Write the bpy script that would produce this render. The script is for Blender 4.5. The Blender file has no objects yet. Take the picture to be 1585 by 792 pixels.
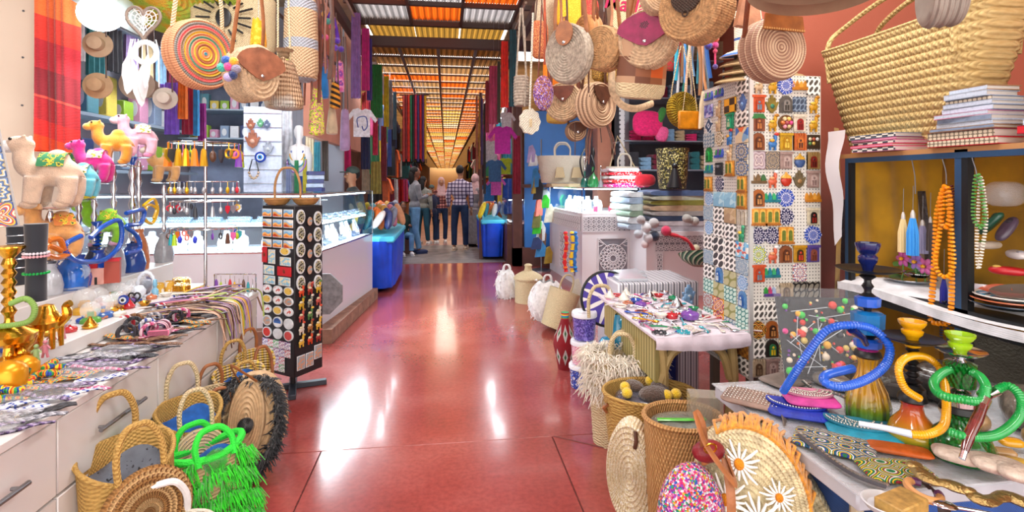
import bpy,math,random
from mathutils import Matrix,Vector,Euler
from math import sin,cos,pi,sqrt,atan2
random.seed(7)
SC = bpy.context.scene
COL = SC.collection
# ------------------------------------------------------------------ camera
FPX,YAW,EYE = 800.0,math.atan(102.5/800.0),1.5
cam = bpy.data.cameras.new('camera'); cam.sensor_width = 36.0; cam.lens = FPX/1585.0*36.0
cam.shift_y = -(396.0-280.0)/1585.0; cam.clip_start = .05; cam.clip_end = 300
co = bpy.data.objects.new('camera',cam); COL.objects.link(co)
co.location = (0,0,EYE); co.rotation_euler = (pi/2,0,-YAW); SC.camera = co
# ------------------------------------------------------------------ world: even, slightly hazy bright sky
W = bpy.data.worlds.new('sky'); SC.world = W; W.use_nodes = True
_n = W.node_tree; _bg = _n.nodes['Background']
_bg.inputs[0].default_value = (1.0,.97,.93,1); _bg.inputs[1].default_value = 3.4
# ------------------------------------------------------------------ overhead fill lights added to brighten the market (outside and inside the frame)
def area(name,loc,sx,sy,power,col=(1,1,1),rot=(0,0,0)):
    l = bpy.data.lights.new(name,'AREA'); l.shape = 'RECTANGLE'; l.size = sx; l.size_y = sy; l.energy = power; l.color = col
    o = bpy.data.objects.new(name,l); o.location = loc; o.rotation_euler = rot; COL.objects.link(o); return o
area('added_fill_light',(-1.0,2.2,3.2),.3,1.6,38,(.97,.98,1))
area('added_fill_light',(1.3,2.0,3.2),.3,1.6,50,(1,.97,.92))
area('added_fill_light',(0,-.6,3.0),1.8,.3,40,(1,.98,.96))
area('added_fill_light',(-2.2,5.9,3.0),1.4,.3,40,(.93,.97,1))
area('added_fill_light',(2.6,6.0,3.0),1.2,.3,60,(.95,.98,1))
area('added_fill_light',(-1.28,11.0,3.42),.22,4.2,60,(.93,.96,1))  # this and the next added over the passage edges for streaks on the floor
area('added_fill_light',(1.06,12.0,3.42),.22,4.2,60,(.93,.96,1))
area('added_fill_light',(-2.0,10.0,3.0),.3,3,30,(1,.95,.9))
area('added_fill_light',(2.0,10.8,3.0),.3,2.5,30,(1,.95,.9))
area('added_fill_light',(0,19,3.3),.6,9,60,(1,.9,.76))
SC.view_settings.view_transform = 'Standard'; SC.view_settings.look = 'None'
SC.view_settings.gamma = 1.0; SC.view_settings.use_curve_mapping = False
SC.view_settings.exposure = 0.12
SC.cycles.max_bounces = 7; SC.cycles.transparent_max_bounces = 16; SC.cycles.diffuse_bounces = 4
# ------------------------------------------------------------------ pixel helpers: photo ray -> point on a real plane
_s,_c = sin(YAW),cos(YAW)
def _ray(u,v): du = u-792.5; return (FPX*_s+du*_c,FPX*_c-du*_s,280.0-v)
def at(u,v,Y): r = _ray(u,v); k = Y/r[1]; return Vector((r[0]*k,Y,EYE+r[2]*k))
def ax(u,v,X): r = _ray(u,v); k = X/r[0]; return Vector((X,r[1]*k,EYE+r[2]*k))
def az(u,v,z): r = _ray(u,v); k = (z-EYE)/r[2]; return Vector((r[0]*k,r[1]*k,z))
def px(n,u,Y): return n*Y/_ray(u,0)[1]          # n photo pixels at depth Y in metres
# ------------------------------------------------------------------ materials
def lin(c):
    if isinstance(c,str):
        c = c.lstrip('#'); c = [int(c[i:i+2],16)/255 for i in (0,2,4)]
    return tuple((x/12.92 if x <= .04045 else ((x+.055)/1.055)**2.4) for x in c[:3])+(1,)
class E:                                            # tiny expression compiler for shader maths
    def __init__(s,nt,k): s.nt,s.k = nt,k
    def op(s,o,*a):
        n = s.nt.nodes.new('ShaderNodeMath'); n.operation = o
        for i,x in enumerate((s,)+a):
            if isinstance(x,E): s.nt.links.new(x.k,n.inputs[i])
            else: n.inputs[i].default_value = x
        return E(s.nt,n.outputs[0])
    def __add__(s,o): return s.op('ADD',o)
    def __sub__(s,o): return s.op('SUBTRACT',o)
    def __mul__(s,o): return s.op('MULTIPLY',o)
    def __truediv__(s,o): return s.op('DIVIDE',o)
    def sin(s): return s.op('SINE')
    def cos(s): return s.op('COSINE')
    def abs(s): return s.op('ABSOLUTE')
    def frac(s): return s.op('FRACT')
    def sqrt(s): return s.op('SQRT')
    def lt(s,o): return s.op('LESS_THAN',o)
    def gt(s,o): return s.op('GREATER_THAN',o)
    def mn(s,o): return s.op('MINIMUM',o)
    def mx(s,o): return s.op('MAXIMUM',o)
    def at2(s,o): return s.op('ARCTAN2',o)
class Ctx:
    def __init__(s,nt):
        s.nt = nt; tc = nt.nodes.new('ShaderNodeTexCoord'); s.co = tc.outputs['Object']
        sp = nt.nodes.new('ShaderNodeSeparateXYZ'); nt.links.new(s.co,sp.inputs[0])
        s.x,s.y,s.z = (E(nt,sp.outputs[i]) for i in range(3))
    def r(s,a,b): return (a*a+b*b).sqrt()
    def noise(s,sc,det=3,xs=None):
        n = s.nt.nodes.new('ShaderNodeTexNoise'); n.inputs['Scale'].default_value = sc; n.inputs['Detail'].default_value = det
        if xs:
            m = s.nt.nodes.new('ShaderNodeMapping'); m.inputs['Scale'].default_value = xs
            s.nt.links.new(s.co,m.inputs[0]); s.nt.links.new(m.outputs[0],n.inputs['Vector'])
        else: s.nt.links.new(s.co,n.inputs['Vector'])
        return E(s.nt,n.outputs['Fac'])
    def cell(s,sc,xs=None):
        n = s.nt.nodes.new('ShaderNodeTexVoronoi'); n.inputs['Scale'].default_value = sc
        if xs:
            m = s.nt.nodes.new('ShaderNodeMapping'); m.inputs['Scale'].default_value = xs
            s.nt.links.new(s.co,m.inputs[0]); s.nt.links.new(m.outputs[0],n.inputs['Vector'])
        else: s.nt.links.new(s.co,n.inputs['Vector'])
        sp = s.nt.nodes.new('ShaderNodeSeparateColor'); s.nt.links.new(n.outputs['Color'],sp.inputs[0])
        return E(s.nt,sp.outputs[0]),E(s.nt,n.outputs['Distance'])
    def ramp(s,e,cols,interp='CONSTANT'):
        n = s.nt.nodes.new('ShaderNodeValToRGB'); n.color_ramp.interpolation = interp
        if not isinstance(cols[0],tuple) or isinstance(cols[0][0],float) and len(cols[0]) == 3: cols = [(i/len(cols) if interp == 'CONSTANT' else i/(len(cols)-1),c) for i,c in enumerate(cols)]
        el = n.color_ramp.elements
        el[0].position,el[0].color = cols[0][0],lin(cols[0][1]); el[1].position,el[1].color = cols[1][0],lin(cols[1][1])
        for p,c in cols[2:]: q = el.new(p); q.color = lin(c)
        s.nt.links.new(e.k,n.inputs[0]); return n.outputs[0]
    def mix(s,f,a,b):
        n = s.nt.nodes.new('ShaderNodeMix'); n.data_type = 'RGBA'
        s.nt.links.new(f.k,n.inputs[0])
        for i,c in ((6,a),(7,b)):
            if isinstance(c,(str,tuple)): n.inputs[i].default_value = lin(c)
            else: s.nt.links.new(c,n.inputs[i])
        return n.outputs[2]
_M = {}
def mat(key,col='#888888',rough=.6,metal=0.,pat=None,bump=None,bs=.4,emit=0.,trans=0.,alpha=1.,vary=.0,vs=8.,coat=0.,sheen=0.,tl=0.,spec=.5):
    if key in _M: return _M[key]
    m = bpy.data.materials.new(key); m.use_nodes = True; nt = m.node_tree; b = nt.nodes['Principled BSDF']; _M[key] = m
    b.inputs['Base Color'].default_value = lin(col); b.inputs['Roughness'].default_value = rough; b.inputs['Metallic'].default_value = metal
    b.inputs['Specular IOR Level'].default_value = spec
    if coat: b.inputs['Coat Weight'].default_value = coat; b.inputs['Coat Roughness'].default_value = .08
    if sheen: b.inputs['Sheen Weight'].default_value = sheen
    if trans: b.inputs['Transmission Weight'].default_value = trans; b.inputs['IOR'].default_value = 1.2
    if alpha < 1: b.inputs['Alpha'].default_value = alpha
    if emit: b.inputs['Emission Color'].default_value = lin(col); b.inputs['Emission Strength'].default_value = emit
    if pat or bump or vary:
        c = Ctx(nt); out = None
        if pat: out = pat(c); nt.links.new(out,b.inputs['Base Color'])
        if vary:
            n = c.noise(vs,4); a = lin(col)
            f = c.ramp(n,[(.3,(1-vary,)*3),(.7,(1.0,)*3)],'LINEAR')
            mx = nt.nodes.new('ShaderNodeMix'); mx.data_type = 'RGBA'; mx.blend_type = 'MULTIPLY'; mx.inputs[0].default_value = 1
            if out is not None: nt.links.new(out,mx.inputs[6])
            else: mx.inputs[6].default_value = a
            nt.links.new(f,mx.inputs[7]); nt.links.new(mx.outputs[2],b.inputs['Base Color'])
        if bump:
            h = bump(c); bn = nt.nodes.new('ShaderNodeBump'); bn.inputs['Strength'].default_value = bs; bn.inputs['Distance'].default_value = .01
            nt.links.new(h.k,bn.inputs['Height']); nt.links.new(bn.outputs[0],b.inputs['Normal'])
    if tl:
        t = nt.nodes.new('ShaderNodeBsdfTranslucent'); mx = nt.nodes.new('ShaderNodeMixShader'); mx.inputs[0].default_value = tl
        src = b.inputs['Base Color']
        if src.is_linked: nt.links.new(src.links[0].from_socket,t.inputs[0])
        else: t.inputs[0].default_value = lin(col)
        nt.links.new(b.outputs[0],mx.inputs[1]); nt.links.new(t.outputs[0],mx.inputs[2])
        nt.links.new(mx.outputs[0],nt.nodes['Material Output'].inputs[0])
    return m
def glass(key='clear_glass',tint=(.93,.97,.98),refl=.5):
    if key in _M: return _M[key]
    m = bpy.data.materials.new(key); m.use_nodes = True; nt = m.node_tree; _M[key] = m; nt.nodes.clear()
    o = nt.nodes.new('ShaderNodeOutputMaterial'); t = nt.nodes.new('ShaderNodeBsdfTransparent'); t.inputs[0].default_value = tint+(1,)
    g = nt.nodes.new('ShaderNodeBsdfGlossy'); g.inputs['Roughness'].default_value = .03
    l = nt.nodes.new('ShaderNodeLayerWeight'); l.inputs[0].default_value = .5
    f = (E(nt,l.outputs['Facing']).op('POWER',3.5)*refl+.035)
    x = nt.nodes.new('ShaderNodeMixShader'); nt.links.new(f.k,x.inputs[0]); nt.links.new(t.outputs[0],x.inputs[1]); nt.links.new(g.outputs[0],x.inputs[2]); nt.links.new(x.outputs[0],o.inputs[0])
    return m
# ------------------------------------------------------------------ mesh builder
class MB:
    def __init__(s,m=None): s.v,s.f,s.mi,s.mats,s.cur,s.T = [],[],[],[],0,None; s.smooth = True; m and s.use(m)
    def use(s,m):
        if m not in s.mats: s.mats.append(m)
        s.cur = s.mats.index(m); return s
    def xf(s,loc=(0,0,0),rot=(0,0,0),sc=(1,1,1)):
        s.T = Matrix.LocRotScale(Vector(loc),Euler(rot),Vector(sc) if not isinstance(sc,(int,float)) else Vector((sc,)*3)); return s
    def no(s): s.T = None; return s
    def add(s,vs,fs):
        o = len(s.v); T = s.T
        s.v.extend([tuple(T @ Vector(p)) for p in vs] if T is not None else vs)
        s.f.extend([tuple(i+o for i in f) for f in fs]); s.mi.extend([s.cur]*len(fs)); return s
    def box(s,x0,x1,y0,y1,z0,z1,b=0.):
        if b <= 0:
            return s.add([(x0,y0,z0),(x1,y0,z0),(x1,y1,z0),(x0,y1,z0),(x0,y0,z1),(x1,y0,z1),(x1,y1,z1),(x0,y1,z1)],
                         [(0,3,2,1),(4,5,6,7),(0,1,5,4),(1,2,6,5),(2,3,7,6),(3,0,4,7)])
        r = [(x0+b,y0),(x1-b,y0),(x1,y0+b),(x1,y1-b),(x1-b,y1),(x0+b,y1),(x0,y1-b),(x0,y0+b)]
        q = [(x0+b,y0+b),(x1-b,y0+b),(x1-b,y0+b),(x1-b,y1-b),(x1-b,y1-b),(x0+b,y1-b),(x0+b,y1-b),(x0+b,y0+b)]
        vs = [(a,c,z0) for a,c in q]+[(a,c,z0+b) for a,c in r]+[(a,c,z1-b) for a,c in r]+[(a,c,z1) for a,c in q]
        fs = [tuple(range(7,-1,-1)),tuple(range(24,32))]
        for k in range(3):
            for i in range(8): j = (i+1) % 8; fs.append((k*8+i,k*8+j,k*8+8+j,k*8+8+i))
        return s.add(vs,fs)
    def cb(s,c,d,b=0.): return s.box(c[0]-d[0]/2,c[0]+d[0]/2,c[1]-d[1]/2,c[1]+d[1]/2,c[2]-d[2]/2,c[2]+d[2]/2,b)
    def grid(s,fn,nu,nv,cu=False,cv=False):
        a = nu if cu else nu+1; b = nv if cv else nv+1
        vs = [tuple(fn(i/nu,j/nv)) for j in range(b) for i in range(a)]
        fs = [(j*a+i,j*a+(i+1) % a,((j+1) % b)*a+(i+1) % a,((j+1) % b)*a+i) for j in range(nv) for i in range(nu)]
        return s.add(vs,fs)
    def lathe(s,prof,n=24,c=(0,0,0),ax='z',sq=1.):
        vs = []; fs = []
        for r,z in prof:
            for i in range(n):
                a = 2*pi*i/n; p = (r*cos(a),r*sin(a)*sq,z)
                if ax == 'y': p = (p[0],p[2],p[1])
                elif ax == 'x': p = (p[2],p[0],p[1])
                vs.append((p[0]+c[0],p[1]+c[1],p[2]+c[2]))
        for k in range(len(prof)-1):
            for i in range(n): j = (i+1) % n; fs.append((k*n+i,k*n+j,(k+1)*n+j,(k+1)*n+i))
        if prof[0][0] > 1e-6: fs.append(tuple(range(n-1,-1,-1)))
        if prof[-1][0] > 1e-6: fs.append(tuple(range((len(prof)-1)*n,len(prof)*n)))
        return s.add(vs,fs)
    def cyl(s,c,r,h,n=16,ax='z',r2=None): return s.lathe([(r,-h/2),(r if r2 is None else r2,h/2)],n,c,ax)
    def ell(s,c,r,n=12,m=8):
        if isinstance(r,(int,float)): r = (r,r,r)
        return s.grid(lambda u,w: (c[0]+r[0]*cos(2*pi*u)*sin(pi*w),c[1]+r[1]*sin(2*pi*u)*sin(pi*w),c[2]-r[2]*cos(pi*w)),n,m,True)
    def tube(s,pts,r,n=8,closed=False,flat=1.,cap=True):
        pts = [Vector(p) for p in pts]; k = len(pts); R = r if isinstance(r,(list,tuple)) else [r]*k
        up = None; vs = []
        for i in range(k):
            t = (pts[(i+1) % k]-pts[i-1]) if closed or 0 < i < k-1 else (pts[1]-pts[0] if i == 0 else pts[-1]-pts[-2])
            if t.length < 1e-9: t = Vector((0,0,1))
            t.normalize()
            if up is None: up = Vector((0,0,1)) if abs(t.z) < .9 else Vector((0,1,0))
            a = t.cross(up)
            if a.length < 1e-6: a = t.orthogonal()
            a.normalize(); up = a.cross(t).normalized()
            for j in range(n): q = 2*pi*j/n; vs.append(tuple(pts[i]+a*cos(q)*R[i]+up*sin(q)*R[i]*flat))
        fs = [(i*n+j,i*n+(j+1) % n,((i+1) % k)*n+(j+1) % n,((i+1) % k)*n+j) for i in range(k if closed else k-1) for j in range(n)]
        if cap and not closed: fs += [tuple(range(n-1,-1,-1)),tuple(range((k-1)*n,k*n))]
        return s.add(vs,fs)
    def poly(s,pts,t,ax='y'):                    # extruded outline, pts in (x,z), thickness along y (or pts in (x,y), along z)
        n = len(pts)
        if ax == 'y': vs = [(a,-t/2,b) for a,b in pts]+[(a,t/2,b) for a,b in pts]
        else: vs = [(a,b,-t/2) for a,b in pts]+[(a,b,t/2) for a,b in pts]
        return s.add(vs,[tuple(range(n)),tuple(range(2*n-1,n-1,-1))]+[(i,n+i,n+(i+1) % n,(i+1) % n) for i in range(n)])
    def mesh(s,name='mesh'):
        me = bpy.data.meshes.new(name); me.from_pydata(s.v,[],s.f)
        for m in s.mats: me.materials.append(m)
        if len(s.mats) > 1: me.polygons.foreach_set('material_index',s.mi)
        if s.smooth:
            me.polygons.foreach_set('use_smooth',[True]*len(s.f)); me.set_sharp_from_angle(angle=.7)
        me.update(); return me
def spl(pts,n=6,closed=False):                     # Catmull-Rom through points
    P = [Vector(p) for p in pts]; k = len(P); out = []
    for i in range(k if closed else k-1):
        if closed: a,b,c,d = P[i-1],P[i],P[(i+1) % k],P[(i+2) % k]
        else: a,b,c,d = P[max(i-1,0)],P[i],P[i+1],P[min(i+2,k-1)]
        for j in range(n):
            t = j/n; out.append(.5*((2*b)+(c-a)*t+(2*a-5*b+4*c-d)*t*t+(3*b-a-3*c+d)*t**3))
    if not closed: out.append(P[-1])
    return out
def O(name,mb,par=None,loc=None,rot=None,sc=None,label=None,cat=None,grp=None,kind=None):
    me = mb.mesh(name) if isinstance(mb,MB) else mb
    o = bpy.data.objects.new(name,me); COL.objects.link(o)
    if par is not None: o.parent = par
    if loc is not None: o.location = loc
    if rot is not None: o.rotation_euler = rot
    if sc is not None: o.scale = (sc,)*3 if isinstance(sc,(int,float)) else sc
    for k,x in (('label',label),('category',cat),('group',grp),('kind',kind)):
        if x: o[k] = x
    return o
def thing(name,label,cat,loc=(0,0,0),rot=(0,0,0),grp=None,sc=None):
    return O(name,None,None,loc,rot,sc,label,cat,grp)
def S(name,mb,par=None,**k): return O(name,mb,par,kind='structure',**k)
def dup(root,loc=None,rot=None,label=None,sc=None):
    r = root.copy(); COL.objects.link(r)
    if loc is not None: r.location = loc
    if rot is not None: r.rotation_euler = rot
    if sc is not None: r.scale = (sc,)*3 if isinstance(sc,(int,float)) else sc
    if label: r['label'] = label
    for ch in list(root.children):
        c = ch.copy(); COL.objects.link(c); c.parent = r
        for g in list(ch.children): d = g.copy(); COL.objects.link(d); d.parent = c
    return r
_C = {}
def cached(key,fn):
    if key not in _C: _C[key] = fn().mesh(key)
    return _C[key]
def ring(c,r,n=24,plane='xz',a0=0.,a1=2*pi):
    out = []
    full = abs(a1-a0-2*pi) < 1e-6
    for i in range(n if full else n+1):
        a = a0+(a1-a0)*i/n; p,q = r*cos(a),r*sin(a)
        out.append((c[0]+p,c[1],c[2]+q) if plane == 'xz' else (c[0]+p,c[1]+q,c[2]) if plane == 'xy' else (c[0],c[1]+p,c[2]+q))
    return out
R = random.uniform
_N = {}
ORD = 'first second third fourth fifth sixth seventh eighth ninth tenth eleventh twelfth thirteenth fourteenth fifteenth sixteenth seventeenth eighteenth nineteenth twentieth twenty-first twenty-second twenty-third twenty-fourth twenty-fifth twenty-sixth'.split()
def nth(key): _N[key] = _N.get(key,-1)+1; return ORD[_N[key] % 26]
def wire_up(o,p,top=3.93,h=0.):                     # thin hanging wire from a hung thing up to the stall roof
    if p[2]+h < top: O('hanging_wire',MB(wire).tube([(0,0,h),(0,0,(top-p[2])/(o.scale[2] or 1))],.0016,4),o)
    return o
# ------------------------------------------------------------------ shared materials
white = mat('white_laminate','#dcdad8',.35,vary=.05,vs=3,coat=.2)
chrome = mat('chrome','#d8d8dc',.12,1)
steel = mat('brushed_steel','#8f9296',.35,1)
black = mat('black_plastic','#141518',.4)
brass = mat('brass','#e0a83c',.22,1,bump=lambda c: c.noise(60,3),bs=.15)
GL = glass()
def cloth(key,col='#888888',**k):
    k.setdefault('rough',.85); k.setdefault('vary',.18); k.setdefault('vs',14)
    return mat('cloth_'+key,col,sheen=.25,bump=lambda c: (c.x*900).sin()*(c.z*900).sin(),bs=.12,**k)
def straw(key,col,sc=1.):                           # plaited straw: over-under relief plus fibre tint
    return mat('straw_'+key,col,.75,pat=lambda c: c.mix(c.noise(90*sc,2,(1,1,3)),tuple(x*.72 for x in _h(col)),tuple(min(1,x*1.1) for x in _h(col))),
               bump=lambda c: ((c.x+c.y)*420*sc).sin()*(c.z*420*sc).sin(),bs=.5)
def _h(c):
    c = c.lstrip('#'); return tuple(int(c[i:i+2],16)/255 for i in (0,2,4))
def leather(key,col): return mat('leather_'+key,col,.45,vary=.25,vs=20,bump=lambda c: c.noise(160,3),bs=.2)
ST = straw('natural','#c9a878'); STP = straw('pale','#e0cba0'); STG = straw('golden','#c8a055'); STW = straw('white','#e9e2cf')
LB = leather('tan','#a9683a'); LD = leather('dark','#5a3422'); LR = leather('chestnut','#7a3a20'); LP = leather('magenta','#a01f56')
wire = mat('wire','#a8abb0',.3,1)
# ================================================================== SETTING
redc = lambda c: c.ramp(c.noise(1.3,6),[(.3,'#96403c'),(.48,'#a64a46'),(.62,'#b25c58'),(.75,'#c27a76')],'LINEAR')
m_floor = mat('polished_red_concrete','#aa3333',.2,pat=redc,bump=lambda c: c.noise(7,5),bs=.09,vary=.12,vs=40,spec=.9,coat=.35)
fl = S('floor',MB(mat('joint_mortar','#54302a',.8)).box(-6,6,-3,9.55,-.05,-.006))
def slab(x0,x1,y0,y1,m=m_floor,z=0.): O('slab',MB(m).box(x0,x1,y0,y1,-.03,z,.0025),fl)
JX0,JX1 = az(480,735,0).x,az(880,735,0).x
JY = az(857,675,0).y
slab(-6,6,JY+.003,9.5); slab(JX0+.003,JX1-.003,-3,JY)
ys = [-3,.2,JY]
for a,b in zip(ys,ys[1:]): slab(-6,JX0-.001,a+.002,b-.002); slab(JX1+.001,6,a+.002,b-.002)
S('floor_strip',MB(mat('grey_screed','#8d8480',.55,vary=.3,vs=4)).box(-6,6,9.5,12.2,-.05,.002))
m_floor2 = mat('far_rose_paving','#b08078',.4,vary=.25,vs=3)
S('floor_far',MB(m_floor2).box(-6,6,12.2,87,-.05,0))
m_line = mat('inlaid_line','#6a2c28',.6)
h = [az(857,675,0),az(935,693,0)]
S('floor_inlay',MB(m_line).tube([(h[0].x,h[0].y,.001),(h[1].x,h[1].y,.001)],.004,4))
salmon = mat('salmon_plaster','#d9947a',.8,vary=.1,vs=3,bump=lambda c: c.noise(30,4),bs=.1)
cream = mat('cream_board','#f0dcc6',.6,vary=.04,vs=2)
mauve = mat('mauve_plaster','#9c6258',.85,pat=lambda c: c.ramp(c.z*.3+c.noise(2,2)*.2,[(.35,'#86605e'),(.62,'#b0604a')],'LINEAR'),bump=lambda c: c.noise(40,4),bs=.15)
S('wall_left_pillar',MB(cream).box(-3.4,at(62,100,3.5).x,3.5,3.75,0,4))
for u,v in ((37,17),(36,89),(35,163)):
    q = at(u,v,3.5); S('trim_1',MB(steel).cyl((0,0,0),.006,.006,8,'y'),loc=(q.x,3.497,q.z))
S('wall_left',MB(mat('shop_grey','#8e8a94',.8)).box(-3.6,-3.5,-1,8,0,4))
S('wall_left_back',MB(mat('shop_backboard','#a8aebc',.7)).box(-3.5,-1.45,7.6,7.7,0,4.2))
S('wall_left_upper',MB(salmon).box(-1.56,-1.46,5.95,9.2,2.0,4.2))
S('wall_left_far',MB(mat('far_shop_dark','#6e4a44',.8,vary=.4,vs=2)).box(-2.7,-2.6,7.7,86,0,4.2))
S('wall_right_far',MB(mat('far_shop_dark')).box(2.8,2.9,9.4,86,0,4.2))
S('wall_end',MB(mat('far_end','#e8b070',.8)).box(-4,4,86,86.1,0,4.2))
S('wall_right',MB(mauve).box(1.87,4.5,2.78,2.9,0,4.2))
S('wall_right_side',MB(mauve).box(4.5,4.6,-2,9.5,0,4.2))
S('wall_right_back',MB(mat('shop_grey')).box(2.3,4.6,9.4,9.5,0,4.2))
blue = mat('blue_panel','#3f86d8',.45,vary=.08,vs=2)
brown = mat('brown_trim','#6b4238',.5,vary=.15,vs=6)
d = S('door_1',MB(blue).box(at(812,0,9.1).x,2.5,9.1,9.16,.3,2.75))
O('plinth',MB(brown).box(at(794,0,9.05).x,2.5,9.02,9.2,0,.32),d)
O('rail',MB(brown).box(at(806,0,9.05).x,2.5,9.04,9.1,1.38,1.44),d)
O('frame',MB(brown).box(at(794,0,9.05).x,at(808,0,9.05).x,9.02,9.2,0,2.9),d)
S('trim_2',MB(salmon).box(at(925,0,8.5).x,at(951,0,8.5).x,8.5,8.8,0,4.2))
# ------------------------------------------------------------------ market roof: steel grid with translucent sheets
steelb = mat('brown_steel','#4a3630',.6)
cl = S('ceiling',MB(steelb).box(-1.3,1.3,7.72,7.84,3.48,3.62).box(-1.3,1.3,7.62,7.7,3.76,3.86).box(-1.3,1.3,6.80,6.86,3.78,3.84).box(-1.3,1.3,6.0,6.06,3.78,3.84))
def sheet(col): return mat('roof_sheet_'+col,col,.6,tl=.72,pat=lambda c: c.mix((c.x*70).sin()*.5+.5,col,tuple(x*.62 for x in _h(col))))
tan,ora,pea,whi,grey,yel = (sheet(c) for c in ('#b98a58','#ef6a1c','#f0904a','#ffd8a8','#b4aeb0','#f2bc5c'))
yeld = sheet('#b08438')
def rpan(w,l):
    def f():
        m = MB(tan); n = int(w*56)
        m.grid(lambda u,v: ((u-.5)*w,(v-.5)*l,.012*(1 if int(u*n+.5) % 2 else -1)),n,1); return m
    return f
def panel(x,y,z,w,l,m,nm='roof_panel'):
    me = cached('rp_%s_%.2f_%.2f' % (m.name,w,l),lambda: (lambda q: (q.mats.__setitem__(0,m),q)[1])(rpan(w,l)()))
    O(nm,me,cl,(x,y,z))
xa = [-1.2,-.49,.22,.95]; ya = [6.05,6.83,7.62]
for j in range(2):
    for i in range(3):
        panel((xa[i]+xa[i+1])/2,(ya[j]+ya[j+1])/2,3.84,xa[i+1]-xa[i]-.03,ya[j+1]-ya[j]-.03,(grey,ora)[(i+j+1) % 2])
for x in xa: O('rafter',MB(steelb).box(x-.02,x+.02,6,7.65,3.76,3.83),cl)
for j in range(12):
    for i in range(3):
        panel((xa[i]+xa[i+1])/2,5.64-j*.79,3.84,xa[i+1]-xa[i]-.03,.76,(grey,ora)[(i+j+1) % 2])
canv = mat('stall_canvas','#cdb598',.9,vary=.2,vs=3)
S('ceiling_stall',MB(canv).box(-3.6,-1.26,-4,9.2,3.94,3.98)); S('ceiling_stall',MB(canv).box(1.0,4.6,-4,9.6,3.94,3.98))
for i in range(3): panel((xa[i]+xa[i+1])/2,8.4,3.92,.70,1.7,yeld)
xb = [-1.27,-.70,-.115,.46,1.05]
y = 7.9; k = 0
while y < 84:
    st = .72 if y < 20 else 1.9
    for i in range(4):
        m = tan if k < 3 else random.choice([tan,ora,ora,pea] if k < 9 else [ora,pea,pea,whi,yel])
        if y > 22: m = (pea,whi,ora,yel)[(k+i) % 4] if (k % 3) else yel
        panel((xb[i]+xb[i+1])/2,y+st/2,3.56,.56,st-.02,m)
    O('cross_bar',MB(steelb).box(-1.27,1.05,y-.016,y+.016,3.525,3.548),cl)
    y += st; k += 1
for x in xb[1:4]: O('rafter',MB(mat('grey_steel','#5d5a5c',.5)).box(x-.022,x+.022,7.8,84,3.50,3.53),cl)
for x in (-1.3,1.08): O('edge_beam',MB(steelb).box(x-.04,x+.04,6,84,3.5,3.62),cl)
for s,x in ((-1,-1.35),(1,1.13)):                  # side eaves over the shops
    S('ceiling_side',MB(mat('eave_canvas','#d9b98e',.8,vary=.2,vs=3,tl=.5)).box(x,x+s*2.3,9.2,84,3.62,3.66))
# long hanging rails along both sides of the passage
for nm,a,b in (('left',(-1.18,6.3,3.66),(-1.18,14,3.3)),('right',(.98,6.3,3.7),(.98,14,3.3))):
    tb = MB(mat('dull_pipe','#b3a08c',.5)).tube([a,b],.016,8)
    O('hanging_rail',tb,label='long thin pipe rail under the roof edge on the %s side of the passage' % ('salmon wall' if nm == 'left' else 'blue door'),cat='rail')
# ================================================================== LOW DRAWER COUNTER (left of the passage)
hw = lambda: MB(steel).tube([(.02,-.11,0),(.045,-.11,0)],.006,8).tube([(.02,.11,0),(.045,.11,0)],.006,8).tube([(.045,-.14,0),(.045,.14,0)],.008,10)
for i,(y0,y1,w) in enumerate(((.66,1.27,'nearest module, below the beaded bags'),(1.27,1.88,'module below the packed bracelets'),(1.88,2.48,'module behind the open round basket'),(2.48,3.08,'module behind the blue-lined basket'),(3.08,3.69,'end module beside the magnet stand'))):
    c = thing('drawer_cabinet','white laminate drawer cabinet, '+w,'cabinet',(-1.27,(y0+y1)/2,0),grp='drawer cabinets of the white counter')
    h = (y1-y0)/2
    O('body',MB(white).box(-.95,-.02,-h+.001,h-.001,0,.715),c)
    for z0,z1 in ((.02,.455),(.465,.712)):
        dr = O('drawer',MB(white).box(-.02,0,-h+.003,h-.003,z0,z1,.003),c)
        if z0 > .1 and i < 3: O('handle',hw(),dr,(-.01,.0,.6))
c = thing('counter_top','long white laminate worktop over the drawer cabinets, covered in bracelets','counter',(0,0,0))
O('slab',MB(white).box(-2.3,-1.262,.6,3.71,.717,.748,.004),c)
c = thing('display_step','low white step on the worktop carrying the glass and brass souvenirs','display step')
O('riser',MB(white).box(-1.89,-1.60,.7,3.7,.75,.815,.004),c)
c = thing('display_step','upper white step behind the souvenirs, under the plush camels','display step')
O('riser',MB(white).box(-2.3,-1.895,1.5,3.9,.75,.93,.004),c)
# ================================================================== GLASS DISPLAY CASES
def prism(m,P,z0,z1):
    n = len(P); return m.add([(x,y,z0) for x,y in P]+[(x,y,z1) for x,y in P],[tuple(range(n-1,-1,-1)),tuple(range(n,2*n))]+[(i,(i+1) % n,n+(i+1) % n,n+i) for i in range(n)])
A0,B0 = (at(496,386,5.07).x,5.07),(at(576.5,363,6.75).x,6.75)
P = [(-3.35,5.07),A0,B0,(-1.75,6.75),(-1.9,5.75),(-3.35,5.75)]
plinth = mat('brick_plinth','#a9816c',.8,vary=.25,vs=12)
kc = thing('glass_showcase','large white L-shaped jewellery showcase with lit glass top beside the magnet stand','showcase')
O('plinth',prism(MB(plinth),[(-3.35,4.98),(A0[0]+.13,4.94),(B0[0]+.06,6.8),(-1.7,6.8),(-1.85,5.7),(-3.35,5.7)],0,.13),kc)
gloss = mat('gloss_white_panel','#e6e8f2',.15,coat=.5)
O('cabinet',prism(MB(gloss),P,.13,.83),kc)
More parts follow.
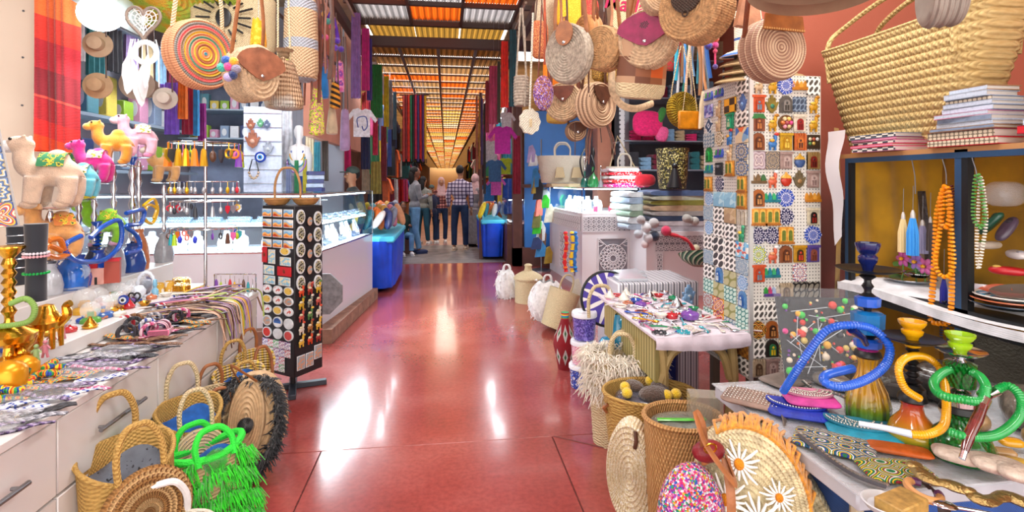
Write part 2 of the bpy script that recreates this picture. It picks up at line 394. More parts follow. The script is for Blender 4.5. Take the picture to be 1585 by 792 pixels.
def side(a,b,z0,z1,m,t=.006): 
    d = Vector((b[0]-a[0],b[1]-a[1],0)); L = d.length; d.normalize(); n = Vector((-d.y,d.x,0))*t
    m.add([(a[0],a[1],z0),(b[0],b[1],z0),(b[0]+n.x,b[1]+n.y,z0),(a[0]+n.x,a[1]+n.y,z0),(a[0],a[1],z1),(b[0],b[1],z1),(b[0]+n.x,b[1]+n.y,z1),(a[0]+n.x,a[1]+n.y,z1)],
          [(0,3,2,1),(4,5,6,7),(0,1,5,4),(1,2,6,5),(2,3,7,6),(3,0,4,7)]); return m
for a,b in ((P[0],P[1]),(P[1],P[2])): O('pane',side(a,b,.83,1.37,MB(GL)),kc)
O('top_pane',prism(MB(GL),P,1.37,1.378),kc)
O('shelf',prism(MB(mat('shelf_glass_edge','#bfe4ea',.1,alpha=.45)),[(-3.3,5.12),(A0[0]-.05,5.12),(B0[0]-.08,6.7),(-1.75,6.7),(-1.9,5.7),(-3.3,5.7)],1.09,1.10),kc)
led = mat('led_strip','#eef7ff',emit=9)
def lamp_strip(par,a,b,pw):
    a,b = Vector(a),Vector(b); O('led_strip',MB(led).tube([a,b],.008,6),par)
    d = b-a; area('case_light',(a+b)/2-Vector((0,0,.02)),d.length,.03,pw,(.86,.95,1),(0,0,atan2(d.y,d.x)))
lamp_strip(kc,(-3.2,5.13,1.355),(A0[0]-.08,5.13,1.355),60)
lamp_strip(kc,(A0[0]-.06,5.2,1.355),(B0[0]-.07,6.6,1.355),45)
lamp_strip(kc,(-3.2,5.13,1.08),(A0[0]-.08,5.13,1.08),24)
lamp_strip(kc,(A0[0]-.06,5.2,1.08),(B0[0]-.07,6.6,1.08),18)
# frame edges
O('frame',MB(chrome).tube([(*A0,.83),(*A0,1.375)],.006,6).tube([(*B0,.83),(*B0,1.375)],.006,6).tube([(-3.35,5.07,1.378),(*A0,1.378),(*B0,1.378)],.007,6).tube([(-3.35,5.07,.832),(*A0,.832),(*B0,.832)],.008,6),kc)
# jewellery in the case
bustw = mat('bust_white','#e8eef6',.5); tray_d = mat('tray_slate','#39485c',.6); pale_b = mat('pale_blue_tray','#b8d4e6',.5)
silver = mat('silver','#d5dbe2',.2,1)
def bust():
    m = MB(bustw).poly([(-.045,0),(.045,0),(.06,.05),(.05,.1),(.022,.12),(.018,.15),(-.018,.15),(-.022,.12),(-.05,.1),(-.06,.05)],.02)
    m.use(silver).tube([(-.02,-.013,.125),(-.03,-.016,.08),(0,-.018,.045),(.03,-.016,.08),(.02,-.013,.125)],.003,5); m.ell((0,-.019,.04),.008,6,4); return m
def rtray(col,n=8):
    def f():
        m = MB(col).box(-.09,.09,-.05,.05,0,.02,.004); m.use(silver)
        for i in range(n): m.tube(ring((-.075+.15*i/(n-1),-.02,.03),.011,8),.0025,4,True); m.tube(ring((-.075+.15*i/(n-1),.02,.03),.011,8),.0025,4,True)
        return m
    return f
def caseitem(key,fn,p,rz,lab,cat,grp,sc=1,rx=0): O(key,cached(key+'_m',fn),None,p,(rx,0,rz),sc,lab,cat,grp)
nb = 0
L1 = A0[0]
for i in range(15):
    x = -3.2+i*.135
    if x < L1-.05:
        if i % 3 != 1: caseitem('necklace_bust',bust,(x,5.32,.833),0,nth('b1')+' white necklace bust behind the long front pane, counting from the stall wall','jewellery display','busts behind the front pane',1.25,-.25)
        else: caseitem('ring_tray',rtray(pale_b),(x,5.3,.833),0,nth('b2')+' pale blue ring tray on the showcase floor from the stall wall','jewellery tray','pale ring trays on the showcase floor',.75,.5)
        if i % 2: caseitem('slate_ring_tray',rtray(tray_d),(x,5.3,1.102),0,nth('b3')+' dark ring tray on the front glass shelf from the stall wall','jewellery tray','dark ring trays on the front glass shelf',1.2,.5)
ang = atan2(B0[1]-A0[1],B0[0]-A0[0])
for i in range(11):
    t = (i+.6)/11.4; x = A0[0]+(B0[0]-A0[0])*t-.16; y = A0[1]+(B0[1]-A0[1])*t+.05
    if i % 3: caseitem('necklace_bust',bust,(x,y,.833),ang,nth('b4')+' white necklace bust behind the passage pane from the showcase corner','jewellery display','busts behind the passage pane',1.3,-.25)
    else: caseitem('bracelet_tray',rtray(tray_d),(x,y,.84),ang,nth('b5')+' dark bangle tray behind the passage pane from the showcase corner','jewellery tray','dark trays behind the passage pane',1.1,.6)
    if i % 2 == 0: caseitem('slate_ring_tray',rtray(tray_d),(x,y,1.102),ang,nth('b6')+' dark ring tray on the passage-side glass shelf from the corner','jewellery tray','dark ring trays on the passage shelf',1.2,.5)
    else: caseitem('silver_dish',lambda: MB(silver).lathe([(0,0),(.05,.004),(.075,.03),(.07,.032),(.045,.008),(0,.006)],16),(x,y,1.102),0,nth('b7')+' small silver dish on the passage-side glass shelf from the corner','dish','silver dishes on the passage shelf')
# octagonal grey plaque leaning at the showcase front
q = at(498,455,4.95)
pl = MB(mat('dull_stone','#8f9296',.5,vary=.25,vs=25)); pl.poly([(.2*cos(a*pi/4+pi/8),.2*sin(a*pi/4+pi/8)) for a in range(8)],.025)
pl.poly([(.15*cos(a*pi/4+pi/8),.15*sin(a*pi/4+pi/8)) for a in range(8)],.035)
O('octagonal_tray',pl,None,(q.x,4.955,q.z),(-.05,0,0),label='grey octagonal metal tray leaning on the white showcase behind the magnet stand',cat='tray')
# ---------------------------------------------- right showcase with carved fretwork
fret_w = mat('painted_white_wood','#e9e7ea',.4)
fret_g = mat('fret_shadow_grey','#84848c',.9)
CA,CBk = (at(901,451,7.0).x,7.0),(at(851,418,8.7).x,8.7)
CR = at(991,330,7.0).x
PR = [CA,(CR,7.0),(CR,8.7),CBk]
kc = thing('glass_showcase','white carved jewellery showcase with lit glass top holding red ring boxes','showcase')
O('cabinet',prism(MB(fret_w),PR,0,1.05),kc)
def fret(w,h,cell,t=.004,big=False):               # moorish fretwork: interlaced rings and bars, one joined openwork panel
    m = MB(fret_w)
    if big:
        r0 = min(w,h)/2
        for r in (.22,.45,.68,.93): m.tube(ring((0,0,0),r0*r,24),t,4,True)
        for k in range(16):
            a = k*pi/8; b = a+pi/8; c2 = a-pi/8
            m.tube([(r0*.2*cos(a),0,r0*.2*sin(a)),(r0*.55*cos(b),0,r0*.55*sin(b)),(r0*.95*cos(a),0,r0*.95*sin(a))],t,4)
            m.tube([(r0*.2*cos(a),0,r0*.2*sin(a)),(r0*.55*cos(c2),0,r0*.55*sin(c2)),(r0*.95*cos(a),0,r0*.95*sin(a))],t,4)
        for s1 in (-1,1):
            for s2 in (-1,1):
                for e in (.86,.97): m.tube([(s1*w*.5,0,s2*h/2*e),(s1*w*.3,0,s2*h*.36),(s1*w/2*e,0,s2*h*.3)],t,4)
                m.tube([(s1*w*.5,0,s2*h*.5),(s1*w*.2,0,s2*h*.3)],t,4)
        m.box(-w/2-.01,w/2+.01,-t,t,h/2-.006,h/2+.006); m.box(-w/2-.01,w/2+.01,-t,t,-h/2-.006,-h/2+.006)
        m.box(-w/2-.01,-w/2+.003,-t,t,-h/2,h/2); m.box(w/2-.003,w/2+.01,-t,t,-h/2,h/2); return m
    nx,nz = max(1,round(w/cell)),max(1,round(h/cell)); cx,cz = w/nx,h/nz
    for i in range(nx):
        for j in range(nz):
            x,z = -w/2+(i+.5)*cx,-h/2+(j+.5)*cz; r = min(cx,cz)/2
            m.tube(ring((x,0,z),r*.42,8),t,4,True)
            for k in range(8):
                a = k*pi/4; e = r*(1.3 if k % 2 else 1.0); m.tube([(x+r*.42*cos(a),0,z+r*.42*sin(a)),(x+e*cos(a),0,z+e*sin(a))],t,4)
            m.tube([(x-cx/2,0,z),(x,0,z+cz/2),(x+cx/2,0,z),(x,0,z-cz/2)],t,4,True)
    m.box(-w/2-.006,w/2+.006,-t,t,h/2-.003,h/2+.006); m.box(-w/2-.006,w/2+.006,-t,t,-h/2-.006,-h/2+.003)
    m.box(-w/2-.006,-w/2+.003,-t,t,-h/2,h/2); m.box(w/2-.003,w/2+.006,-t,t,-h/2,h/2); return m
def fretpan(par,c,w,h,cell,rz=0,big=False,t=.004):
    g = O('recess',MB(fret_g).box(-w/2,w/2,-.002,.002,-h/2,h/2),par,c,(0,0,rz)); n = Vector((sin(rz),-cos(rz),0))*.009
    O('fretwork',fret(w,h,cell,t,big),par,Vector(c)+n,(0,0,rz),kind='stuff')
cw = CR-CA[0]; cx = CA[0]+cw/2
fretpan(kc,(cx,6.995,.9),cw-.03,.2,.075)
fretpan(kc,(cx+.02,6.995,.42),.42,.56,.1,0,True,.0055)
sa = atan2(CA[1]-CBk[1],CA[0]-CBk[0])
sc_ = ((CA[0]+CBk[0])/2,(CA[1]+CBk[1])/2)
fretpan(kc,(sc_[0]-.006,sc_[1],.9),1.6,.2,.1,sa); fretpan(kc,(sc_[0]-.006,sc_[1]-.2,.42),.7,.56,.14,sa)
for a,b in ((PR[0],PR[1]),(PR[3],PR[0])): O('pane',side(a,b,1.05,1.40,MB(GL)),kc)
O('top_pane',prism(MB(GL),PR,1.40,1.408),kc)
O('frame',MB(chrome).tube([(*CA,1.05),(*CA,1.4)],.006,6).tube([(*CBk,1.05),(*CBk,1.4)],.006,6).tube([(*CBk,1.405),(*CA,1.405),(CR,7,1.405)],.007,6).tube([(CR,7,1.05),(CR,7,1.4)],.006,6),kc)
lamp_strip(kc,(CA[0]+.05,7.05,1.385),(CR-.03,7.05,1.385),28)
lamp_strip(kc,(CA[0]+.02,7.1,1.385),(CBk[0]+.05,8.6,1.385),28)
redb = mat('red_box','#d0153a',.5)
for i,(u,v) in enumerate(((922,328),(945,330),(965,337),(915,322))):
    q = at(u,v,7.3); O('ring_box',MB(redb if i < 3 else bustw).box(-.025,.025,-.02,.02,0,.08 if i < 2 else .04,.006),None,(q.x,7.3,1.051),(0,0,.2),label=('tall red ring box next to the white bust in the carved showcase','tall red ring box at the centre of the carved showcase','low red ring box by the right pane of the carved showcase','small white ring box in the carved showcase')[i],cat='box')
for i in range(6):
    caseitem('necklace_bust',bust,(CA[0]+.1+i*.13 if i < 3 else CBk[0]+.15,7.5 if i < 3 else 7.3+.35*(i-3),1.051),0 if i < 3 else -1.2,nth('b8')+' white necklace bust in the carved showcase, counting from its front corner','jewellery display','busts in the carved showcase',1.5,-.2)
for i in range(4): caseitem('slate_ring_tray',rtray(pale_b),(CBk[0]+.13+.03*i,8.4-i*.3,1.052),-1.45,nth('b9')+' pale ring tray behind the side pane of the carved showcase, from the back','jewellery tray','trays in the carved showcase',1,.4)
# second carved cabinet further along, behind the trinket table
c2 = thing('carved_cabinet','white carved cabinet under the folded pom-pom blankets','cabinet')
x0,x1 = at(1012,380,6.4).x,at(1110,380,6.4).x
O('cabinet',MB(fret_w).box(x0-.1,x1,6.4,7.4,0,.84),c2)
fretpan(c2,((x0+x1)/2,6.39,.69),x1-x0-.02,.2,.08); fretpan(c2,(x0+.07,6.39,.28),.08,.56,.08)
# dark display case at the blue door
x0,x1 = at(782,350,9.6).x,at(806,350,9.6).x
c3 = thing('glass_showcase','narrow brown showcase with lit glass top in front of the blue door','showcase')
O('cabinet',MB(brown).box(x0,x1+.3,9.3,10.2,0,.72),c3)
O('pane',MB(GL).box(x0,x1+.02,9.3,9.306,.72,1.17).box(x0,x0+.006,9.3,10.2,.72,1.17).box(x0,x1+.02,9.3,10.2,1.17,1.176),c3)
lamp_strip(c3,(x0+.03,9.33,1.155),(x1,9.33,1.155),10)
for i in range(4): caseitem('silver_dish',None,(x0+.1,9.4+i*.18,.722),0,nth('b10')+' small silver dish in the narrow brown showcase from the front','dish','dishes in the brown showcase')

for i,(x,y,z,sx,sy,lb) in enumerate(((-1.28,11.0,3.44,.26,4.3,'long added fill-light box above the clothes on the scarf-bunch side'),(1.06,12.0,3.44,.26,4.3,'long added fill-light box above the clothes on the door side'),(-1.0,2.2,3.22,.34,1.7,'added fill-light box above the bracelet counter'),(1.3,2.0,3.22,.34,1.7,'added fill-light box above the hookah table'),(0,-.6,3.02,1.9,.34,'added fill-light box across the near end of the passage'))):
    O('added_light_box',MB(mat('light_box_white','#e8e8e8',.5)).box(x-sx/2,x+sx/2,y-sy/2,y+sy/2,z,z+.05,.005),None,label=lb,cat='lamp')  # boxes made up to top the added fill lights
# ================================================================== TILE COLUMN (right of the passage)
TX,TY,TW,TD,TZ0,TZ1 = 1.5,2.40,.385,.46,.52,2.03
peg = mat('pegboard_white','#d8d4cc',.55,pat=lambda c: c.mix((c.r((c.x*60+c.y*60).frac()-.5,(c.z*60).frac()-.5)).lt(.2),'#d8d4cc','#5c5a5c'))
tc = thing('tile_display_column','tall white pegboard column covered in souvenir tiles beside the yellow-lined shelf','display stand')
O('pegboard',MB(peg).box(TX,TX+TW,TY,TY+.01,TZ0,TZ1),tc)
O('pegboard',MB(peg).box(TX,TX+.01,TY+.01,TY+TD,TZ0-.01,TZ1),tc)
O('core',MB(mat('grey_wood','#6c5f52',.8)).box(TX+.02,TX+TW-.01,TY+.02,TY+TD-.01,TZ0+.03,TZ1-.01),tc)
O('edge_trim',MB(mat('alu','#c9c9c6',.4,.6)).box(TX-.008,TX+.012,TY-.012,TY-.001,TZ0-.01,TZ1),tc)
for dx,dy in ((.04,.05),(TW-.05,.05),(.04,TD-.05),(TW-.05,TD-.05)): O('leg',MB(mat('grey_wood')).box(TX+dx-.02,TX+dx+.02,TY+dy-.02,TY+dy+.02,0,TZ0+.03),tc)
def rosette(cols,n=8,f=60,k=.22):
    return lambda c: c.ramp(((c.r(c.x,c.z)*f+(c.z.at2(c.x)*n).cos()*k).frac()),cols)
def lattice(a,b,f=100):
    return lambda c: c.ramp((((c.x*f).sin()*(c.z*f).sin()).abs()*.55+((c.x*f+c.z*f).sin()*(c.x*f-c.z*f).cos()).abs()*.45),[(0,a),(.3,b)])
def diam(cols,f=30): return lambda c: c.ramp(((c.x.abs()+c.z.abs())*f+(c.x*140).sin()*(c.z*140).sin()*.12).frac(),cols)
def patch(cols,f=28): return lambda c: c.ramp(c.cell(f)[0],cols)
def ch(a,b,f=40): return lambda c: c.mix(((c.x*f*3.14).sin()*(c.z*f*3.14).sin()).gt(0),a,b)
TM = {}
def tm(k,pat,**q): TM[k] = mat('tile_'+k,'#cccccc',.3,pat=pat,**q)
tm('W',lambda c: c.ramp((((c.x*100).sin()*(c.z*100).sin()).abs()*.55+((c.x*100+c.z*100).sin()*(c.x*100-c.z*100).cos()).abs()*.45),[(0,'#f0ede6'),(.44,'#4c4844')])); tm('X',lattice('#f0ede6','#46423e',75)); tm('Y',ch('#f2b01c','#3a2416',26)); tm('T',lattice('#2f7f78','#c7ddd2',120))
tm('L',rosette(['#7fa8d0','#dfe8f0','#4f7fb8','#8fb4d8'])); tm('S',rosette(['#34507c','#b8a470','#c8c4bc','#4c6c9c'],12,50)); tm('R',rosette(['#d8cfb8','#6f6a58','#b89a5a','#e6dfd0'],8,55))
tm('F',rosette(['#1c2448','#2c2c58','#dcd8e0','#2a2450'],10,45,.3)); tm('c',rosette(['#d07a2c','#2f6a9a','#e8e0cc','#2c4f80'],12,42)); tm('C',rosette(['#19808c','#cfe6e4','#14506c','#e8b040'],10,42,.35))
tm('o',lattice('#8a8a4c','#b9b48a',60)); tm('u',rosette(['#9fb0bc','#6f8ba4','#c4c9c8','#8a9fae'],8,40)); tm('y',rosette(['#b02a20','#eaa91c','#244a8c','#c8301c','#f0e2c0'],4,32,.5))
tm('g',rosette(['#23a046','#1c7a3c','#48c068','#239444'],4,40,.5)); tm('p',ch('#b57a30','#7c4a1e',60)); tm('q',patch(['#b79a70','#c9b08a','#a68662'])); tm('s',patch(['#8fc0d8','#b8d8e4','#7fb0cc']))
tm('m',patch(['#3c6ab0','#e0703c','#7fa6c8','#d8c4a0','#a8c4d8'],22)); tm('z',patch(['#4a9ad0','#e8e4dc','#d05a48','#8cc4e0'],60)); tm('e',rosette(['#b8aab0','#8a7078','#cbbcb8','#9c848a'],4,30))
tm('k',rosette(['#8a8078','#4a4440','#b09a80','#6a625a'],8,50)); tm('D',diam(['#24446c','#dfe4e6','#2c5a84','#1c3050'])); tm('O2',diam(['#6c6428','#b0a040','#4c7a5c','#d8cc98'],26))
tm('t',lattice('#4a6a86','#b8c0c0',140)); tm('K',lattice('#1c1a1c','#8a8478',90)); tm('h',patch(['#6a58a8','#8a9ad0','#4c4a98','#c0b8dc'],50)); tm('Q',rosette(['#7a2418','#c88a2c','#3c2418','#e0b860'],4,34,.45))
tm('sun',rosette(['#e0a030','#2f5f7c','#b8442c','#e8dcc0','#2c7a74'],16,36)); tm('gy',rosette(['#3f8c4a','#e4d25c','#2f6f98','#eae6d0'],12,40)); tm('star',rosette(['#1c3f9c','#eceaf0','#1f3c8c','#2b50b8'],7,38,.6))
tm('zb',lattice('#7c8ea4','#38465c',120)); tm('mos',rosette(['#e8e6e2','#3c6098','#c05040','#e4e0d8'],8,45,.5))
glz = lambda col: mat('glaze_'+col,col,.35,vary=.2,vs=60)
def T_sq(m,w=.084,h=.084):
    def f():
        q = MB(m).box(-w/2,w/2,-.008,0,-h/2,h/2,.0015); return q
    return f
def T_rd(m,r=.043,sc=0):
    def f():
        q = MB(m); n = 32 if not sc else sc*4
        q.poly([((r*(1+(.07*cos(sc*2*pi*i/n) if sc else 0)))*cos(2*pi*i/n),(r*(1+(.07*cos(sc*2*pi*i/n) if sc else 0)))*sin(2*pi*i/n)) for i in range(n)],.01); return q
    return f
def T_dm(m): return lambda: MB(m).poly([(0,-.055),(.042,0),(0,.055),(-.042,0)],.009)
def archp(w,z0,z1,n=8,pt=0.):                       # arch outline (optionally pointed)
    r = w/2; out = [(-r,z0),(r,z0)]
    for i in range(n+1): a = pi*i/n; out.append((r*cos(a),z1-r+r*sin(a)*(1+pt*(sin(a)**3))))
    return out
def T_door(frame,leaf,top='flat',panel=None,w=.066,h=.086):
    def f():
        q = MB(glz(frame))
        if top == 'flat': q.box(-w/2,w/2,-.008,0,-h/2,h/2,.002); q.box(-w/2-.003,w/2+.003,-.013,0,h/2-.012,h/2)
        elif top == 'castle':
            q.box(-w/2,w/2,-.008,0,-h/2,h/2-.012)
            for i in range(5): x = -w/2+(i+.5)*w/5; q.box(x-w/14,x+w/14,-.009,0,h/2-.012,h/2)
            q.box(-w/2,-w/2+.012,-.013,0,-h/2,h/2-.006); q.box(w/2-.012,w/2,-.013,0,-h/2,h/2-.006)
        elif top == 'arch': q.poly(archp(w,-h/2,h/2),.012)
        elif top == 'roof': q.box(-w/2,w/2,-.008,0,-h/2,h/2-.02); q.use(glz('#2f7a3c')).poly([(-w/2-.006,h/2-.024),(w/2+.006,h/2-.024),(w/2-.01,h/2),(-w/2+.01,h/2)],.022)
        q.use(glz(leaf)); q.xf((0,-.010,0)).poly(archp(w*.5,-h/2+.008,h*.26),.006); q.no()
        q.use(glz(panel or frame)); q.xf((0,-.0135,0))
        q.box(-w*.17,-w*.03,-.001,.001,-h*.36,-h*.06).box(w*.03,w*.17,-.001,.001,-h*.36,-h*.06); q.ell((0,0,h*.07),(w*.1,.002,w*.1),8,4); return q
    return f
def T_twin():
    q = MB(glz('#d99030')).box(-.04,.04,-.01,0,-.042,.042,.002); q.use(glz('#b06a20')).box(-.042,.042,-.014,0,-.044,-.034)
    for x in (-.018,.018): q.use(glz('#f0bc58')).xf((x,-.011,.002)).poly(archp(.03,-.03,.034),.004); q.use(glz('#6a7a2c')).xf((x,-.014,.0)).poly(archp(.018,-.026,.026),.004)
    return q
def T_twinw():
    q = MB(glz('#e4dccc')).box(-.04,.04,-.008,0,-.042,.042,.002)
    for x in (-.018,.018): q.use(glz('#8a7458')).xf((x,-.009,0)).poly(archp(.028,-.04,.034),.002); q.use(glz('#cfc4ae')).xf((x,-.0105,0)).poly(archp(.022,-.04,.031),.002)
    return q
def T_strip(base,tops,w=.085):                          # low landscape magnet: base bar with shapes on it
    def f():
        q = MB(glz(base)).box(-w/2,w/2,-.012,0,-.022,-.008,.001)
        for i,c in enumerate(tops):
            x = -w/2+(i+.5)*w/len(tops); q.use(glz(c)); r = w/len(tops)/2
            q.poly([(x-r*.9,-.01),(x+r*.9,-.01),(x+r*.9,.004),(x+r*.5,.018),(x,.024+.003*(i % 2)),(x-r*.5,.018),(x-r*.9,.004)],.010)
        return q
    return f
def T_ham(a,b):
    def f():
        q = MB(glz(a)); q.poly([(-.02,-.03),(0,-.046),(.02,-.03),(.028,-.008),(.036,.008),(.03,.012),(.02,.002),(.018,.03),(.012,.032),(.009,.012),(.006,.044),(-.006,.044),(-.009,.012),(-.012,.032),(-.018,.03),(-.02,.002),(-.03,.012),(-.036,.008),(-.028,-.008)],.01)
        q.use(glz(b)).ell((0,-.006,-.012),(.012,.004,.012),10,6); return q
    return f
def T_fig(a,b,c='#e8d8b0'):                             # little figure: camel / jug / bird of rounded pieces
    def f():
        q = MB(glz(a)).ell((0,-.008,-.012),(.024,.01,.017)); q.ell((.014,-.008,.018),(.009,.008,.02),8,6); q.use(glz(b)).ell((.02,-.01,.036),(.013,.008,.009),8,6)
        q.use(glz(c)).ell((-.006,-.012,.004),(.014,.01,.009),8,6); q.use(glz(a)); q.box(-.018,-.011,-.013,-.004,-.044,-.02).box(.009,.016,-.013,-.004,-.044,-.02); return q
    return f
def T_pot(a,b):
    return lambda: MB(glz(a)).lathe([(.012,-.035),(.026,-.02),(.03,-.005),(.022,.008)],14,(0,-.006,0),sq=.4).use(glz(b)).lathe([(.03,.004),(.024,.016),(.008,.026),(.006,.034),(0,.036)],14,(0,-.006,0),sq=.4)
def T_ballbasket():
    q = MB(glz('#6a4422')).poly([(.04*cos(i*pi/8),.04*sin(i*pi/8)) for i in range(16)],.014)
    for i,c in enumerate(('#e84a90','#f0c060','#e8d0a0','#d87a3c','#f0a0b0','#e4c890','#c05a60')): a = i*1.05; r = 0 if i == 6 else .022; q.use(glz(c)).ell((r*cos(a),-.01,r*sin(a)),.011,8,6)
    return q
def T_pic(a,cols):
    def f():
        q = MB(glz(a)).box(-.038,.038,-.008,0,-.036,.036,.002)
        for i,c in enumerate(cols): q.use(glz(c)).ell((-.02+.02*(i % 3),-.009,.014-.022*(i//3)),(.009,.004,.009),8,5)
        return q
    return f
TK = { # code: (builder, object name, description)
 'W': (T_sq(TM['W']),'lattice_tile','square white openwork lattice tile'),'X': (T_sq(TM['X']),'lattice_tile','square white tile with wide openwork'),'Y': (T_sq(TM['Y']),'souvenir_tile','yellow and dark chequered tile'),
 'T': (T_sq(TM['T']),'souvenir_tile','teal zellige lattice tile'),'L': (T_rd(TM['L'],.042,10),'round_magnet','pale blue scalloped round tile'),'S': (T_sq(TM['S']),'souvenir_tile','blue and beige rosette tile'),
 'R': (T_rd(TM['R'],.041,12),'round_magnet','beige and brown round rosette tile'),'F': (T_rd(TM['F'],.043),'round_magnet','round dark blue and white star tile'),'c': (T_sq(TM['c']),'souvenir_tile','blue tile with orange sun rosette'),
 'C': (T_rd(TM['C'],.044,8),'round_magnet','teal scalloped round tile'),'o': (T_sq(TM['o']),'souvenir_tile','olive green patterned tile'),'u': (T_sq(TM['u']),'souvenir_tile','grey-blue tile with faint rosette'),
 'y': (T_sq(TM['y']),'souvenir_tile','red and yellow flower tile'),'g': (T_sq(TM['g']),'souvenir_tile','bright green relief tile'),'p': (T_sq(TM['p']),'souvenir_tile','brown woven-look tile'),'q': (T_sq(TM['q']),'souvenir_tile','sand coloured plain tile'),
 's': (T_sq(TM['s']),'souvenir_tile','sky blue scenic tile'),'m': (T_sq(TM['m']),'souvenir_tile','blue and orange patchwork tile'),'z': (T_sq(TM['z']),'souvenir_tile','blue and red fine mosaic tile'),'e': (T_sq(TM['e']),'souvenir_tile','mauve relief tile'),
 'k': (T_sq(TM['k']),'souvenir_tile','dark taupe rosette tile'),'D': (T_dm(TM['D']),'diamond_magnet','navy diamond-shaped tile'),'2': (T_sq(TM['O2']),'souvenir_tile','olive tile with green diamond'),'t': (T_sq(TM['t']),'souvenir_tile','grey-blue fine lattice tile'),
 'K': (T_sq(TM['K']),'souvenir_tile','black lattice tile'),'h': (T_sq(TM['h'],.07,.075),'souvenir_tile','violet houses tile'),'Q': (T_rd(TM['Q'],.043,4),'round_magnet','dark red quatrefoil tile'),'n': (T_sq(TM['sun']),'souvenir_tile','tile with many-rayed sun'),
 'G': (T_rd(TM['gy'],.046),'round_magnet','round green and yellow rosette tile'),'*': (T_rd(TM['star'],.045,7),'round_magnet','royal blue star-edged tile'),'Z': (T_sq(TM['zb'],.084,.07),'souvenir_tile','slate zellige tile'),'M': (T_sq(TM['mos']),'souvenir_tile','white, blue and red mosaic tile'),
 'O': (T_twin,'arch_magnet','orange magnet with twin arches'),'V': (T_twinw,'arch_magnet','white magnet with twin arches'),'A': (T_strip('#2f50c0',['#3c9a4c','#7a4aa8','#2f8a4c','#4a6ad0']),'scene_magnet','blue magnet with green palms and arches'),
 'N': (T_strip('#157a86',['#28a060','#1f8aa0','#3cb070','#2070a0']),'scene_magnet','teal magnet with green camels'),'H': (T_strip('#5c3a8c',['#2f9a40','#d04a7c','#9ab0d8','#c8b8a0']),'scene_magnet','magnet with green tree and violet houses'),
 'f': (T_fig('#d8b890','#c89a60'),'figure_magnet','beige camel figure magnet'),'a': (T_fig('#d8a020','#b87818','#e8c040'),'figure_magnet','golden camel figure magnet'),'b': (T_fig('#3c80c8','#d03830','#e8b040'),'figure_magnet','blue and red bird figure magnet'),
 'i': (T_fig('#e06a48','#f0f0f0','#f0a070'),'figure_magnet','pair of coral slippers magnet'),'B': (T_ham('#5c80c0','#8ab0e0'),'hand_magnet','pale blue hand magnet'),'J': (T_ham('#8a7428','#2f7a5c'),'hand_magnet','golden hand magnet'),'j': (T_ham('#6a5a3c','#a07848'),'hand_magnet','brown hand magnet'),
 'P': (T_pot('#3c5a90','#c89830'),'pot_magnet','blue pot magnet with gold lid'),'r': (T_pot('#c8341c','#e0a040'),'pot_magnet','red tagine pot magnet'),'l': (T_fig('#2f9a6c','#40b080','#e8c040'),'figure_magnet','green leaf figure magnet'),
 '0': (T_ballbasket,'basket_magnet','round brown basket magnet of coloured balls'),'1': (T_pic('#3a2c20',['#e8d8b0','#c05a40','#e0e0e0','#5c8a4c','#d8b050']),'picture_magnet','dark magnet with small spice bowls'),
 'd': (T_door('#5c90c8','#2c60a8','arch','#e8f0f0'),'door_magnet','blue arched window tile'),'E': (T_door('#1f9a6c','#2fb080','flat','#d8e8c0'),'door_magnet','green door magnet'),'U': (T_door('#208a3c','#30b050','arch','#105a24'),'door_magnet','bright green arched door magnet'),
 '3': (T_door('#d0501c','#b03a14','flat','#6a8a9c'),'door_magnet','orange-red door magnet'),'4': (T_door('#5a5450','#8a8480','arch','#3c3836'),'door_magnet','dark grey arched door magnet'),'5': (T_door('#e8dcc8','#a02428','flat','#7a1418'),'door_magnet','white card magnet with small red door'),
 '6': (T_door('#8c4a2c','#6a3018','roof','#c87a3c'),'door_magnet','brown door magnet with green roof'),'7': (T_door('#8a4a24','#5c2c14','arch','#b87034'),'door_magnet','brown arched double door magnet'),'8': (T_door('#d0a020','#b88414','flat','#e8c850'),'door_magnet','yellow door magnet'),
 '9': (T_door('#c8642c','#d87a2c','castle','#5c2414'),'door_magnet','orange door magnet with battlements'),'v': (T_door('#a88c84','#c0a8a0','flat','#8c706c'),'door_magnet','pinkish grey door magnet'),'w': (T_door('#9a7a48','#7c2018','castle','#4c1410'),'door_magnet','brown gate magnet with dark red door'),
 'x': (T_door('#a85c24','#3c2418','arch','#c88a4c'),'door_magnet','rust arched doorway magnet'),'!': (T_door('#d8ccb0','#1c1a1a','flat','#8a2018'),'door_magnet','cream and black door magnet'),'$': (T_door('#c8901c','#3c2810','flat','#d03820'),'door_magnet','gold and black door magnet'),
 '%': (T_door('#5a4894','#8c4c3c','flat','#6c3424'),'door_magnet','purple magnet with brown arch'),'^': (T_door('#b8a488','#5c4430','castle','#8c7458'),'door_magnet','sand coloured gateway magnet'),'@': (T_strip('#c07820',['#d89030','#c88428','#e0a040','#c08024']),'scene_magnet','ochre kasbah magnet'),
 '#': (T_strip('#6a5030',['#8a6a40','#7a5c38','#3c6a3c']),'scene_magnet','brown fortress magnet'),'&': (T_door('#2a2420','#2f7a4c','arch','#e0c020'),'door_magnet','black plate magnet with yellow crescent'),'?': (T_pic('#22242a',['#5a5c64','#8a8c94','#3c3e46']),'picture_magnet','dark camera-like magnet'),' ': None}
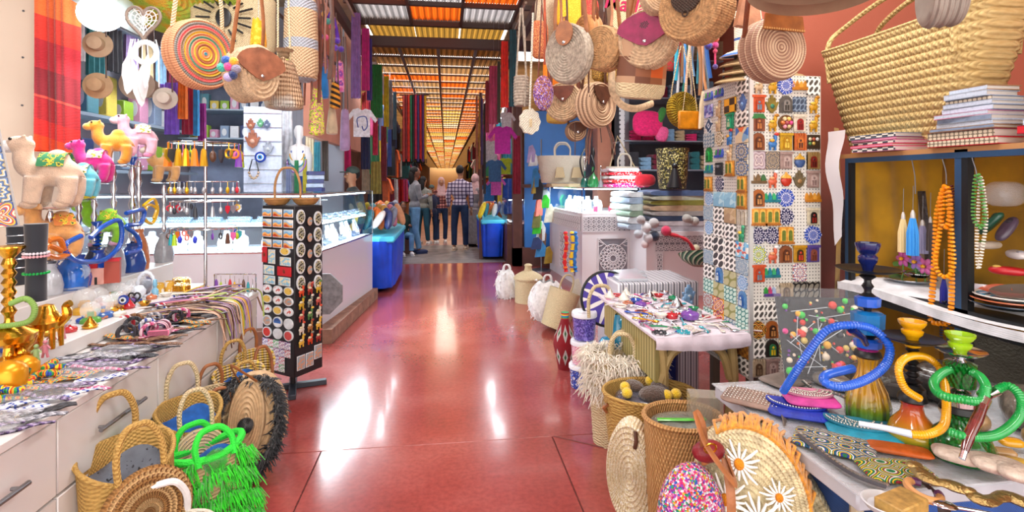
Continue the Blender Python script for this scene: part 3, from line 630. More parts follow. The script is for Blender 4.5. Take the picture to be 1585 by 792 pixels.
# rows as in the photo, top to bottom
LEFT = ['AA.W','hfYB','DfEW','tRbm','UAfS','N?OS','OF.O','LssO','uWqV','LWWl','WXWz','uXWu','WdoL','ToTd','cyoT','TytT','dcgp','.CuW']
RIGHT = ['fa*@W','3J4Za','6a05a','7b891','ekvPw','#irjv','xN*.@','OOF.!','FFO.*','Gi7$%','3N.M.','.H^KK','WWk2.','QxntW','W&22t','^v.W.']
ordn = ['first','second','third','fourth','fifth','sixth','seventh','eighth','ninth','tenth','eleventh','twelfth','thirteenth','fourteenth','fifteenth','sixteenth','seventeenth','eighteenth']
def tiles(rows,face):
    nr = len(rows); rh = (TZ1-TZ0-.01)/nr
    for j,row in enumerate(rows):
        nc = len(row); cwid = (TD-.01 if face == 0 else TW-.015)/nc; s = min(cwid/.074,rh/.086)
        for i,k in enumerate(row):
            if k == '.': continue
            fn,nm,ds = TK[k]; z = TZ1-.005-(j+.5)*rh
            me = cached('tile_kind_'+k,fn)
            j1 = R(-.04,.04)
            if face == 0: loc = (TX-.003,TY+TD-.01-(i+.5)*cwid,z); rot = (0,j1*0,-pi/2); where = '%s from the back, passage face' % ordn[i]
            else: loc = (TX+.005+(i+.5)*cwid,TY-.003,z); rot = (0,0,0); where = '%s from the corner, front face' % ordn[i]
            sx = cwid/.086 if me.name.startswith('tile_kind') and nm in ('souvenir_tile','lattice_tile') else s
            O(nm,me,None,loc,rot,(min(sx,1.32),1,rh/.0875 if nm in ('souvenir_tile','lattice_tile') else s),
              label='%s, %s row %s' % (ds,ordn[j],where),cat='tile' if 'tile' in nm else 'magnet',grp='souvenir tiles and magnets on the pegboard')
tiles(LEFT,0); tiles(RIGHT,1)
# ================================================================== FOREGROUND TABLE (right)
ft = thing('market_table','grey-edged folding table with a plastic cover carrying hookahs and leather purses','table')
gt = mat('grey_table_edge','#b9bcc4',.35,vary=.08)
O('tabletop',MB(gt).box(.985,2.2,1.13,1.80,.70,.745,.006),ft)
O('plastic_cover',MB(mat('clear_plastic_sheet','#dfe4e8',.12,alpha=.35,bump=lambda c: c.noise(25,4),bs=.8)).box(.98,2.2,1.125,1.81,.7455,.7495),ft)
for x,y in ((1.06,1.22),(1.06,1.72),(2.1,1.22),(2.1,1.72)): O('leg',MB(mat('table_leg_beige','#b8ad94',.5)).tube([(x,y,0),(x,y,.7)],.016,8),ft)
tb2 = O('tablecloth',MB(cloth('navyblue','#1b4f9c')).box(1.10,2.1,1.20,1.76,.02,.69),None,label='blue cloth hanging under the grey folding table',cat='tablecloth')
# ---- shelf unit behind the table, facing the passage
SX = 1.9
fr = mat('dark_blue_steel','#28486c',.4,.3); frd = mat('black_steel','#15181c',.45,.3)
sh = thing('shelf_unit','blue and black steel shelf unit lined with yellow cloth, stacked with notebooks on top','shelf')
def post(x,y,z0,z1,a=.02):
    O('post',MB(fr).box(x,x+a,y,y+a,z0,z1).use(frd).box(x-.0,x+a+.002,y-a*.9,y,z0,z1),sh)
y_a,y_b = ax(1313,300,SX).y,ax(1488,300,SX).y
ztop = ax(1400,240,SX).z
post(SX,y_a,.0,ztop); post(SX,y_b,.0,ztop+.01,.026); post(SX,.85,.0,ztop)
O('rail',MB(fr).box(SX-.002,SX+.018,.85,y_a,ztop-.022,ztop),sh); O('rail',MB(frd).box(SX-.002,SX+.018,.85,y_a,.95,.975),sh)
O('shelf_board',MB(mat('chipboard','#a9794a',.7)).box(SX,2.5,.85,y_a+.05,ztop,ztop+.02),sh)
def sag(z,m,dx=0.):
    return MB(m).grid(lambda u,v: (SX-.04+dx+u*.5,.88+v*(y_a-.86),z+.012*sin(v*9)-.02*(1-u)**6+.006*sin(u*13+v*5)),14,22)
wht = cloth('sheet_white','#e4e6ec')
zs = ax(1400,452,SX).z
O('shelf_board',MB(frd).box(SX,2.45,.86,y_a+.02,zs-.03,zs-.012),sh)
s_ = sag(zs,wht); s_.grid(lambda u,v: (SX-.04,.88+v*(y_a-.86),zs-.02-.035*u+.012*sin(v*9)),2,22); O('shelf_liner',s_,sh)
ycl = cloth('mustard','#c99410',vary=.3,vs=5)
yb = MB(ycl).grid(lambda u,v: (2.44+.012*sin(u*23+v*3),.8+u*(y_a-.72),.6+v*(ztop-.6)),40,8)
yb.grid(lambda u,v: (1.93+u*.5,y_a+.03+.012*sin(u*19+v*4),.45+v*(ztop-.42)),24,8)
O('yellow_curtain',yb,None,label='mustard yellow cloth lining the back of the blue steel shelf',cat='curtain')
yb = MB(ycl).grid(lambda u,v: (1.86+.0+.05*u,y_a+.035+.03*u+.01*sin(v*7),.45+v*(ztop+.12-.42)),6,12)
O('yellow_curtain',yb,None,label='mustard yellow cloth strip wrapping the outer edge of the shelf beside the tile column',cat='curtain')
q = ax(1300,200,1.84)
wp = MB(mat('thin_white_film','#eceaf0',.4,tl=.3)).grid(lambda u,v: (1.85+.01*sin(v*8),q.y-.0+.10*u*(.4+v*.6)*1.1+.01*sin(v*11),1.24+v*.5-.05*u*(1-v)),8,14)
O('plastic_film',wp,None,label='translucent white plastic film hanging beside the shelf post',cat='plastic sheet')
# ---- notebooks stacked on the shelf
pap = mat('page_edges','#d8cfc4',.8,bump=lambda c: (c.z*3000).sin(),bs=.2)
def book(w,d,h,cov,hard=True,sp=None):
    def f():
        m = MB(sp or cov).box(-w/2,-w/2+.004,-d/2,d/2,0,h,.001); m.use(cov).box(-w/2,w/2,-d/2,d/2,0,.003).box(-w/2,w/2,-d/2,d/2,h-.003,h); m.use(pap).box(-w/2+.003,w/2-.005,-d/2+.005,d/2-.005,.003,h-.003); return m
    return f
bc = {k: mat('cover_'+k,'#888888',.5,pat=p) for k,p in dict(
    silver=lambda c: c.ramp(c.noise(80,3),['#8a98b0','#b8c4d4','#6f7f9a'],'LINEAR'),navy=lambda c: c.ramp((c.y*110).sin()*(c.z*160).cos()*.5+.5,['#2a3440','#dcd8d0']),pink=lambda c: c.ramp(c.noise(60),['#b03a70','#d890b0','#8c2c58'],'LINEAR'),
    red=lambda c: c.ramp(c.noise(30),['#b81420','#d42030'],'LINEAR'),bone=lambda c: c.ramp((c.y*190).sin()*(c.z*240).sin()*.5+.5,['#cabfa8','#6c6050','#c8bca4']),wine=lambda c: c.ramp(c.noise(40),['#7a1838','#94284c'],'LINEAR'),ink=lambda c: c.ramp(c.noise(50),['#39465c','#7c8ca4','#2c3648'],'LINEAR'),kraft=lambda c: c.ramp(c.noise(70),['#8a6a48','#b08a60'],'LINEAR')).items()}
names = dict(silver='silver-grey',navy='dark patterned',pink='magenta',red='bright red',bone='bone-patterned',wine='wine red',ink='ink blue',kraft='kraft brown')
z0 = ztop+.022
stack = [(1.98,1.69,[('red','bone',.026),('wine','bone',.030),('kraft','ink',.014),('silver','silver',.016),('silver','ink',.018),('pink','silver',.016),('ink','silver',.020),('silver','silver',.016),('ink','bone',.016),('silver','silver',.02),('kraft','silver',.018)],'tall stack by the straw basket'),
         (1.96,2.06,[('pink','navy',.018),('red','pink',.012),('pink','navy',.014),('wine','pink',.012),('ink','navy',.018)],'low stack before the straw basket'),
         (1.99,1.37,[('red','bone',.026),('wine','red',.028),('silver','silver',.018),('ink','kraft',.018),('silver','ink',.018),('kraft','silver',.016),('ink','bone',.018)],'stack beside the silver bag')]
for X,Y,L,wh in stack:
    z = z0
    for i,(cv,sp,h) in enumerate(L):
        dy = (len(L)-i)*.003
        w,dd = .19-.0045*i,.25-.011*i if len(L) > 6 else .24
        O('notebook',cached('nb_%s_%s_%.3f_%d_%d' % (cv,sp,h,len(L),i),book(w,dd,h,bc[cv],sp=bc[sp])),None,(X+R(-.008,.008),Y+R(-.012,.012),z),(0,0,R(-.06,.06)),label='%s notebook, %s spine, %s up in the %s' % (names[cv],names[sp],ordn[i],wh),cat='notebook',grp='notebooks stacked on the shelf top'); z += h+.0005
sil = mat('silver_weave','#c8ccd8',.4,pat=lambda c: c.ramp(c.noise(120,2),['#9aa0b0','#e8eaf2'],'LINEAR'),bump=lambda c: ((c.y+c.z)*300).sin()*((c.y-c.z)*300).sin(),bs=.6)
O('silver_basket',MB(sil).lathe([(.10,0),(.16,.02),(.25,.2),(.30,.34),(.295,.34),(.24,.2),(.15,.03),(0,.025)],32,sq=.7),None,(2.33,1.33,z0),(0,-.25,.2),label='large silver woven bag behind the notebooks on the shelf',cat='bag')
O('hanging_fabric',MB(cloth('sunset','#e0521c',pat=lambda c: c.ramp((c.z*2.2).frac(),['#e8401c','#f08020','#d82818'],'CONSTANT'))).grid(lambda u,v: (2.42+.02*sin(u*9),.72+.75*u,1.95+1.2*v),16,6),None,label='orange and red striped fabric hanging above the silver bag',cat='fabric')
# ---- big palm-leaf basket on the shelf
def big_basket():
    t = thing('straw_basket','huge trapezoidal palm-leaf basket on the shelf above the yellow cloth','basket',(2.13,2.13,z0),(0,0,.0))
    pal = mat('palm_plait','#c9ac6a',.7,pat=lambda c: c.ramp(c.noise(30,3,(1,1,4))*.6+c.noise(4)*.4,['#8c7038','#b4965a','#cdb67e','#bfa268'],'LINEAR'),
              bump=lambda c: ((c.y*260+c.z*120).sin().abs()+((c.y*260-c.z*200).sin())*.4),bs=.5)
    Hb,n = .53,16
    def pt(u,v,o=0.):
        a = 2*pi*u; k = v; L = .27+.165*k+o; D = .12+.08*k+o
        ca,sa = cos(a),sin(a); e = .6
        x = D*math.copysign(abs(ca)**e,ca); y = L*math.copysign(abs(sa)**e,sa)
        band = (v*n) % 1.0; bulge = .006*sin(pi*band)
        rim = .035*(abs(sa)**2)*max(0,(v-.5)*2)
        return (x*(1+bulge/D),y*(1+bulge/L),v*Hb+rim)
    m = MB(pal).grid(lambda u,v: pt(u,v),96,n*6,True); m.grid(lambda u,v: pt(u,1-v*.9,-.006),72,10,True); m.lathe([(0,.004),(.1,.003)],12,sq=1.8); O('body',m,t)
    O('rim',MB(pal).tube([pt(i/72,1,0) for i in range(72)],.008,6,True),t)
    for s,zz in ((-1,0),(1,0)):
        P = [pt(.5+s*.0 + (.085 if True else 0),.78),pt(.5+.085,1.02)]
        sgn = -1 if s < 0 else 1
        a1 = Vector(pt(.5-.14,.70)); b1 = Vector(pt(.5+.14,.70)); 
        if s > 0: a1.x *= -1; b1.x *= -1
        off = Vector((-.008 if s < 0 else .008,0,0))
        pth = spl([a1+off,a1+off*2+Vector((.0,0,.19)),Vector((a1.x*.7,a1.y*.85,.66)),Vector((a1.x*.5,0,.74)),Vector((a1.x*.7,b1.y*.85,.66)),b1+off*2+Vector((.0,0,.19)),b1+off],6)
        O('handle',MB(pal).tube(pth,.012,8),t)
    return t
bb = big_basket()
# ================================================================== HOOKAHS, PURSES AND SOUVENIRS ON THE FOREGROUND TABLE
def lat(m,prof,n=24,c=(0,0,0)): return MB(m).lathe(prof,n,c)
def gloss_m(k,col='#888888',r=.15): return mat('glossy_'+k,col,r,coat=.4,vary=.12,vs=25)
def hose(m,pts,r,rib=True,n=10,ribstep=.006):
    P = spl(pts,14); L = [0]
    for a,b in zip(P,P[1:]): L.append(L[-1]+(Vector(b)-Vector(a)).length)
    if rib:
        k = max(8,int(L[-1]/(ribstep/2))); Q = []; rr = []; j = 0
        for i in range(k+1):
            d = L[-1]*i/k
            while j < len(L)-2 and L[j+1] < d: j += 1
            f = (d-L[j])/max(1e-9,L[j+1]-L[j]); Q.append(P[j].lerp(P[j+1],min(1,f))); rr.append(r*(1.0 if i % 2 else .84))
        return MB(m).tube(Q,rr,n)
    return MB(m).tube(P,r,n)
def hookah(label,loc,H,stem_m,tray_m,tray_r,bowl_m,base_m,neck=.3,stem_parts=None,vase_r=.06,sq=False):
    t = thing('hookah',label,'hookah',loc)
    b = H*neck
    O('vase',lat(base_m,[(0,0),(vase_r*.95,.003),(vase_r,.02),(vase_r*1.02,b*.28),(vase_r*.85,b*.5),(vase_r*.5,b*.72),(vase_r*.42,b*.9),(vase_r*.5,b)],28),t)
    O('collar',lat(black if not sq else stem_m,[(vase_r*.5,b),(vase_r*.62,b+.006),(vase_r*.55,b+.02),(vase_r*.36,b+.028),(vase_r*.5,b+.04),(vase_r*.3,b+.05)],20),t)
    zt = H*.84; pr = [(.012,b+.05)]; k = 7
    for i in range(k): z = b+.05+(zt-b-.05)*(i+.5)/k; pr += [(.010,z-.3*(zt-b)/k),(.017 if i % 2 else .024,z),(.010,z+.3*(zt-b)/k)]
    O('stem',lat(stem_m,pr+[(.012,zt)],16),t)
    for (z,r,h,m,n) in (stem_parts or []): 
        O('stem_ring',lat(m,[(r*.7,z-h/2),(r,z-h/2+.004),(r*1.05,z+h/2-.006),(r*.75,z+h/2)],n),t)
    O('tray',lat(tray_m,[(.01,zt-.004),(tray_r*.7,zt-.002),(tray_r*.97,zt+.007),(tray_r,zt+.010),(tray_r*.95,zt+.009),(tray_r*.65,zt+.003),(.01,zt+.002)],36),t)
    e = H-zt
    O('bowl',lat(bowl_m,[(.014,zt+.002),(.018,zt+e*.2),(.026,zt+e*.35),(.027,zt+e*.5),(.02,zt+e*.58),(.028,zt+e*.7),(.034,zt+e*.9),(.034,H),(.028,H),(.024,zt+e*.75),(0,zt+e*.65)],24),t)
    return t
pB = az(1343,652,.75); hB = ax(1343,402,pB.x).z
bluep = gloss_m('blue','#1f5fd0'); dkblue = gloss_m('navy','#14205c'); yel_p = gloss_m('yellow','#eaa80c'); gr_p = gloss_m('lime','#9cc81c'); em = gloss_m('emerald','#12a048')
vase1 = mat('vase_amber_green','#886600',.08,pat=lambda c: c.ramp(c.z*7,[(0,'#0f7a4c'),(.35,'#5c7c10'),(.7,'#c8900c')],'LINEAR'),bump=lambda c: (c.x.at2(c.y)*14).sin(),bs=.6,coat=.8)
vase2 = mat('vase_rainbow','#c05020',.1,pat=lambda c: c.ramp(c.z*8,[(0,'#108040'),(.25,'#a8960c'),(.6,'#c86818'),(1,'#b01c30')],'LINEAR'),coat=.8)
vase3 = mat('vase_faceted_green','#0c8a2c',.06,coat=1,bump=lambda c: ((c.x.at2(c.y)*18).sin()*(c.z*260).sin()),bs=1,trans=.3)
hb = hookah('tall blue hookah with navy bowl, black tray and amber-green vase',pB,1.5-(375-280)/_ray(1343,0)[1]*pB.y-.75,black,mat('tray_black','#1c2024',.3,.5),.088,dkblue,vase1,.36,
       [(.375,.034,.035,bluep,8),(.31,.044,.07,gloss_m('cyan','#1c7cc4'),8),(.245,.037,.03,bluep,8),(.213,.028,.035,gloss_m('pink','#d03c90'),16)],.062)
pY = az(1412,685,.75)
hookah('small hookah with yellow bowl, black tray and red-yellow vase',pY,.35,black,mat('tray_black'),.074,yel_p,vase2,.34,[(.28,.02,.014,yel_p,12)],.06)
pG = az(1486,706,.75)
hookah('green glass hookah with lime bowl, chrome tray and faceted emerald vase',pG,.335,chrome,chrome,.058,gr_p,vase3,.36,[(.225,.036,.07,vase3,10),(.15,.037,.03,chrome,20)],.076)
# hoses: coiled plastic with metal or wooden mouthpieces
def H3(uvd): return [at(u,v,d) for u,v,d in uvd]
t = thing('hookah_hose','blue plastic hookah hose looping around the tall blue hookah','hose')
O('tube',hose(bluep,H3([(1212,606,1.50),(1232,575,1.44),(1262,530,1.40),(1285,508,1.38),(1320,503,1.36),(1352,510,1.36),(1376,535,1.34),(1372,562,1.32),(1345,585,1.30),(1305,598,1.28),(1278,592,1.29),(1280,580,1.33),(1320,570,1.38)]),.0125,True,10,.008),t)
O('sleeve',MB(dkblue).tube([at(1318,509,1.36),at(1334,521,1.37),at(1340,532,1.39)],[.013,.010,.009],10),t)
t = thing('hookah_hose','yellow ribbed hookah hose draped beside the small yellow hookah','hose')
O('tube',hose(yel_p,H3([(1424,617,1.24),(1400,600,1.24),(1391,570,1.25),(1404,553,1.28),(1432,552,1.30),(1456,572,1.28),(1464,612,1.22),(1462,655,1.17),(1440,671,1.15),(1410,672,1.16)]),.0105,True,10,.006),t)
O('mouthpiece',MB(mat('clear_handle','#c0d0e0',.1,coat=1)).tube(H3([(1412,672,1.16),(1370,662,1.2),(1330,655,1.24)]),[.010,.008,.007],10),t)
t = thing('hookah_hose','thick green hookah hose coiled around the green glass hookah','hose')
O('tube',hose(em,H3([(1518,612,1.14),(1526,598,1.15),(1510,578,1.20),(1470,572,1.24),(1446,590,1.22),(1455,610,1.17),(1490,618,1.13),(1520,620,1.12),(1525,600,1.14)]),.0115),t)
O('tube',hose(em,H3([(1470,668,1.12),(1500,676,1.09),(1545,672,1.09),(1577,645,1.12),(1580,615,1.14),(1560,597,1.17),(1535,608,1.18)]),.0115),t)
O('mouthpiece',MB(mat('dark_cherry_wood','#6c1410',.2,coat=1,vary=.4,vs=60)).tube(H3([(1522,626,1.11),(1512,650,1.10),(1500,675,1.09),(1493,698,1.08)]),[.010,.0125,.012,.008],12),t)
O('ferrule',MB(chrome).tube(H3([(1526,618,1.12),(1520,630,1.11)]),.012,12),t); O('ferrule',MB(chrome).tube(H3([(1493,698,1.08),(1489,710,1.075)]),.007,10),t)
O('ferrule',MB(chrome).tube(H3([(1545,603,1.17),(1533,609,1.18)]),.0125,12).use(mat('dark_cherry_wood')).tube(H3([(1533,609,1.18),(1520,622,1.2)]),.010,10),t)
# ---- purses
def pillow(m,w,d,h,e=.35,n=32,k=10):              # soft rounded flat body
    def f(u,v):
        a = 2*pi*u; ca,sa = cos(a),sin(a); q = sin(pi*v)**.5 if 0 < v < 1 else 0
        return (w/2*q*math.copysign(abs(ca)**e,ca),d/2*q*math.copysign(abs(sa)**e,sa),h*(.5-.5*cos(pi*v)))
    return m.grid(f,n,k,True)
stud = mat('silver_studs','#d8d4cc',.25,.9)
def purse(label,u,v,z,w,d,h,rz,body,flap=None,pattern='rim',tassel=None,tilt=(0,0),cat='purse',sc=stud,nm='leather_purse'):
    p = az(u,v,z) if not isinstance(u,Vector) else u
    t = thing(nm,label,cat,p,(tilt[0],tilt[1],rz))
    O('body',pillow(MB(body),w,d,h),t)
    if flap:
        m = MB(flap); P = [(-w/2+.004,d*.42)]+[(w*.5*sin(a*pi/16-pi/2),d*.30-d*.52*cos(a*pi/16-pi/2)) for a in range(17)]+[(w/2-.004,d*.42)]
        m.xf((0,0,h+.003)).poly(P,.005,'z'); m.no(); O('flap',m,t)
        s = MB(sc)
        for a in range(1,32): an = a*pi/32-pi/2; s.ell((w*.46*sin(an),d*.30-d*.47*cos(an),h+.007),.0034,6,4)
        if pattern == 'full':
            for rr in (.38,.3,.2):
                for a in range(1,20): an = a*pi/20-pi/2; s.ell((w*rr*sin(an),d*.30-d*rr*cos(an),h+.007),.0034,6,4)
        O('studs',s,t,kind='stuff')
    elif pattern == 'studs':
        s = MB(sc)
        for i in range(16):
            for j in range(7): s.ell((w*(-.42+.84*i/15),d*(-.38+.76*j/6)+.003*(i % 2),h*.98),.0032,6,4)
        O('studs',s,t,kind='stuff')
    if tassel:
        g = MB(tassel[0]); x,y = tassel[1]*w/2,tassel[2]*d/2; tx,ty,L,n = tassel[3:]
        for i in range(n):
            a = (i/(n-1)-.5)*.5; g.tube(spl([(x,y+(i/(n-1)-.5)*d*.5,h*.6),(x+tx*L*.4,y+ty*L*.4+a*.05,h*.8),(x+tx*L*.8,y+ty*L*.8+a*.1,h*.1-.01),(x+tx*L,y+ty*L+a*.12,h*.1-.02-L*.45-R(0,.02))],3),.0022,4)
        O('tassel',g,t)
    return t
taupe = leather('taupe','#9c7f70'); lblue = leather('royal','#1f3cc0'); lpink = leather('pink','#e048a8'); lturq = leather('turquoise','#1fa4c4'); lor = leather('orange','#d8661c'); lbl2 = leather('steelblue','#2c74b8'); lgrey = leather('greybrown','#7c7068')
kil = lambda key,cols,f=55: mat('kilim_'+key,'#888888',.85,pat=lambda c: c.ramp((((c.x*f).sin().abs()+(c.y*f*1.3).sin().abs())*1.4+c.x*9).frac(),cols),bump=lambda c: (c.x*900).sin()*(c.y*900).sin(),bs=.3)
k1 = kil('green_blue',['#1c6a3c','#1c3c9c','#e8e0d0','#2c7a4c','#e0b020','#1f2f80']); k2 = kil('red_green',['#8c1c2c','#d8d8d0','#1c7a44','#1c5c38','#e8c020','#0f6a38'])
purse('flat grey-brown suede pouch behind the studded taupe purse',1215,592,.75,.17,.12,.02,.3,lgrey)
purse('taupe leather purse with rows of silver studs at the table corner',1165,622,.752,.19,.14,.022,-.75,taupe,None,'studs',(lgrey,.9,-.6,.35,-.8,.10,14))
purse('royal blue leather purse with studded rim under the pink purse',1235,640,.755,.18,.13,.022,-.5,lblue,lblue,'rim')
purse('pink leather purse with studded flap on top of the blue purse',1254,622,.781,.16,.12,.022,-.35,lpink,leather('palepink','#d88aa8'),'full')
purse('turquoise leather purse with silver-studded oval flap',1335,672,.752,.19,.13,.022,-.5,lturq,leather('tealflap','#2c8ca8'),'full')
purse('steel blue leather purse half under the turquoise one',1388,668,.754,.20,.12,.02,-.25,lbl2,None,'')
purse('folded orange leather wallet beside the turquoise purse',1392,700,.755,.15,.06,.018,-.5,lor)
purse('green and blue kilim clutch on the plastic table cover',1290,690,.752,.20,.14,.018,-.75,k1,None,'',nm='kilim_clutch')
purse('red and green kilim clutch with brown leather fringe',1388,735,.752,.17,.11,.022,-.25,k2,None,'',(leather('darkfringe','#4c342c'),.3,-.9,.15,-.9,.09,16),nm='kilim_clutch')
bl = MB(leather('blackbelt','#3c3c44')); pth = spl([az(1238,672,.775),az(1280,706,.765),az(1325,735,.765),az(1372,752,.765)],8); bl.tube(pth,.012,8,flat=.35)
t = thing('studded_belt','dark belt with square silver studs along the table edge','belt'); O('strap',bl,t); st_ = MB(stud)
for p in pth: st_.cb((p.x,p.y,p.z+.005),(.008,.008,.004))
O('studs',st_,t,kind='stuff')
bl = MB(black); pth = spl([az(1243,590,.775),az(1262,604,.80),az(1300,612,.81),az(1340,640,.79)],7); bl.tube(pth,.006,6,flat=.5); O('beaded_belt',bl.use(stud) and [bl.ell(tuple(p+Vector((0,0,.004))),.004,6,4) for p in pth] and bl,None,label='thin black belt with pale beads across the pink purse',cat='belt')
# ---- pack of pom-pom bead necklaces leaning on the tile column
t = thing('bead_necklace_pack','clear plastic pack of black card with bright pom-poms and beads behind the blue hose','necklace pack',az(1315,610,.77)+Vector((.02,.12,.0)),(-.35,0,-.25))
O('card',MB(mat('black_card','#181418',.6)).box(-.15,.15,0,.006,0,.30),t)
pc = [gloss_m('pp%d' % i,c,.6) for i,c in enumerate(['#2cc83c','#e0308c','#f0b020','#e03020','#f0e0c8','#e87020','#1c1c2c','#7a3ca0','#d8c060'])]
rg = random.Random(3)
for i in range(46):
    x,z = rg.uniform(-.14,.14),rg.uniform(.01,.29); g = pc[rg.choice([0,0,1,2,3,3,4,5,6,8])]; r = rg.uniform(.009,.015)
    O('pom_pom',cached('pp_'+g.name,lambda: MB(g).ell((0,0,0),1,10,7)),t,(x,-.008,z),None,r)
for i in range(150):
    x,z = rg.uniform(-.145,.145),rg.uniform(.005,.295)
    if i % 2: O('bead',cached('bd_'+pc[i % 9].name,lambda: MB(pc[i % 9]).ell((0,0,0),1,6,4)),t,(x,-.004,z),None,rg.uniform(.004,.007))
st2 = MB(mat('string_pale','#c8d0d8',.4))
for i in range(16): a = (rg.uniform(-.14,.14),-.01,rg.uniform(.02,.28)); b = (rg.uniform(-.14,.14),-.018,rg.uniform(.02,.28)); st2.tube([a,b],.0012,4)
O('string',st2,t,kind='stuff'); O('plastic_sleeve',MB(mat('clear_wrap','#dfe8f0',.06,alpha=.05,bump=lambda c: c.noise(14,3),bs=.6)).box(-.165,.165,-.028,-.024,-.01,.33),t)
# ---- brass dagger, wrapped goods, dish at the near edge
t = thing('brass_letter_opener','long ornate brass dagger sheath lying across the near table corner','dagger')
bm_ = mat('aged_brass','#a8905c',.3,.9,bump=lambda c: c.noise(90,3),bs=.5)
P = [az(1415,722,.80),az(1440,742,.80),az(1470,750,.80),az(1500,762,.80),az(1525,775,.80),(az(1560,768,.80)),az(1600,786,.80)]
P = [Vector(p) for p in P]; O('sheath',MB(bm_).tube(spl(P,6),[.014+.008*abs(sin(i*.35)) for i in range(37)],10,flat=.4),t)
O('boss',MB(bm_).ell(tuple(P[0]+Vector((0,0,.004))),(.02,.016,.007),14,6),t); O('boss',MB(bm_).ell(tuple(P[3]+Vector((0,0,.004))),(.016,.013,.007),14,6),t)
pk = mat('tissue_wrap','#d8c4b4',.35,vary=.15,vs=30,bump=lambda c: c.noise(40,4),bs=1)
for i,(u,v,w,d,rz,lb) in enumerate(((1478,712,.10,.05,-.6,'pale tissue-wrapped packet left of the cherry wood mouthpiece'.replace('left of','beside')),(1545,728,.12,.07,-.5,'crumpled white tissue-wrapped packet under the green hose'),(1580,742,.10,.06,-.5,'folded white tissue packet at the table end beneath the brass dagger'))):
    q = az(u,v,.78); O('wrapped_packet',pillow(MB(pk),w,d,.03,.5),None,q,(.1,.1,rz),label=lb,cat='packet')
for i,(u,v,c1,lb) in enumerate(((1565,690,'#d89a10','small yellow cellophane-wrapped souvenir beside the green vase'),(1572,722,'#c8a040','amber cellophane-wrapped souvenir below the yellow one'),(1552,706,'#b08a5c','tan wooden souvenir in cellophane near the green vase'))):
    q = az(u,v,.76); O('wrapped_souvenir',pillow(MB(gloss_m('wr%d' % i,c1)),.06,.035,.022,.6),None,q,(0,0,-.4),label=lb,cat='souvenir')
q = az(1428,765,.76); O('camel_bone_bangle',MB(mat('bone_tan','#c89058',.35,pat=lambda c: c.mix(c.x.gt(.012),'#c89058','#6a3a6c'))).tube(ring((0,0,.01),.032,24,'xy',.5,5.6),.009,8),None,q,(.2,0,.5),label='tan horn bangle with a purple end at the near table edge',cat='bangle')
q = az(1462,785,.76); O('steel_spoon',MB(chrome).ell((0,0,.006),(.026,.018,.006),14,8).tube([(.02,0,.006),(.12,.01,.008)],[.004,.003],8),None,q,(0,0,-.6),label='polished steel spoon at the near table edge',cat='spoon')
q = az(1372,786,.76); O('glass_dish',MB(mat('milky_glass','#c8ccd0',.2)).lathe([(0,0),(.04,0),(.05,.014),(.046,.015),(.036,.004),(0,.004)],24),None,q,label='small milky glass dish at the near corner of the table',cat='dish')
q = az(1395,790,.76); O('wooden_box',MB(mat('thuja_wood','#c09850',.5,vary=.3,vs=50)).box(-.05,.05,-.03,.03,0,.03,.003),None,q,(0,0,.3),label='small golden wooden box beside the milky dish',cat='box')
# big dark metal tray and goods behind hookahs
q = az(1560,600,.76); O('engraved_tray',MB(mat('dark_pewter','#8c8478',.35,.6,bump=lambda c: c.noise(90,3),bs=.5)).lathe([(0,.004),(.12,.004),(.16,.03),(.165,.03),(.13,0),(0,0)],36),None,(q.x+.08,q.y+.1,.78),(.5,-.35,0),label='large dark engraved metal tray behind the green hookah',cat='tray')
for i,(u,v,c1,lb) in enumerate(((1450,640,'#3c3430','dark carved wooden box behind the yellow hose'),(1540,640,'#2c2a2c','black metal teapot base behind the green hose'))):
    q = az(u,v,.76); q.y += .14; O('carved_box',MB(mat('dk%d' % i,c1,.5,vary=.4,vs=40)).box(-.07,.07,-.04,.04,0,.05,.008),None,q,(0,0,-.6+i),label=lb,cat='box')
# ---- shelf contents under the notebooks
def tassel(label,u,v0,v1,X,r,col,head='#c8c4c0'):
    a,b = ax(u,v0,X),ax(u,v1,X); L = a.z-b.z
    t = thing('key_tassel',label,'tassel',a)
    g = MB(mat('silk_'+col,col,.5,sheen=.4)); n = 26
    for i in range(n):
        an = i*2.399; rr = r*sqrt((i+.5)/n); g.tube([(rr*.35*cos(an),rr*.35*sin(an),-L*.18),(rr*cos(an),rr*sin(an),-L*.5),(rr*1.05*cos(an),rr*1.05*sin(an),-L)],r*.24,5)
    O('skirt',g,t); O('head',MB(mat('silk_'+head,head,.4,.3)).lathe([(r*.25,-L*.28),(r*.5,-L*.2),(r*.45,-L*.08),(r*.2,0)],14),t)
    O('cord',MB(mat('cord_grey','#6c6a68',.6)).tube([(0,0,0),(.002,0,.10)],.0016,4),t)
tassel('large bright blue silk tassel hanging in the yellow shelf',1413,325,395,1.92,.019,'#1a8ee0'); tassel('cream silk tassel beside the blue tassel in the shelf',1398,328,390,1.93,.016,'#e0c890')
tassel('grey-violet tassel behind the blue tassel in the shelf',1428,340,392,2.0,.018,'#8a86a8'); tassel('dark brown tassel beside the amber beads in the shelf',1440,335,388,2.0,.012,'#3c2c28')
tassel('royal blue tassel hanging below the amber prayer beads',1461,425,470,1.93,.011,'#16219c','#10186c')
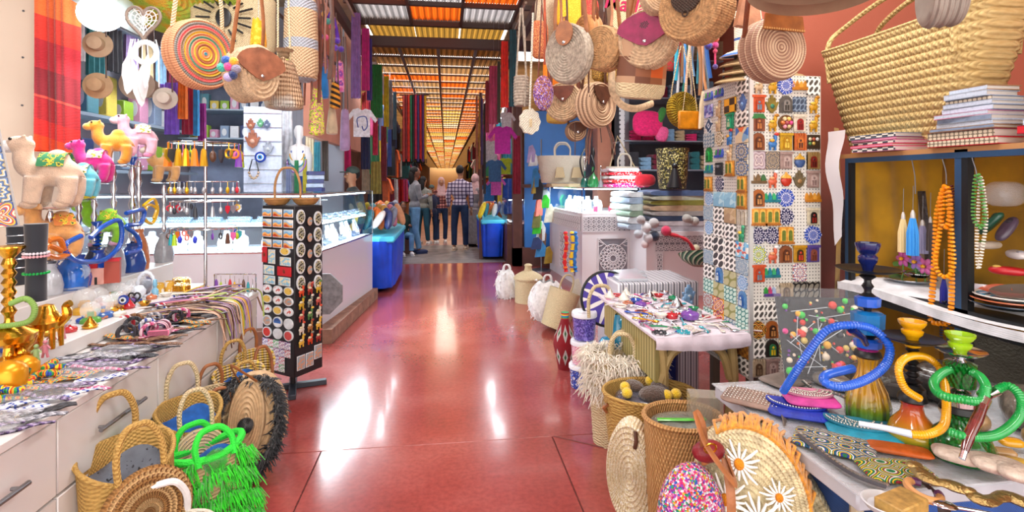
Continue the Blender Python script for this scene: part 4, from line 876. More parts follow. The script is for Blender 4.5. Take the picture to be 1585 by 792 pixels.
def beads(label,pts,r,col,name='bead_strand',n=None,closed=True,X=1.9,step=1.7):
    P = spl([ax(u,v,X) for u,v in pts],10,closed); L = [0]; P = P+[P[0]] if closed else P
    for a,b in zip(P,P[1:]): L.append(L[-1]+(b-a).length)
    k = int(L[-1]/(r*step)); t = thing(name,label,'beads',P[0]); m = mat('bead_'+col,col,.3,coat=.3); me = cached('bead1_'+col,lambda: MB(m).lathe([(.3,-.55),(.9,-.4),(1,0),(.9,.4),(.3,.55)],8)); j = 0
    for i in range(k):
        d = L[-1]*i/k
        while j < len(L)-2 and L[j+1] < d: j += 1
        f = (d-L[j])/max(1e-9,L[j+1]-L[j]); p = P[j].lerp(P[j+1],f); dr = (P[j+1]-P[j])
        O('bead',me,t,p-P[0],dr.to_track_quat('Z','Y').to_euler(),r)
    return t
beads('long strand of amber orange disc beads hanging in the shelf',[(1463,290),(1451,330),(1448,380),(1445,430),(1441,480),(1443,497),(1458,500),(1470,495),(1474,450),(1473,400),(1472,340),(1468,300)],.0115,'#f0900c',step=1.35)
beads('inner loop of amber orange beads with a small yellow tassel',[(1464,292),(1459,330),(1453,370),(1448,405),(1455,425),(1468,427),(1476,410),(1474,370),(1470,330)],.009,'#f09c14',X=1.885)
beads('short loop of amber beads gathered at the hook',[(1462,288),(1455,310),(1458,345),(1466,350),(1471,320),(1468,295)],.009,'#e88408',X=1.875)
beads('strand of dark maroon beads behind the amber ones',[(1473,288),(1482,330),(1484,380),(1482,418),(1478,380),(1476,320)],.006,'#4c1020',X=1.91)
beads('strand of black and pale striped beads hanging below the amber beads',[(1458,470),(1457,500),(1458,540),(1466,542),(1467,500),(1466,470)],.006,'#2c3048',X=1.92)
beads('strand of green and white beads beside the black shelf post',[(1511,272),(1507,310),(1508,340),(1518,352),(1524,335),(1520,300),(1516,275)],.0075,'#4c8a3c',X=1.87)
beads('strand of white beads with knotted end beside the green beads',[(1518,275),(1524,310),(1526,345),(1518,400),(1514,415),(1512,380),(1514,320)],.0065,'#ddd6c8',X=1.88)
hk = MB(wire)
for u in (1415,1463,1510): a = ax(u,244,1.905); b = ax(u+2,285 if u != 1415 else 300,1.905); O('wire_hook',MB(wire).tube(spl([a+Vector((0,0,.012)),a+Vector((0,.008,.02)),a+Vector((0,.012,.0)),a.lerp(b,.5),b],4),.0022,6),None,label={1415: 'steel wire hook holding the blue tassel',1463: 'steel wire hook holding the amber beads',1510: 'steel wire hook holding the green beads'}[u],cat='hook')
q = ax(1372,378,2.3)
t = thing('framed_mirror','framed grey panel with dark slits leaning in the yellow shelf','panel',(2.3,q.y+.02,zs+.0),(0,-.12,-pi/2))
O('board',MB(mat('panel_grey','#b0a69c',.35,vary=.2)).box(-.27,.27,-.006,.006,.0,.37),t); O('frame',MB(mat('hammered_frame','#5c5a62',.4,.6,bump=lambda c: c.noise(70,3),bs=1)).box(-.28,-.21,-.012,.012,0,.385).box(-.28,.28,-.010,.012,.37,.385).box(.26,.28,-.012,.012,0,.385),t)
for i in range(3): O('slit',MB(mat('dark_slit','#3c2c24',.6)).xf((0,-.008,0)).poly([(-.16+i*.13,.12),(-.08+i*.13,.12),(-.05+i*.13,.34),(-.07+i*.13,.34),(-.10+i*.13,.19),(-.15+i*.13,.19),(-.17+i*.13,.34),(-.19+i*.13,.34)],.006),t)
def plate(label,u,v,X,r,m,tilt=(0,0),dz=0.,nm='metal_plate'):
    q = ax(u,v,X); O(nm,MB(m).lathe([(0,.006),(r*.6,.004),(r*.75,.012),(r,.02),(r,.023),(r*.7,.016),(r*.55,.009),(0,.011)],30),None,(q.x,q.y,zs+.01+dz),(tilt[0],tilt[1],0),label=label,cat='plate')
plate('round silver plate on the white shelf liner',1408,440,2.05,.10,silver); plate('smaller chrome plate stacked on the silver plate',1420,432,2.08,.06,chrome,dz=.024); plate('brass-coloured plate behind the silver plate',1380,430,2.2,.09,brass,dz=.0)
q = ax(1385,420,2.12); O('flower_garland',MB(gloss_m('g1','#5c9a4c',.5)).tube(spl([(0,0,.04),(-.0,-.06,.05),(0,-.12,.035),(0,-.2,.05)],5),.012,8),None,(q.x,q.y,zs+.03),label='green artificial stem lying behind the silver plates',cat='artificial flower')
for i,(u,v,c1,lb) in enumerate(((1398,400,'#c858a8','pink artificial flower under the tassels'),(1418,405,'#9a70c8','violet artificial flower under the tassels'),(1432,412,'#d86ab0','rose artificial flower beside the violet one'))):
    q = ax(u,v,2.1); m = MB(gloss_m('fl%d' % i,c1,.6))
    for k in range(6): a = k*pi/3; m.xf((0,.022*cos(a),.022*sin(a)),(a,0,0)).ell((0,0,0),(.008,.018,.012),8,5)
    m.no().use(yel_p).ell((-.012,0,0),.009,8,5); m.use(gloss_m('g1','#5c9a4c',.5)).tube([(0,0,-.02),(0,0,zs+.02-q.z)],.003,5); O('artificial_flower',m,None,q,label=lb,cat='artificial flower')
# right bay of the shelf
zz = zs
for i,(u,v,r,c1,lb,dz,tl) in enumerate(((1540,418,.055,'#c05a3c','terracotta dish with dark glaze in the near shelf bay',.03,.5),(1560,470,.11,'#2c3c4c','dark slate plate at the bottom of the plate stack',.0,0),(1560,465,.105,'#c8704c','coral plate second in the plate stack',.014,0),(1562,460,.10,'#3ca0c0','turquoise patterned plate topping the plate stack',.028,0),(1515,405,.05,'#c8c0c8','pale grey oval dish behind the white beads',.03,.2),(1580,425,.08,'#5c544c','brown plate at the edge of the near shelf bay',.05,.2))):
    q = ax(u,v,1.99); m = mat('pl_'+c1,c1,.25,pat=(lambda a: lambda c: c.ramp((c.r(c.x,c.y)*26).frac(),[a,'#e0e0d8',a]))(c1) if i in (3,) else None,coat=.5)
    O('ceramic_plate',MB(m).lathe([(0,.004),(r*.7,.004),(r,.018),(r,.022),(r*.65,.01),(0,.009)],28),None,(q.x,q.y,zz+dz+.01),(0,-tl,0),label=lb,cat='plate')
for i,(u,v,c1,c2,lb) in enumerate(((1560,425,'#c81420','#e8c060','red and gold leather slippers lying in the near shelf bay'),(1530,385,'#c8b8a8','#5c8a3c','beige pointed slipper with a green flower'),(1575,400,'#d8d0d0','#a0a0a8','pale leather slipper behind the red ones'),(1540,350,'#14503c','#0c3c2c','dark green leather slipper standing up in the shelf'),(1562,358,'#4c3c50','#2c2430','dark violet slipper standing up in the shelf'))):
    q = ax(u,v,2.08); m = MB(gloss_m('sl'+c1,c1,.45)); pillow(m,.11,.045,.03,.8); m.use(gloss_m('sl'+c2,c2,.4)).ell((.03,0,.028),(.014,.012,.006),8,5)
    O('leather_slipper',m,None,q,(R(-.2,.2),(-.9 if i > 2 else .0),2.2+i),label=lb,cat='slipper')
q = ax(1555,320,2.15); O('cellophane_bag',pillow(MB(mat('cellophane','#e4e8ee',.05,alpha=.22,bump=lambda c: c.noise(30,4),bs=1,coat=1)),.13,.10,.10,.7),None,q,label='crinkled clear cellophane bag in the near shelf bay',cat='plastic bag')

for i,(x,y,w,d,h,c1,lb) in enumerate(((1.52,1.66,.2,.14,.10,'#4c463e','dark olive wrapped bundle behind the yellow hookah'),(1.70,1.58,.2,.16,.12,'#34322f','black wrapped bundle under the shelf behind the green hookah'),(1.78,1.36,.22,.16,.11,'#7c7468','grey-brown wrapped bundle by the near shelf post'),(1.58,1.40,.14,.10,.06,'#b89468','tan wrapped parcel between the two small hookahs'),(1.66,1.20,.16,.12,.07,'#c8a868','golden wrapped parcel behind the folded white packet'),(1.40,1.72,.16,.10,.05,'#8c8478','flat grey parcel behind the tall blue hookah'))):
    O('wrapped_bundle',pillow(MB(mat('bundle%d' % i,c1,.3,vary=.35,vs=25,coat=.5,bump=lambda c: c.noise(30,4),bs=1)),w,d,h,.6),None,(x,y,.75),(0,0,.4*i),label=lb,cat='packet')
# ================================================================== BAG BUILDERS
def coil_mesh(m,Rr,T,rings,side=3,n=44,sq=1.,amp=.35):     # rope-coil disc bag, axis along y
    pr = []; w = Rr/rings
    for i in range(rings):
        for f,a in ((.1,0),(.5,1),(.9,0)): pr.append(((i+f)*w,-T/2-a*w*amp))
    sw = T/side
    for i in range(side):
        for f,a in ((.1,0),(.5,1),(.9,0)): pr.append((Rr+a*sw*amp*.5,-T/2+(i+f)*sw))
    for i in range(rings-1,-1,-2): pr.append(((i+.5)*w,T/2+w*amp*.5))
    pr.insert(0,(0,-T/2)); pr.append((0,T/2))
    return m.lathe(pr,n,(0,0,0),'y') if sq == 1 else m.xf((0,0,0),(0,0,0),(sq,1,1)).lathe(pr,n,(0,0,0),'y').no()
def strapper(t,Rr,H,m,w=.011,spread=.75,T=.07,sq=1.):
    x = Rr*spread*sq; z = Rr*sqrt(max(0,1-spread*spread))
    O('strap',MB(m).tube(spl([(-x,T*.2,z),(-x*.85,0,z+H*.35),(-x*.12,0,z+H)],5),w,6,flat=.25).tube(spl([(x,T*.2,z),(x*.85,0,z+H*.35),(x*.12,0,z+H)],5),w,6,flat=.25),t)
def flap_part(t,Rr,m,T,kind='half',holes=False,k=1.):
    q = MB(m); y = -T/2-.012
    if kind == 'half': P = [(Rr*.98*cos(a*pi/14),Rr*.25+Rr*.62*sin(a*pi/14)*k) for a in range(15)]+[(-Rr*.8,Rr*.1),(-Rr*.25,-Rr*.22*k),(Rr*.05,-Rr*.3*k),(Rr*.3,-Rr*.2*k),(Rr*.8,Rr*.1)]
    elif kind == 'tri': P = [(-Rr*.62,Rr*.8),(Rr*.62,Rr*.8),(Rr*.5,Rr*.42),(Rr*.12,0),(-Rr*.12,0),(-Rr*.5,Rr*.42)]
    elif kind == 'oval': P = [(Rr*.34*cos(a*pi/10),Rr*.66+Rr*.42*sin(a*pi/10)) for a in range(20)]
    else: P = [(-Rr*.8,Rr*.5),(Rr*.8,Rr*.5),(Rr*.72,Rr*1.0),(-Rr*.72,Rr*1.0)]
    q.xf((0,y,0)).poly(P,.006); q.no()
    if holes:
        q.use(black)
        for a in range(26): an = a*2.4; rr = Rr*.03*sqrt(a+1); q.ell((rr*cos(an),y-.003,Rr*.42+rr*.8*sin(an)),(.003,.001,.003),5,3)
    if kind == 'band':
        q.use(mat('stitch_thread','#d0a060',.7)); 
        for i in range(18): q.cb((-Rr*.76+i*Rr*.09,y-.004,Rr*.54),(.006,.003,.006))
    f = O('flap',q,t); zz = {'half': -Rr*.14,'tri': Rr*.1,'oval': Rr*.34}.get(kind)
    if zz is not None: O('clasp',MB(chrome).ell((0,y-.005,zz),(.009,.004,.009),10,6),f)
def coilbag(label,u,v,Y,rp,yaw,m,T=.07,rings=9,flap=None,fk='half',strap=None,H=None,sq=1.,tilt=0.,holes=False,nm='round_straw_bag',side=3,wst=.011,ztop_=2.78,spread=.75):
    p = at(u,v,Y); Rr = px(rp,u,Y); t = thing(nm,label,'bag',p,(tilt,0,yaw))
    O('body',coil_mesh(MB(m),Rr,T,rings,side,sq=sq),t)
    if flap: flap_part(t,Rr,flap,T,fk,holes)
    if strap: strapper(t,Rr,H or max(.25,ztop_-p.z-Rr*.6),strap,wst,spread,T,sq)
    return t
# overhead hanging bars (just above the frame) that carry the bags
for nm,a,b in (('bar over the leather-flap bags',(.35,2.0,2.8),(1.3,4.6,2.8)),('bar over the tile column',(1.3,1.7,2.8),(1.9,2.6,2.8)),('bar over the rainbow coil bag',(-1.9,1.9,2.8),(-.9,3.4,2.8)),('bar along the salmon wall',(-1.35,3.0,2.8),(-1.2,6.2,2.8))):
    O('hanging_bar',MB(steelb).tube([a,b],.015,8),None,label='brown steel hanging %s' % nm,cat='bar')
paleS = mat('rope_pale','#d9b994',.75,vary=.25,vs=60,bump=lambda c: (c.x.at2(c.z)*90).sin(),bs=.3); greyS = mat('rope_greige','#b9aa98',.8,vary=.3,vs=70,bump=lambda c: c.noise(200),bs=.4); tanS = mat('rope_tan','#cda06e',.75,vary=.3,vs=60,bump=lambda c: (c.x.at2(c.z)*90).sin(),bs=.3)
brS = mat('rope_two_tone','#b08a68',.7,pat=lambda c: c.ramp((c.r(c.x,c.z)*78).frac(),['#c9a786','#8a6a50']),bump=lambda c: (c.x.at2(c.z)*80).sin(),bs=.3)
# ---------------- right cluster
coilbag('big greige rope-coil bag with small tan oval flap, hanging over the passage',881,84,2.5,45,-.8,greyS,.07,11,LB,'oval',LB,sq=.84)
coilbag('slim tan leather-edged bag seen from its narrow side, behind the big greige bag',910,56,2.6,31,-1.35,mat('rope_orange_tan','#c98b50',.7,vary=.2,vs=40),.07,6,None,'',LB)
coilbag('honey rope-coil bag with thick side, turned half away',936,76,2.45,33,-.95,tanS,.10,10,None,'',LB,side=4)
coilbag('round straw bag with magenta leather flap and punched holes',1003,62,2.3,44,-.65,paleS,.09,10,LP,'half',LB,holes=True)
coilbag('tan coil bag with chestnut triangular flap, hanging in the second tier',873,158,3.1,29,-.4,paleS,.07,9,LR,'tri',LR,ztop_=2.5)
coilbag('two-tone open coil bag with dark brown flap, lower tier',922,163,2.9,34,.55,brS,.09,7,LD,'tri',LD,ztop_=2.5)
coilbag('small coil bag with dark flap, lowest of the hanging bags',891,203,3.1,15,.1,brS,.06,6,LD,'half',LD,ztop_=2.3,wst=.007)
coilbag('straw coil bag at the top edge above the magenta-flap bag',1025,-8,2.2,32,-.2,paleS,.08,9,None,'',LB)
cr = coilbag('thick rope-coil bag with dark crocheted flap, beside the stack of hats',1078,14,2.0,52,-1.0,tanS,.13,11,None,'',LB,side=5)
O('crocheted_flap',MB(mat('crochet_dark','#5c483c',.9,bump=lambda c: (c.x*500).sin()*(c.z*500).sin(),bs=1)).xf((0,-.075,.05)).poly([(.07*cos(a*pi/12),.08*sin(a*pi/12)) for a in range(24)],.010).no().tube(ring((0,-.085,-.035),.012,12),.004,6,True),cr)
coilbag('large two-tone coil bag with wide cognac leather band, in front of the tile column',1194,78,1.85,47,.15,mat('rope_brown_rings','#b08a68',.7,pat=lambda c: c.ramp((c.r(c.x,c.z)*82).frac(),['#d2b494','#96705a']),bump=lambda c: (c.x.at2(c.z)*80).sin(),bs=.3),.10,11,leather('cognac','#a8662c'),'band',LR,wst=.012,spread=.92)
# sequin bag, white fan, grey coil cylinder, orange pouch
t = thing('sequin_bag','lilac and copper sequined oval bag hanging beside the blue door','bag',at(841,144,2.9),(0,0,.2)); rr = px(17,841,2.9)
O('body',MB(mat('sequins','#aa88cc',.35,.3,pat=lambda c: c.ramp(c.cell(150)[0],['#8c5cb8','#c890d0','#b06a4c','#d8c0e8','#7a4c9a','#d0906c']),bump=lambda c: c.cell(150)[1],bs=1)).ell((0,0,0),(rr,.03,rr*1.6),24,16),t); O('strap',MB(LR).tube([(-rr*.5,0,rr*1.3),(-.01,0,.5)],.005,5).tube([(rr*.5,0,rr*1.3),(.01,0,.5)],.005,5),t)
t = thing('fan','cream felt-edged round straw fan on a long strap beside the blue door','fan',at(820,188,2.9),(0,0,.3)); rr = px(17,820,2.9)
O('blade',MB(STW).poly([(rr*(1+.06*cos(9*a*pi/16))*cos(a*pi/16),rr*1.15*(1+.06*cos(9*a*pi/16))*sin(a*pi/16)) for a in range(32)],.02).use(STP).tube([(0,-.014,rr*.2),(0,-.014,-rr*.5)],.008,6),t); O('strap',MB(STW).tube([(0,0,rr),(.02,0,.62)],.006,5),t)
t = thing('coiled_lantern','grey rope cylinder bag with stacked coils, hanging by the teal scarf','bag',at(807,141,3.0)); rr = px(13,807,3.0); hh = px(23,807,3)
O('body',MB(greyS).lathe([(0,-hh)]+[(rr*(.8+.2*cos((i/20-.5)*2))*(1 if i % 2 else .9),-hh+i*hh/10) for i in range(21)]+[(0,hh)],20),t); O('strap',MB(greyS).tube([(-rr*.6,0,hh),(-.005,0,hh+.4)],.006,5).tube([(rr*.6,0,hh),(.005,0,hh+.4)],.006,5),t)
# patchwork basket with oval base, seen from below
t = thing('patchwork_basket','hanging basket bag of brown and orange patchwork with pale oval straw base','bag',at(990,150,2.4),(.16,0,.25)); w = px(43,990,2.4)
O('body',MB(mat('patchwork_leather','#a0502c',.6,pat=lambda c: c.ramp(((c.x*13).op('FLOOR')*.37+(c.z*11).op('FLOOR')*.53).frac(),['#8a5434','#b08a68','#c85a20','#6c4028','#a86a44']))).xf((0,0,0),(0,0,0),(1,.55,1)).lathe([(w*.92,.02),(w*1.0,.06),(w*.94,.26),(w*.9,.26),(w*.9,.05)],40).no(),t)
O('straw_base',MB(STP).xf((0,0,0),(0,0,0),(1,.55,1)).lathe([(0,-.012),(w*.5,-.012),(w*.85,-.005),(w*.98,.02),(w,.06),(w*.96,.06),(w*.8,.02)],40).no(),t)
O('strap',MB(LB).tube([(-w*.8,0,.25),(-w*.5,0,.65)],.009,6,flat=.3).tube([(w*.8,0,.25),(w*.5,0,.65)],.009,6,flat=.3),t)
O('straw_loop',MB(paleS).tube(spl([at(947,110,2.55),at(948,140,2.5),at(962,162,2.48),at(985,168,2.5),at(1010,160,2.6)],8),.018,8,flat=.5),None,label='loose curved straw handle loop hanging under the patchwork basket',cat='bag handle')
# embroidered "Madame" straw bag
t = thing('embroidered_straw_bag','straw bag embroidered with the red word Madame, behind the leather-flap bags','bag',at(985,18,3.3),(0,0,0)); w = px(40,985,3.3)
O('body',MB(STP).xf((0,.02,0)).poly([(-w,-.1),(-w*.8,-.2),(w*.8,-.2),(w,-.1),(w*1.15,.25),(-w*1.15,.25)],.10).no(),t)
def word(txt,size,m,par,loc,rot,nm='lettering',ext=.002,shear=.15):
    cu = bpy.data.curves.new(nm,'FONT'); cu.body = txt; cu.size = size; cu.extrude = ext; cu.align_x = 'CENTER'; cu.shear = shear; cu.offset = size*.012
    o = bpy.data.objects.new(nm,cu); me = bpy.data.meshes.new_from_object(o); bpy.data.objects.remove(o); me.materials.clear(); me.materials.append(m); return O(nm,me,par,loc,rot)
word('Madame',.135,mat('magenta_yarn','#b80f48',.8),t,(-.01,-.034,-.02),(pi/2,.12,0))
# orange crochet, colourful bits in the back row
for i,(u,v,w_,h_,Y,c1,c2,lb) in enumerate(((857,112,17,26,3.3,'#f07810','#f8a830','bright orange crocheted pouch above the sequined bag'),(880,16,20,30,3.2,'#f0a010','#f8c840','yellow-orange floral pouch at the top of the bag cluster'),(935,112,22,16,3.0,'#5c4020','#e0b040','dark floral embroidered pouch below the honey coil bag'),(915,25,12,26,3.3,'#b82030','#e88050','red patterned pouch in the back row of bags'),
    (845,30,18,36,3.3,'#b8a488','#d8c8a8','plain canvas pouch at the edge of the bag cluster'),(905,130,30,30,3.6,'#b8925c','#e0c8a0','woven straw pouch with fringed hem behind the lower coil bags'),(1030,60,30,50,3.4,'#c02838','#3c7a4c','red and green floral fabric bag behind the magenta-flap bag'),(1105,22,16,34,2.6,'#c03820','#e8d0a0','coral floral fabric bag beside the dark crocheted flap'),(862,182,18,10,3.4,'#a07c30','#d0b060','gold braided pouch at the bottom of the bag cluster'),
    (835,62,14,30,3.2,'#9a3c2c','#e0a860','rust striped pouch beside the canvas pouch'))):
    m = mat('fab%d' % i,c1,.8,pat=(lambda a,b: lambda c: c.ramp(c.noise(45,3),[(.45,a),(.55,b)]))(c1,c2)); p = at(u,v,Y); w = px(w_,u,Y); h = px(h_,u,Y)
    t = thing('fabric_pouch',lb,'bag',p,(0,0,R(-.3,.3))); O('body',pillow(MB(m),1,1,1,.5),t,(0,.02,0),(pi/2,0,0),(2*w,2*h,.05)); O('cord',MB(LD).tube([(-w*.5,0,h*.8),(0,0,h+.3)],.004,5).tube([(w*.5,0,h*.8),(0,0,h+.3)],.004,5),t); wire_up(t,p,h=h+.3)
rg = random.Random(5)
for i,(u,v0,v1,Y,w_,m,lb) in enumerate(((843,-5,100,2.7,3.4,leather('rust','#b84a1c'),'rust leather strap beside the greige bag'),(868,-5,42,2.6,4,LB,'first tan strap over the greige bag'),(877,-5,60,2.62,3,LD,'dark strap over the greige bag'),(904,-5,30,2.6,4.5,leather('olive','#7a6440'),'olive strap of the slim bag'),(920,0,60,2.8,3.5,LD,'brown strap behind the slim bag'),(946,-5,40,2.45,4,leather('peach','#c88860'),'peach strap of the honey bag'),
    (985,-5,45,2.3,4,LB,'cognac strap of the magenta-flap bag'),(912,100,150,2.8,2.5,LD,'dark strap of the two-tone bag'),(1030,-4,35,2.3,2,LR,'thin chestnut strap near the magenta flap'),(890,190,240,3.0,1.4,LD,'thin dark tassel cord under the small bag'),(812,40,165,2.95,2,greyS,'pale cord of the cream fan'))):
    a,b = at(u,v0,Y),at(u,v1,Y); O('bag_sling',MB(m).tube(spl([a,a.lerp(b,.5)+Vector((rg.uniform(-.01,.01),.01,0)),b],4),px(w_,u,Y)*.55,6,flat=.3),None,label=lb,cat='strap')
t = thing('leather_tassel','brown leather tassel strings hanging below the two-tone coil bag','tassel',at(925,200,3.0))
for i in range(12): x = px(rg.uniform(-26,30),925,3); O('string',MB(LR if i % 2 else LD).tube(spl([(x*.5,0,.05),(x*.9,0,-.05),(x,0,-px(rg.uniform(20,55),925,3))],4),.0035,5),t)
# brown canvas hat brim and grey coil at the frame top
coilbag('wide brown canvas bag with plaited rim, overhead at the top edge',1268,-36,1.5,40,-.6,mat('canvas_brown','#a08468',.8,vary=.2),.24,8,None,'',LB,sq=2.1,nm='canvas_bag',side=2)
coilbag('grey ribbed rope bag overhead in front of the huge straw basket',1458,-12,1.35,52,1.1,mat('rope_grey_ribs','#a89c90',.7,bump=lambda c: (c.y*500).sin(),bs=.6,vary=.2),.08,8,None,'',LB,nm='rope_bag',sq=.8)
t = thing('suede_pouch','peach suede triangular pouch hanging beside the cognac band bag','bag',at(1158,22,1.95)); w = px(22,1158,1.95); O('body',MB(leather('peachsuede','#dca07c')).poly([(-w,-.05),(w*.9,-.06),(w*.5,.12),(-w*.3,.12)],.03),t); O('cord',MB(LD).tube([(0,0,.1),(0,0,.5)],.004,5),t)
# yellow crochet bag + orange pouch + tag
t = coilbag('round yellow crocheted bag with cream rim hanging before the metal shelves',1056,170,3.3,27,.3,mat('yellow_crochet','#e8c020',.8,vary=.3,vs=40,bump=lambda c: (c.r(c.x,c.z)*500).sin()+(c.x.at2(c.z)*40).sin(),bs=1),.05,8,None,'',STP,ztop_=2.4,wst=.005)
p = at(1068,186,3.2); w = px(21,1068,3.2); t = thing('leather_pouch','orange-yellow leather pouch hanging in front of the yellow crocheted bag','bag',p,(0,0,.15)); O('body',MB(leather('amber','#f09a18')).box(-w,w,-.012,.012,-.06,.06,.008),t); O('cord',MB(STP).tube([(-w*.6,0,.06),(0,0,.45)],.003,5).tube([(w*.6,0,.06),(0,0,.45)],.003,5),t)
p = at(1088,175,3.1); O('cream_pouch',MB(cloth('cream','#ecdcb8')).poly([(-.03,-.1),(.03,-.07),(.035,.06),(.0,.14),(-.02,.06)],.02),None,p,(0,0,.3),label='narrow cream cloth pouch beside the orange leather pouch',cat='bag'); wire_up(bpy.data.objects['cream_pouch'],p)
cols = ['#2fa8c8','#e0e8ee','#1c7cb8','#8cc8d8','#b88860','#d8d0c4','#4890d0','#c0a890','#20988c','#e8b8a0','#7cb0e0','#c8ccd8','#9a6c48','#50b4d0','#e8eef0','#d09060','#3c70c0','#a8d0e0']
nm_ = ['turquoise','white','deep blue','aqua','tan','ivory','sky blue','beige','teal','salmon','light blue','silver','brown','cyan','milk white','copper','cobalt','ice blue']
for i,c1 in enumerate(cols):
    u = 1042+i*3.1; Y = 3.35+.12*(i % 3); a = at(u,48+6*sin(i),Y); b = at(u+rg.uniform(-9,9),rg.uniform(118,150),Y+.02)
    O('hanging_ribbon',MB(mat('ribbon_'+c1,c1,.5)).tube(spl([a+Vector((0,0,.3)),a,a.lerp(b,.5)+Vector((rg.uniform(-.02,.02),0,0)),b],4),.010 if i % 4 else .016,6,flat=.4),None,label='%s cord in the bunch of hanging cords above the yellow bag' % nm_[i],cat='cord',grp='cords above the yellow bag')
t = thing('pom_pom_tassel','hot pink, orange and violet pom-pom tassel beside the hat stack','tassel',at(1107,70,2.5))
for z,r,c1 in ((.06,.022,'#e01868'),(.03,.02,'#f05020'),(.0,.018,'#d81c8c'),(-.03,.012,'#e82c6c'),(-.005,.019,'#3020a8'),(-.11,.014,'#40208c')): O('pom_pom',MB(mat('pomc'+c1,c1,.95,sheen=.5,bump=lambda c: c.noise(300),bs=1)).ell((0,0,0),r,12,8),t,(-.035 if c1 == '#3020a8' else 0,0,z))
O('cord',MB(mat('pomc#e01868')).tube([(0,0,-.12),(0,0,.4)],.006,6),t)
# straw hats stacked on the tile column
hatm = mat('hat_braid','#a88c64',.8,pat=lambda c: c.ramp((c.z*130).frac(),['#a4885c','#8c7048','#b8a078']),bump=lambda c: (c.z*800).sin(),bs=.5)
def hat(label,u,v,X,Y,r,m,z=None,crown=.09,tilt=(0,0),band=None,rose=None):
    p = at(u,v,Y); t = thing('straw_hat',label,'hat',p if z is None else (p.x,p.y,z),(tilt[0],tilt[1],0))
    O('crown',MB(m).lathe([(r*.5,0),(r*.47,crown*.5),(r*.42,crown*.9),(r*.3,crown),(0,crown*.93)],28),t)
    O('brim',MB(m).lathe([(r*.5,.004),(r*.75,-.004),(r,-.022),(r*1.0,-.028),(r*.75,-.012),(r*.5,-.004)],36),t)
    if band: O('band',MB(band).lathe([(r*.505,.002),(r*.5,.022),(r*.49,.024)],28),t)
    if rose: O('rosette',MB(rose).ell((-r*.3,-r*.45,.01),.018,10,7),t)
hx = TX+TW/2-.10; hyy = TY+.15
for i,(dz,r,lb,bd,rs,cm) in enumerate(((2.06,.175,'lowest brown braided straw hat on top of the tile column',None,None,hatm),(2.10,.155,'second braided straw hat on the column with a pink rosette',None,mat('rose_pink','#d8206c',.8),hatm),(2.145,.15,'third braided straw hat on the column',mat('band_dark','#4c3c30',.7),None,hatm))):
    hat(lb,1150,100,0,hyy,r,cm,None,.08,(.12,-.12),bd,rs); ob = [o for o in COL.objects if o.name.startswith('straw_hat')][-1]; ob.location = (hx,hyy,dz)
hat('cream straw hat with blue stripes crowning the hat stack',1150,60,0,hyy,.15,mat('hat_cream','#e8e2cc',.8,pat=lambda c: c.ramp((c.z*13+.1).frac(),[(0,'#ece4cc'),(.78,'#3c68b8'),(.95,'#ece4cc')]),bump=lambda c: (c.z*700).sin(),bs=.4),None,.22,(.1,-.12)); [o for o in COL.objects if o.name.startswith('straw_hat')][-1].location = (hx,hyy,2.195)
hat('small brown straw hat tilted at the front corner of the column top',1255,112,0,TY+.12,.10,hatm,None,.04); [o for o in COL.objects if o.name.startswith('straw_hat')][-1].location = (TX+TW-.10,TY+.12,2.055)
# ================================================================== BASKETS ON THE FLOOR, RIGHT
def basket_oval(m,rx,ry,h,flare=1.25,bands=16,n=48,sag_=.0):
    def f(u,v,o=0.): a = 2*pi*u; k = (1+(flare-1)*v)+.02*abs(sin(v*bands*pi)); return ((rx*k+o)*cos(a),(ry*k+o)*sin(a),h*v-sag_*v*sin(a)**2)
    m.grid(lambda u,v: f(u,v),n,bands*2,True); m.grid(lambda u,v: f(u,1-v*.9,-.008),n,6,True); m.lathe([(0,.003),(1,.003)],n) if False else m.add([(rx*cos(2*pi*i/n),ry*sin(2*pi*i/n),.002) for i in range(n)],[tuple(range(n))]); return m,f
def handle_arch(m,w,h,r=.009,y=0.,lean=0.): return MB(m).tube(spl([(-w/2,y,0),(-w/2*1.02,y+lean*.5,h*.55),(-w*.3,y+lean*.9,h*.93),(0,y+lean,h),(w*.3,y+lean*.9,h*.93),(w/2*1.02,y+lean*.5,h*.55),(w/2,y,0)],5),r,8)
def fringe(m,pts,L,n,w=.006,out=(0,-1,0),jit=.4,seed=1,drop=.6,thick=.003):   # woolly strands hanging/sticking out from points
    g = random.Random(seed); k = len(pts)
    for i in range(n):
        f = g.random()*(k-1); j = int(f); p = Vector(pts[j]).lerp(Vector(pts[min(j+1,k-1)]),f-j); o = Vector(out(p) if callable(out) else out)
        d = (o+Vector((g.uniform(-jit,jit),g.uniform(-jit,jit),g.uniform(-jit,jit)))).normalized(); l = L*g.uniform(.65,1.15)
        q = p+d*l*.5+Vector((0,0,.0)); e = p+d*l*.8+Vector((g.uniform(-.2,.2)*l,0,-drop*l))
        m.tube([p,q,e],[thick,thick*1.1,thick*.4],3,cap=False)
    return m
woolw = mat('wool_cream','#fcf4e4',.95,sheen=.6,vary=.2,vs=40); woolW = mat('wool_white','#f0efee',.95,sheen=.6,vary=.12,vs=30)
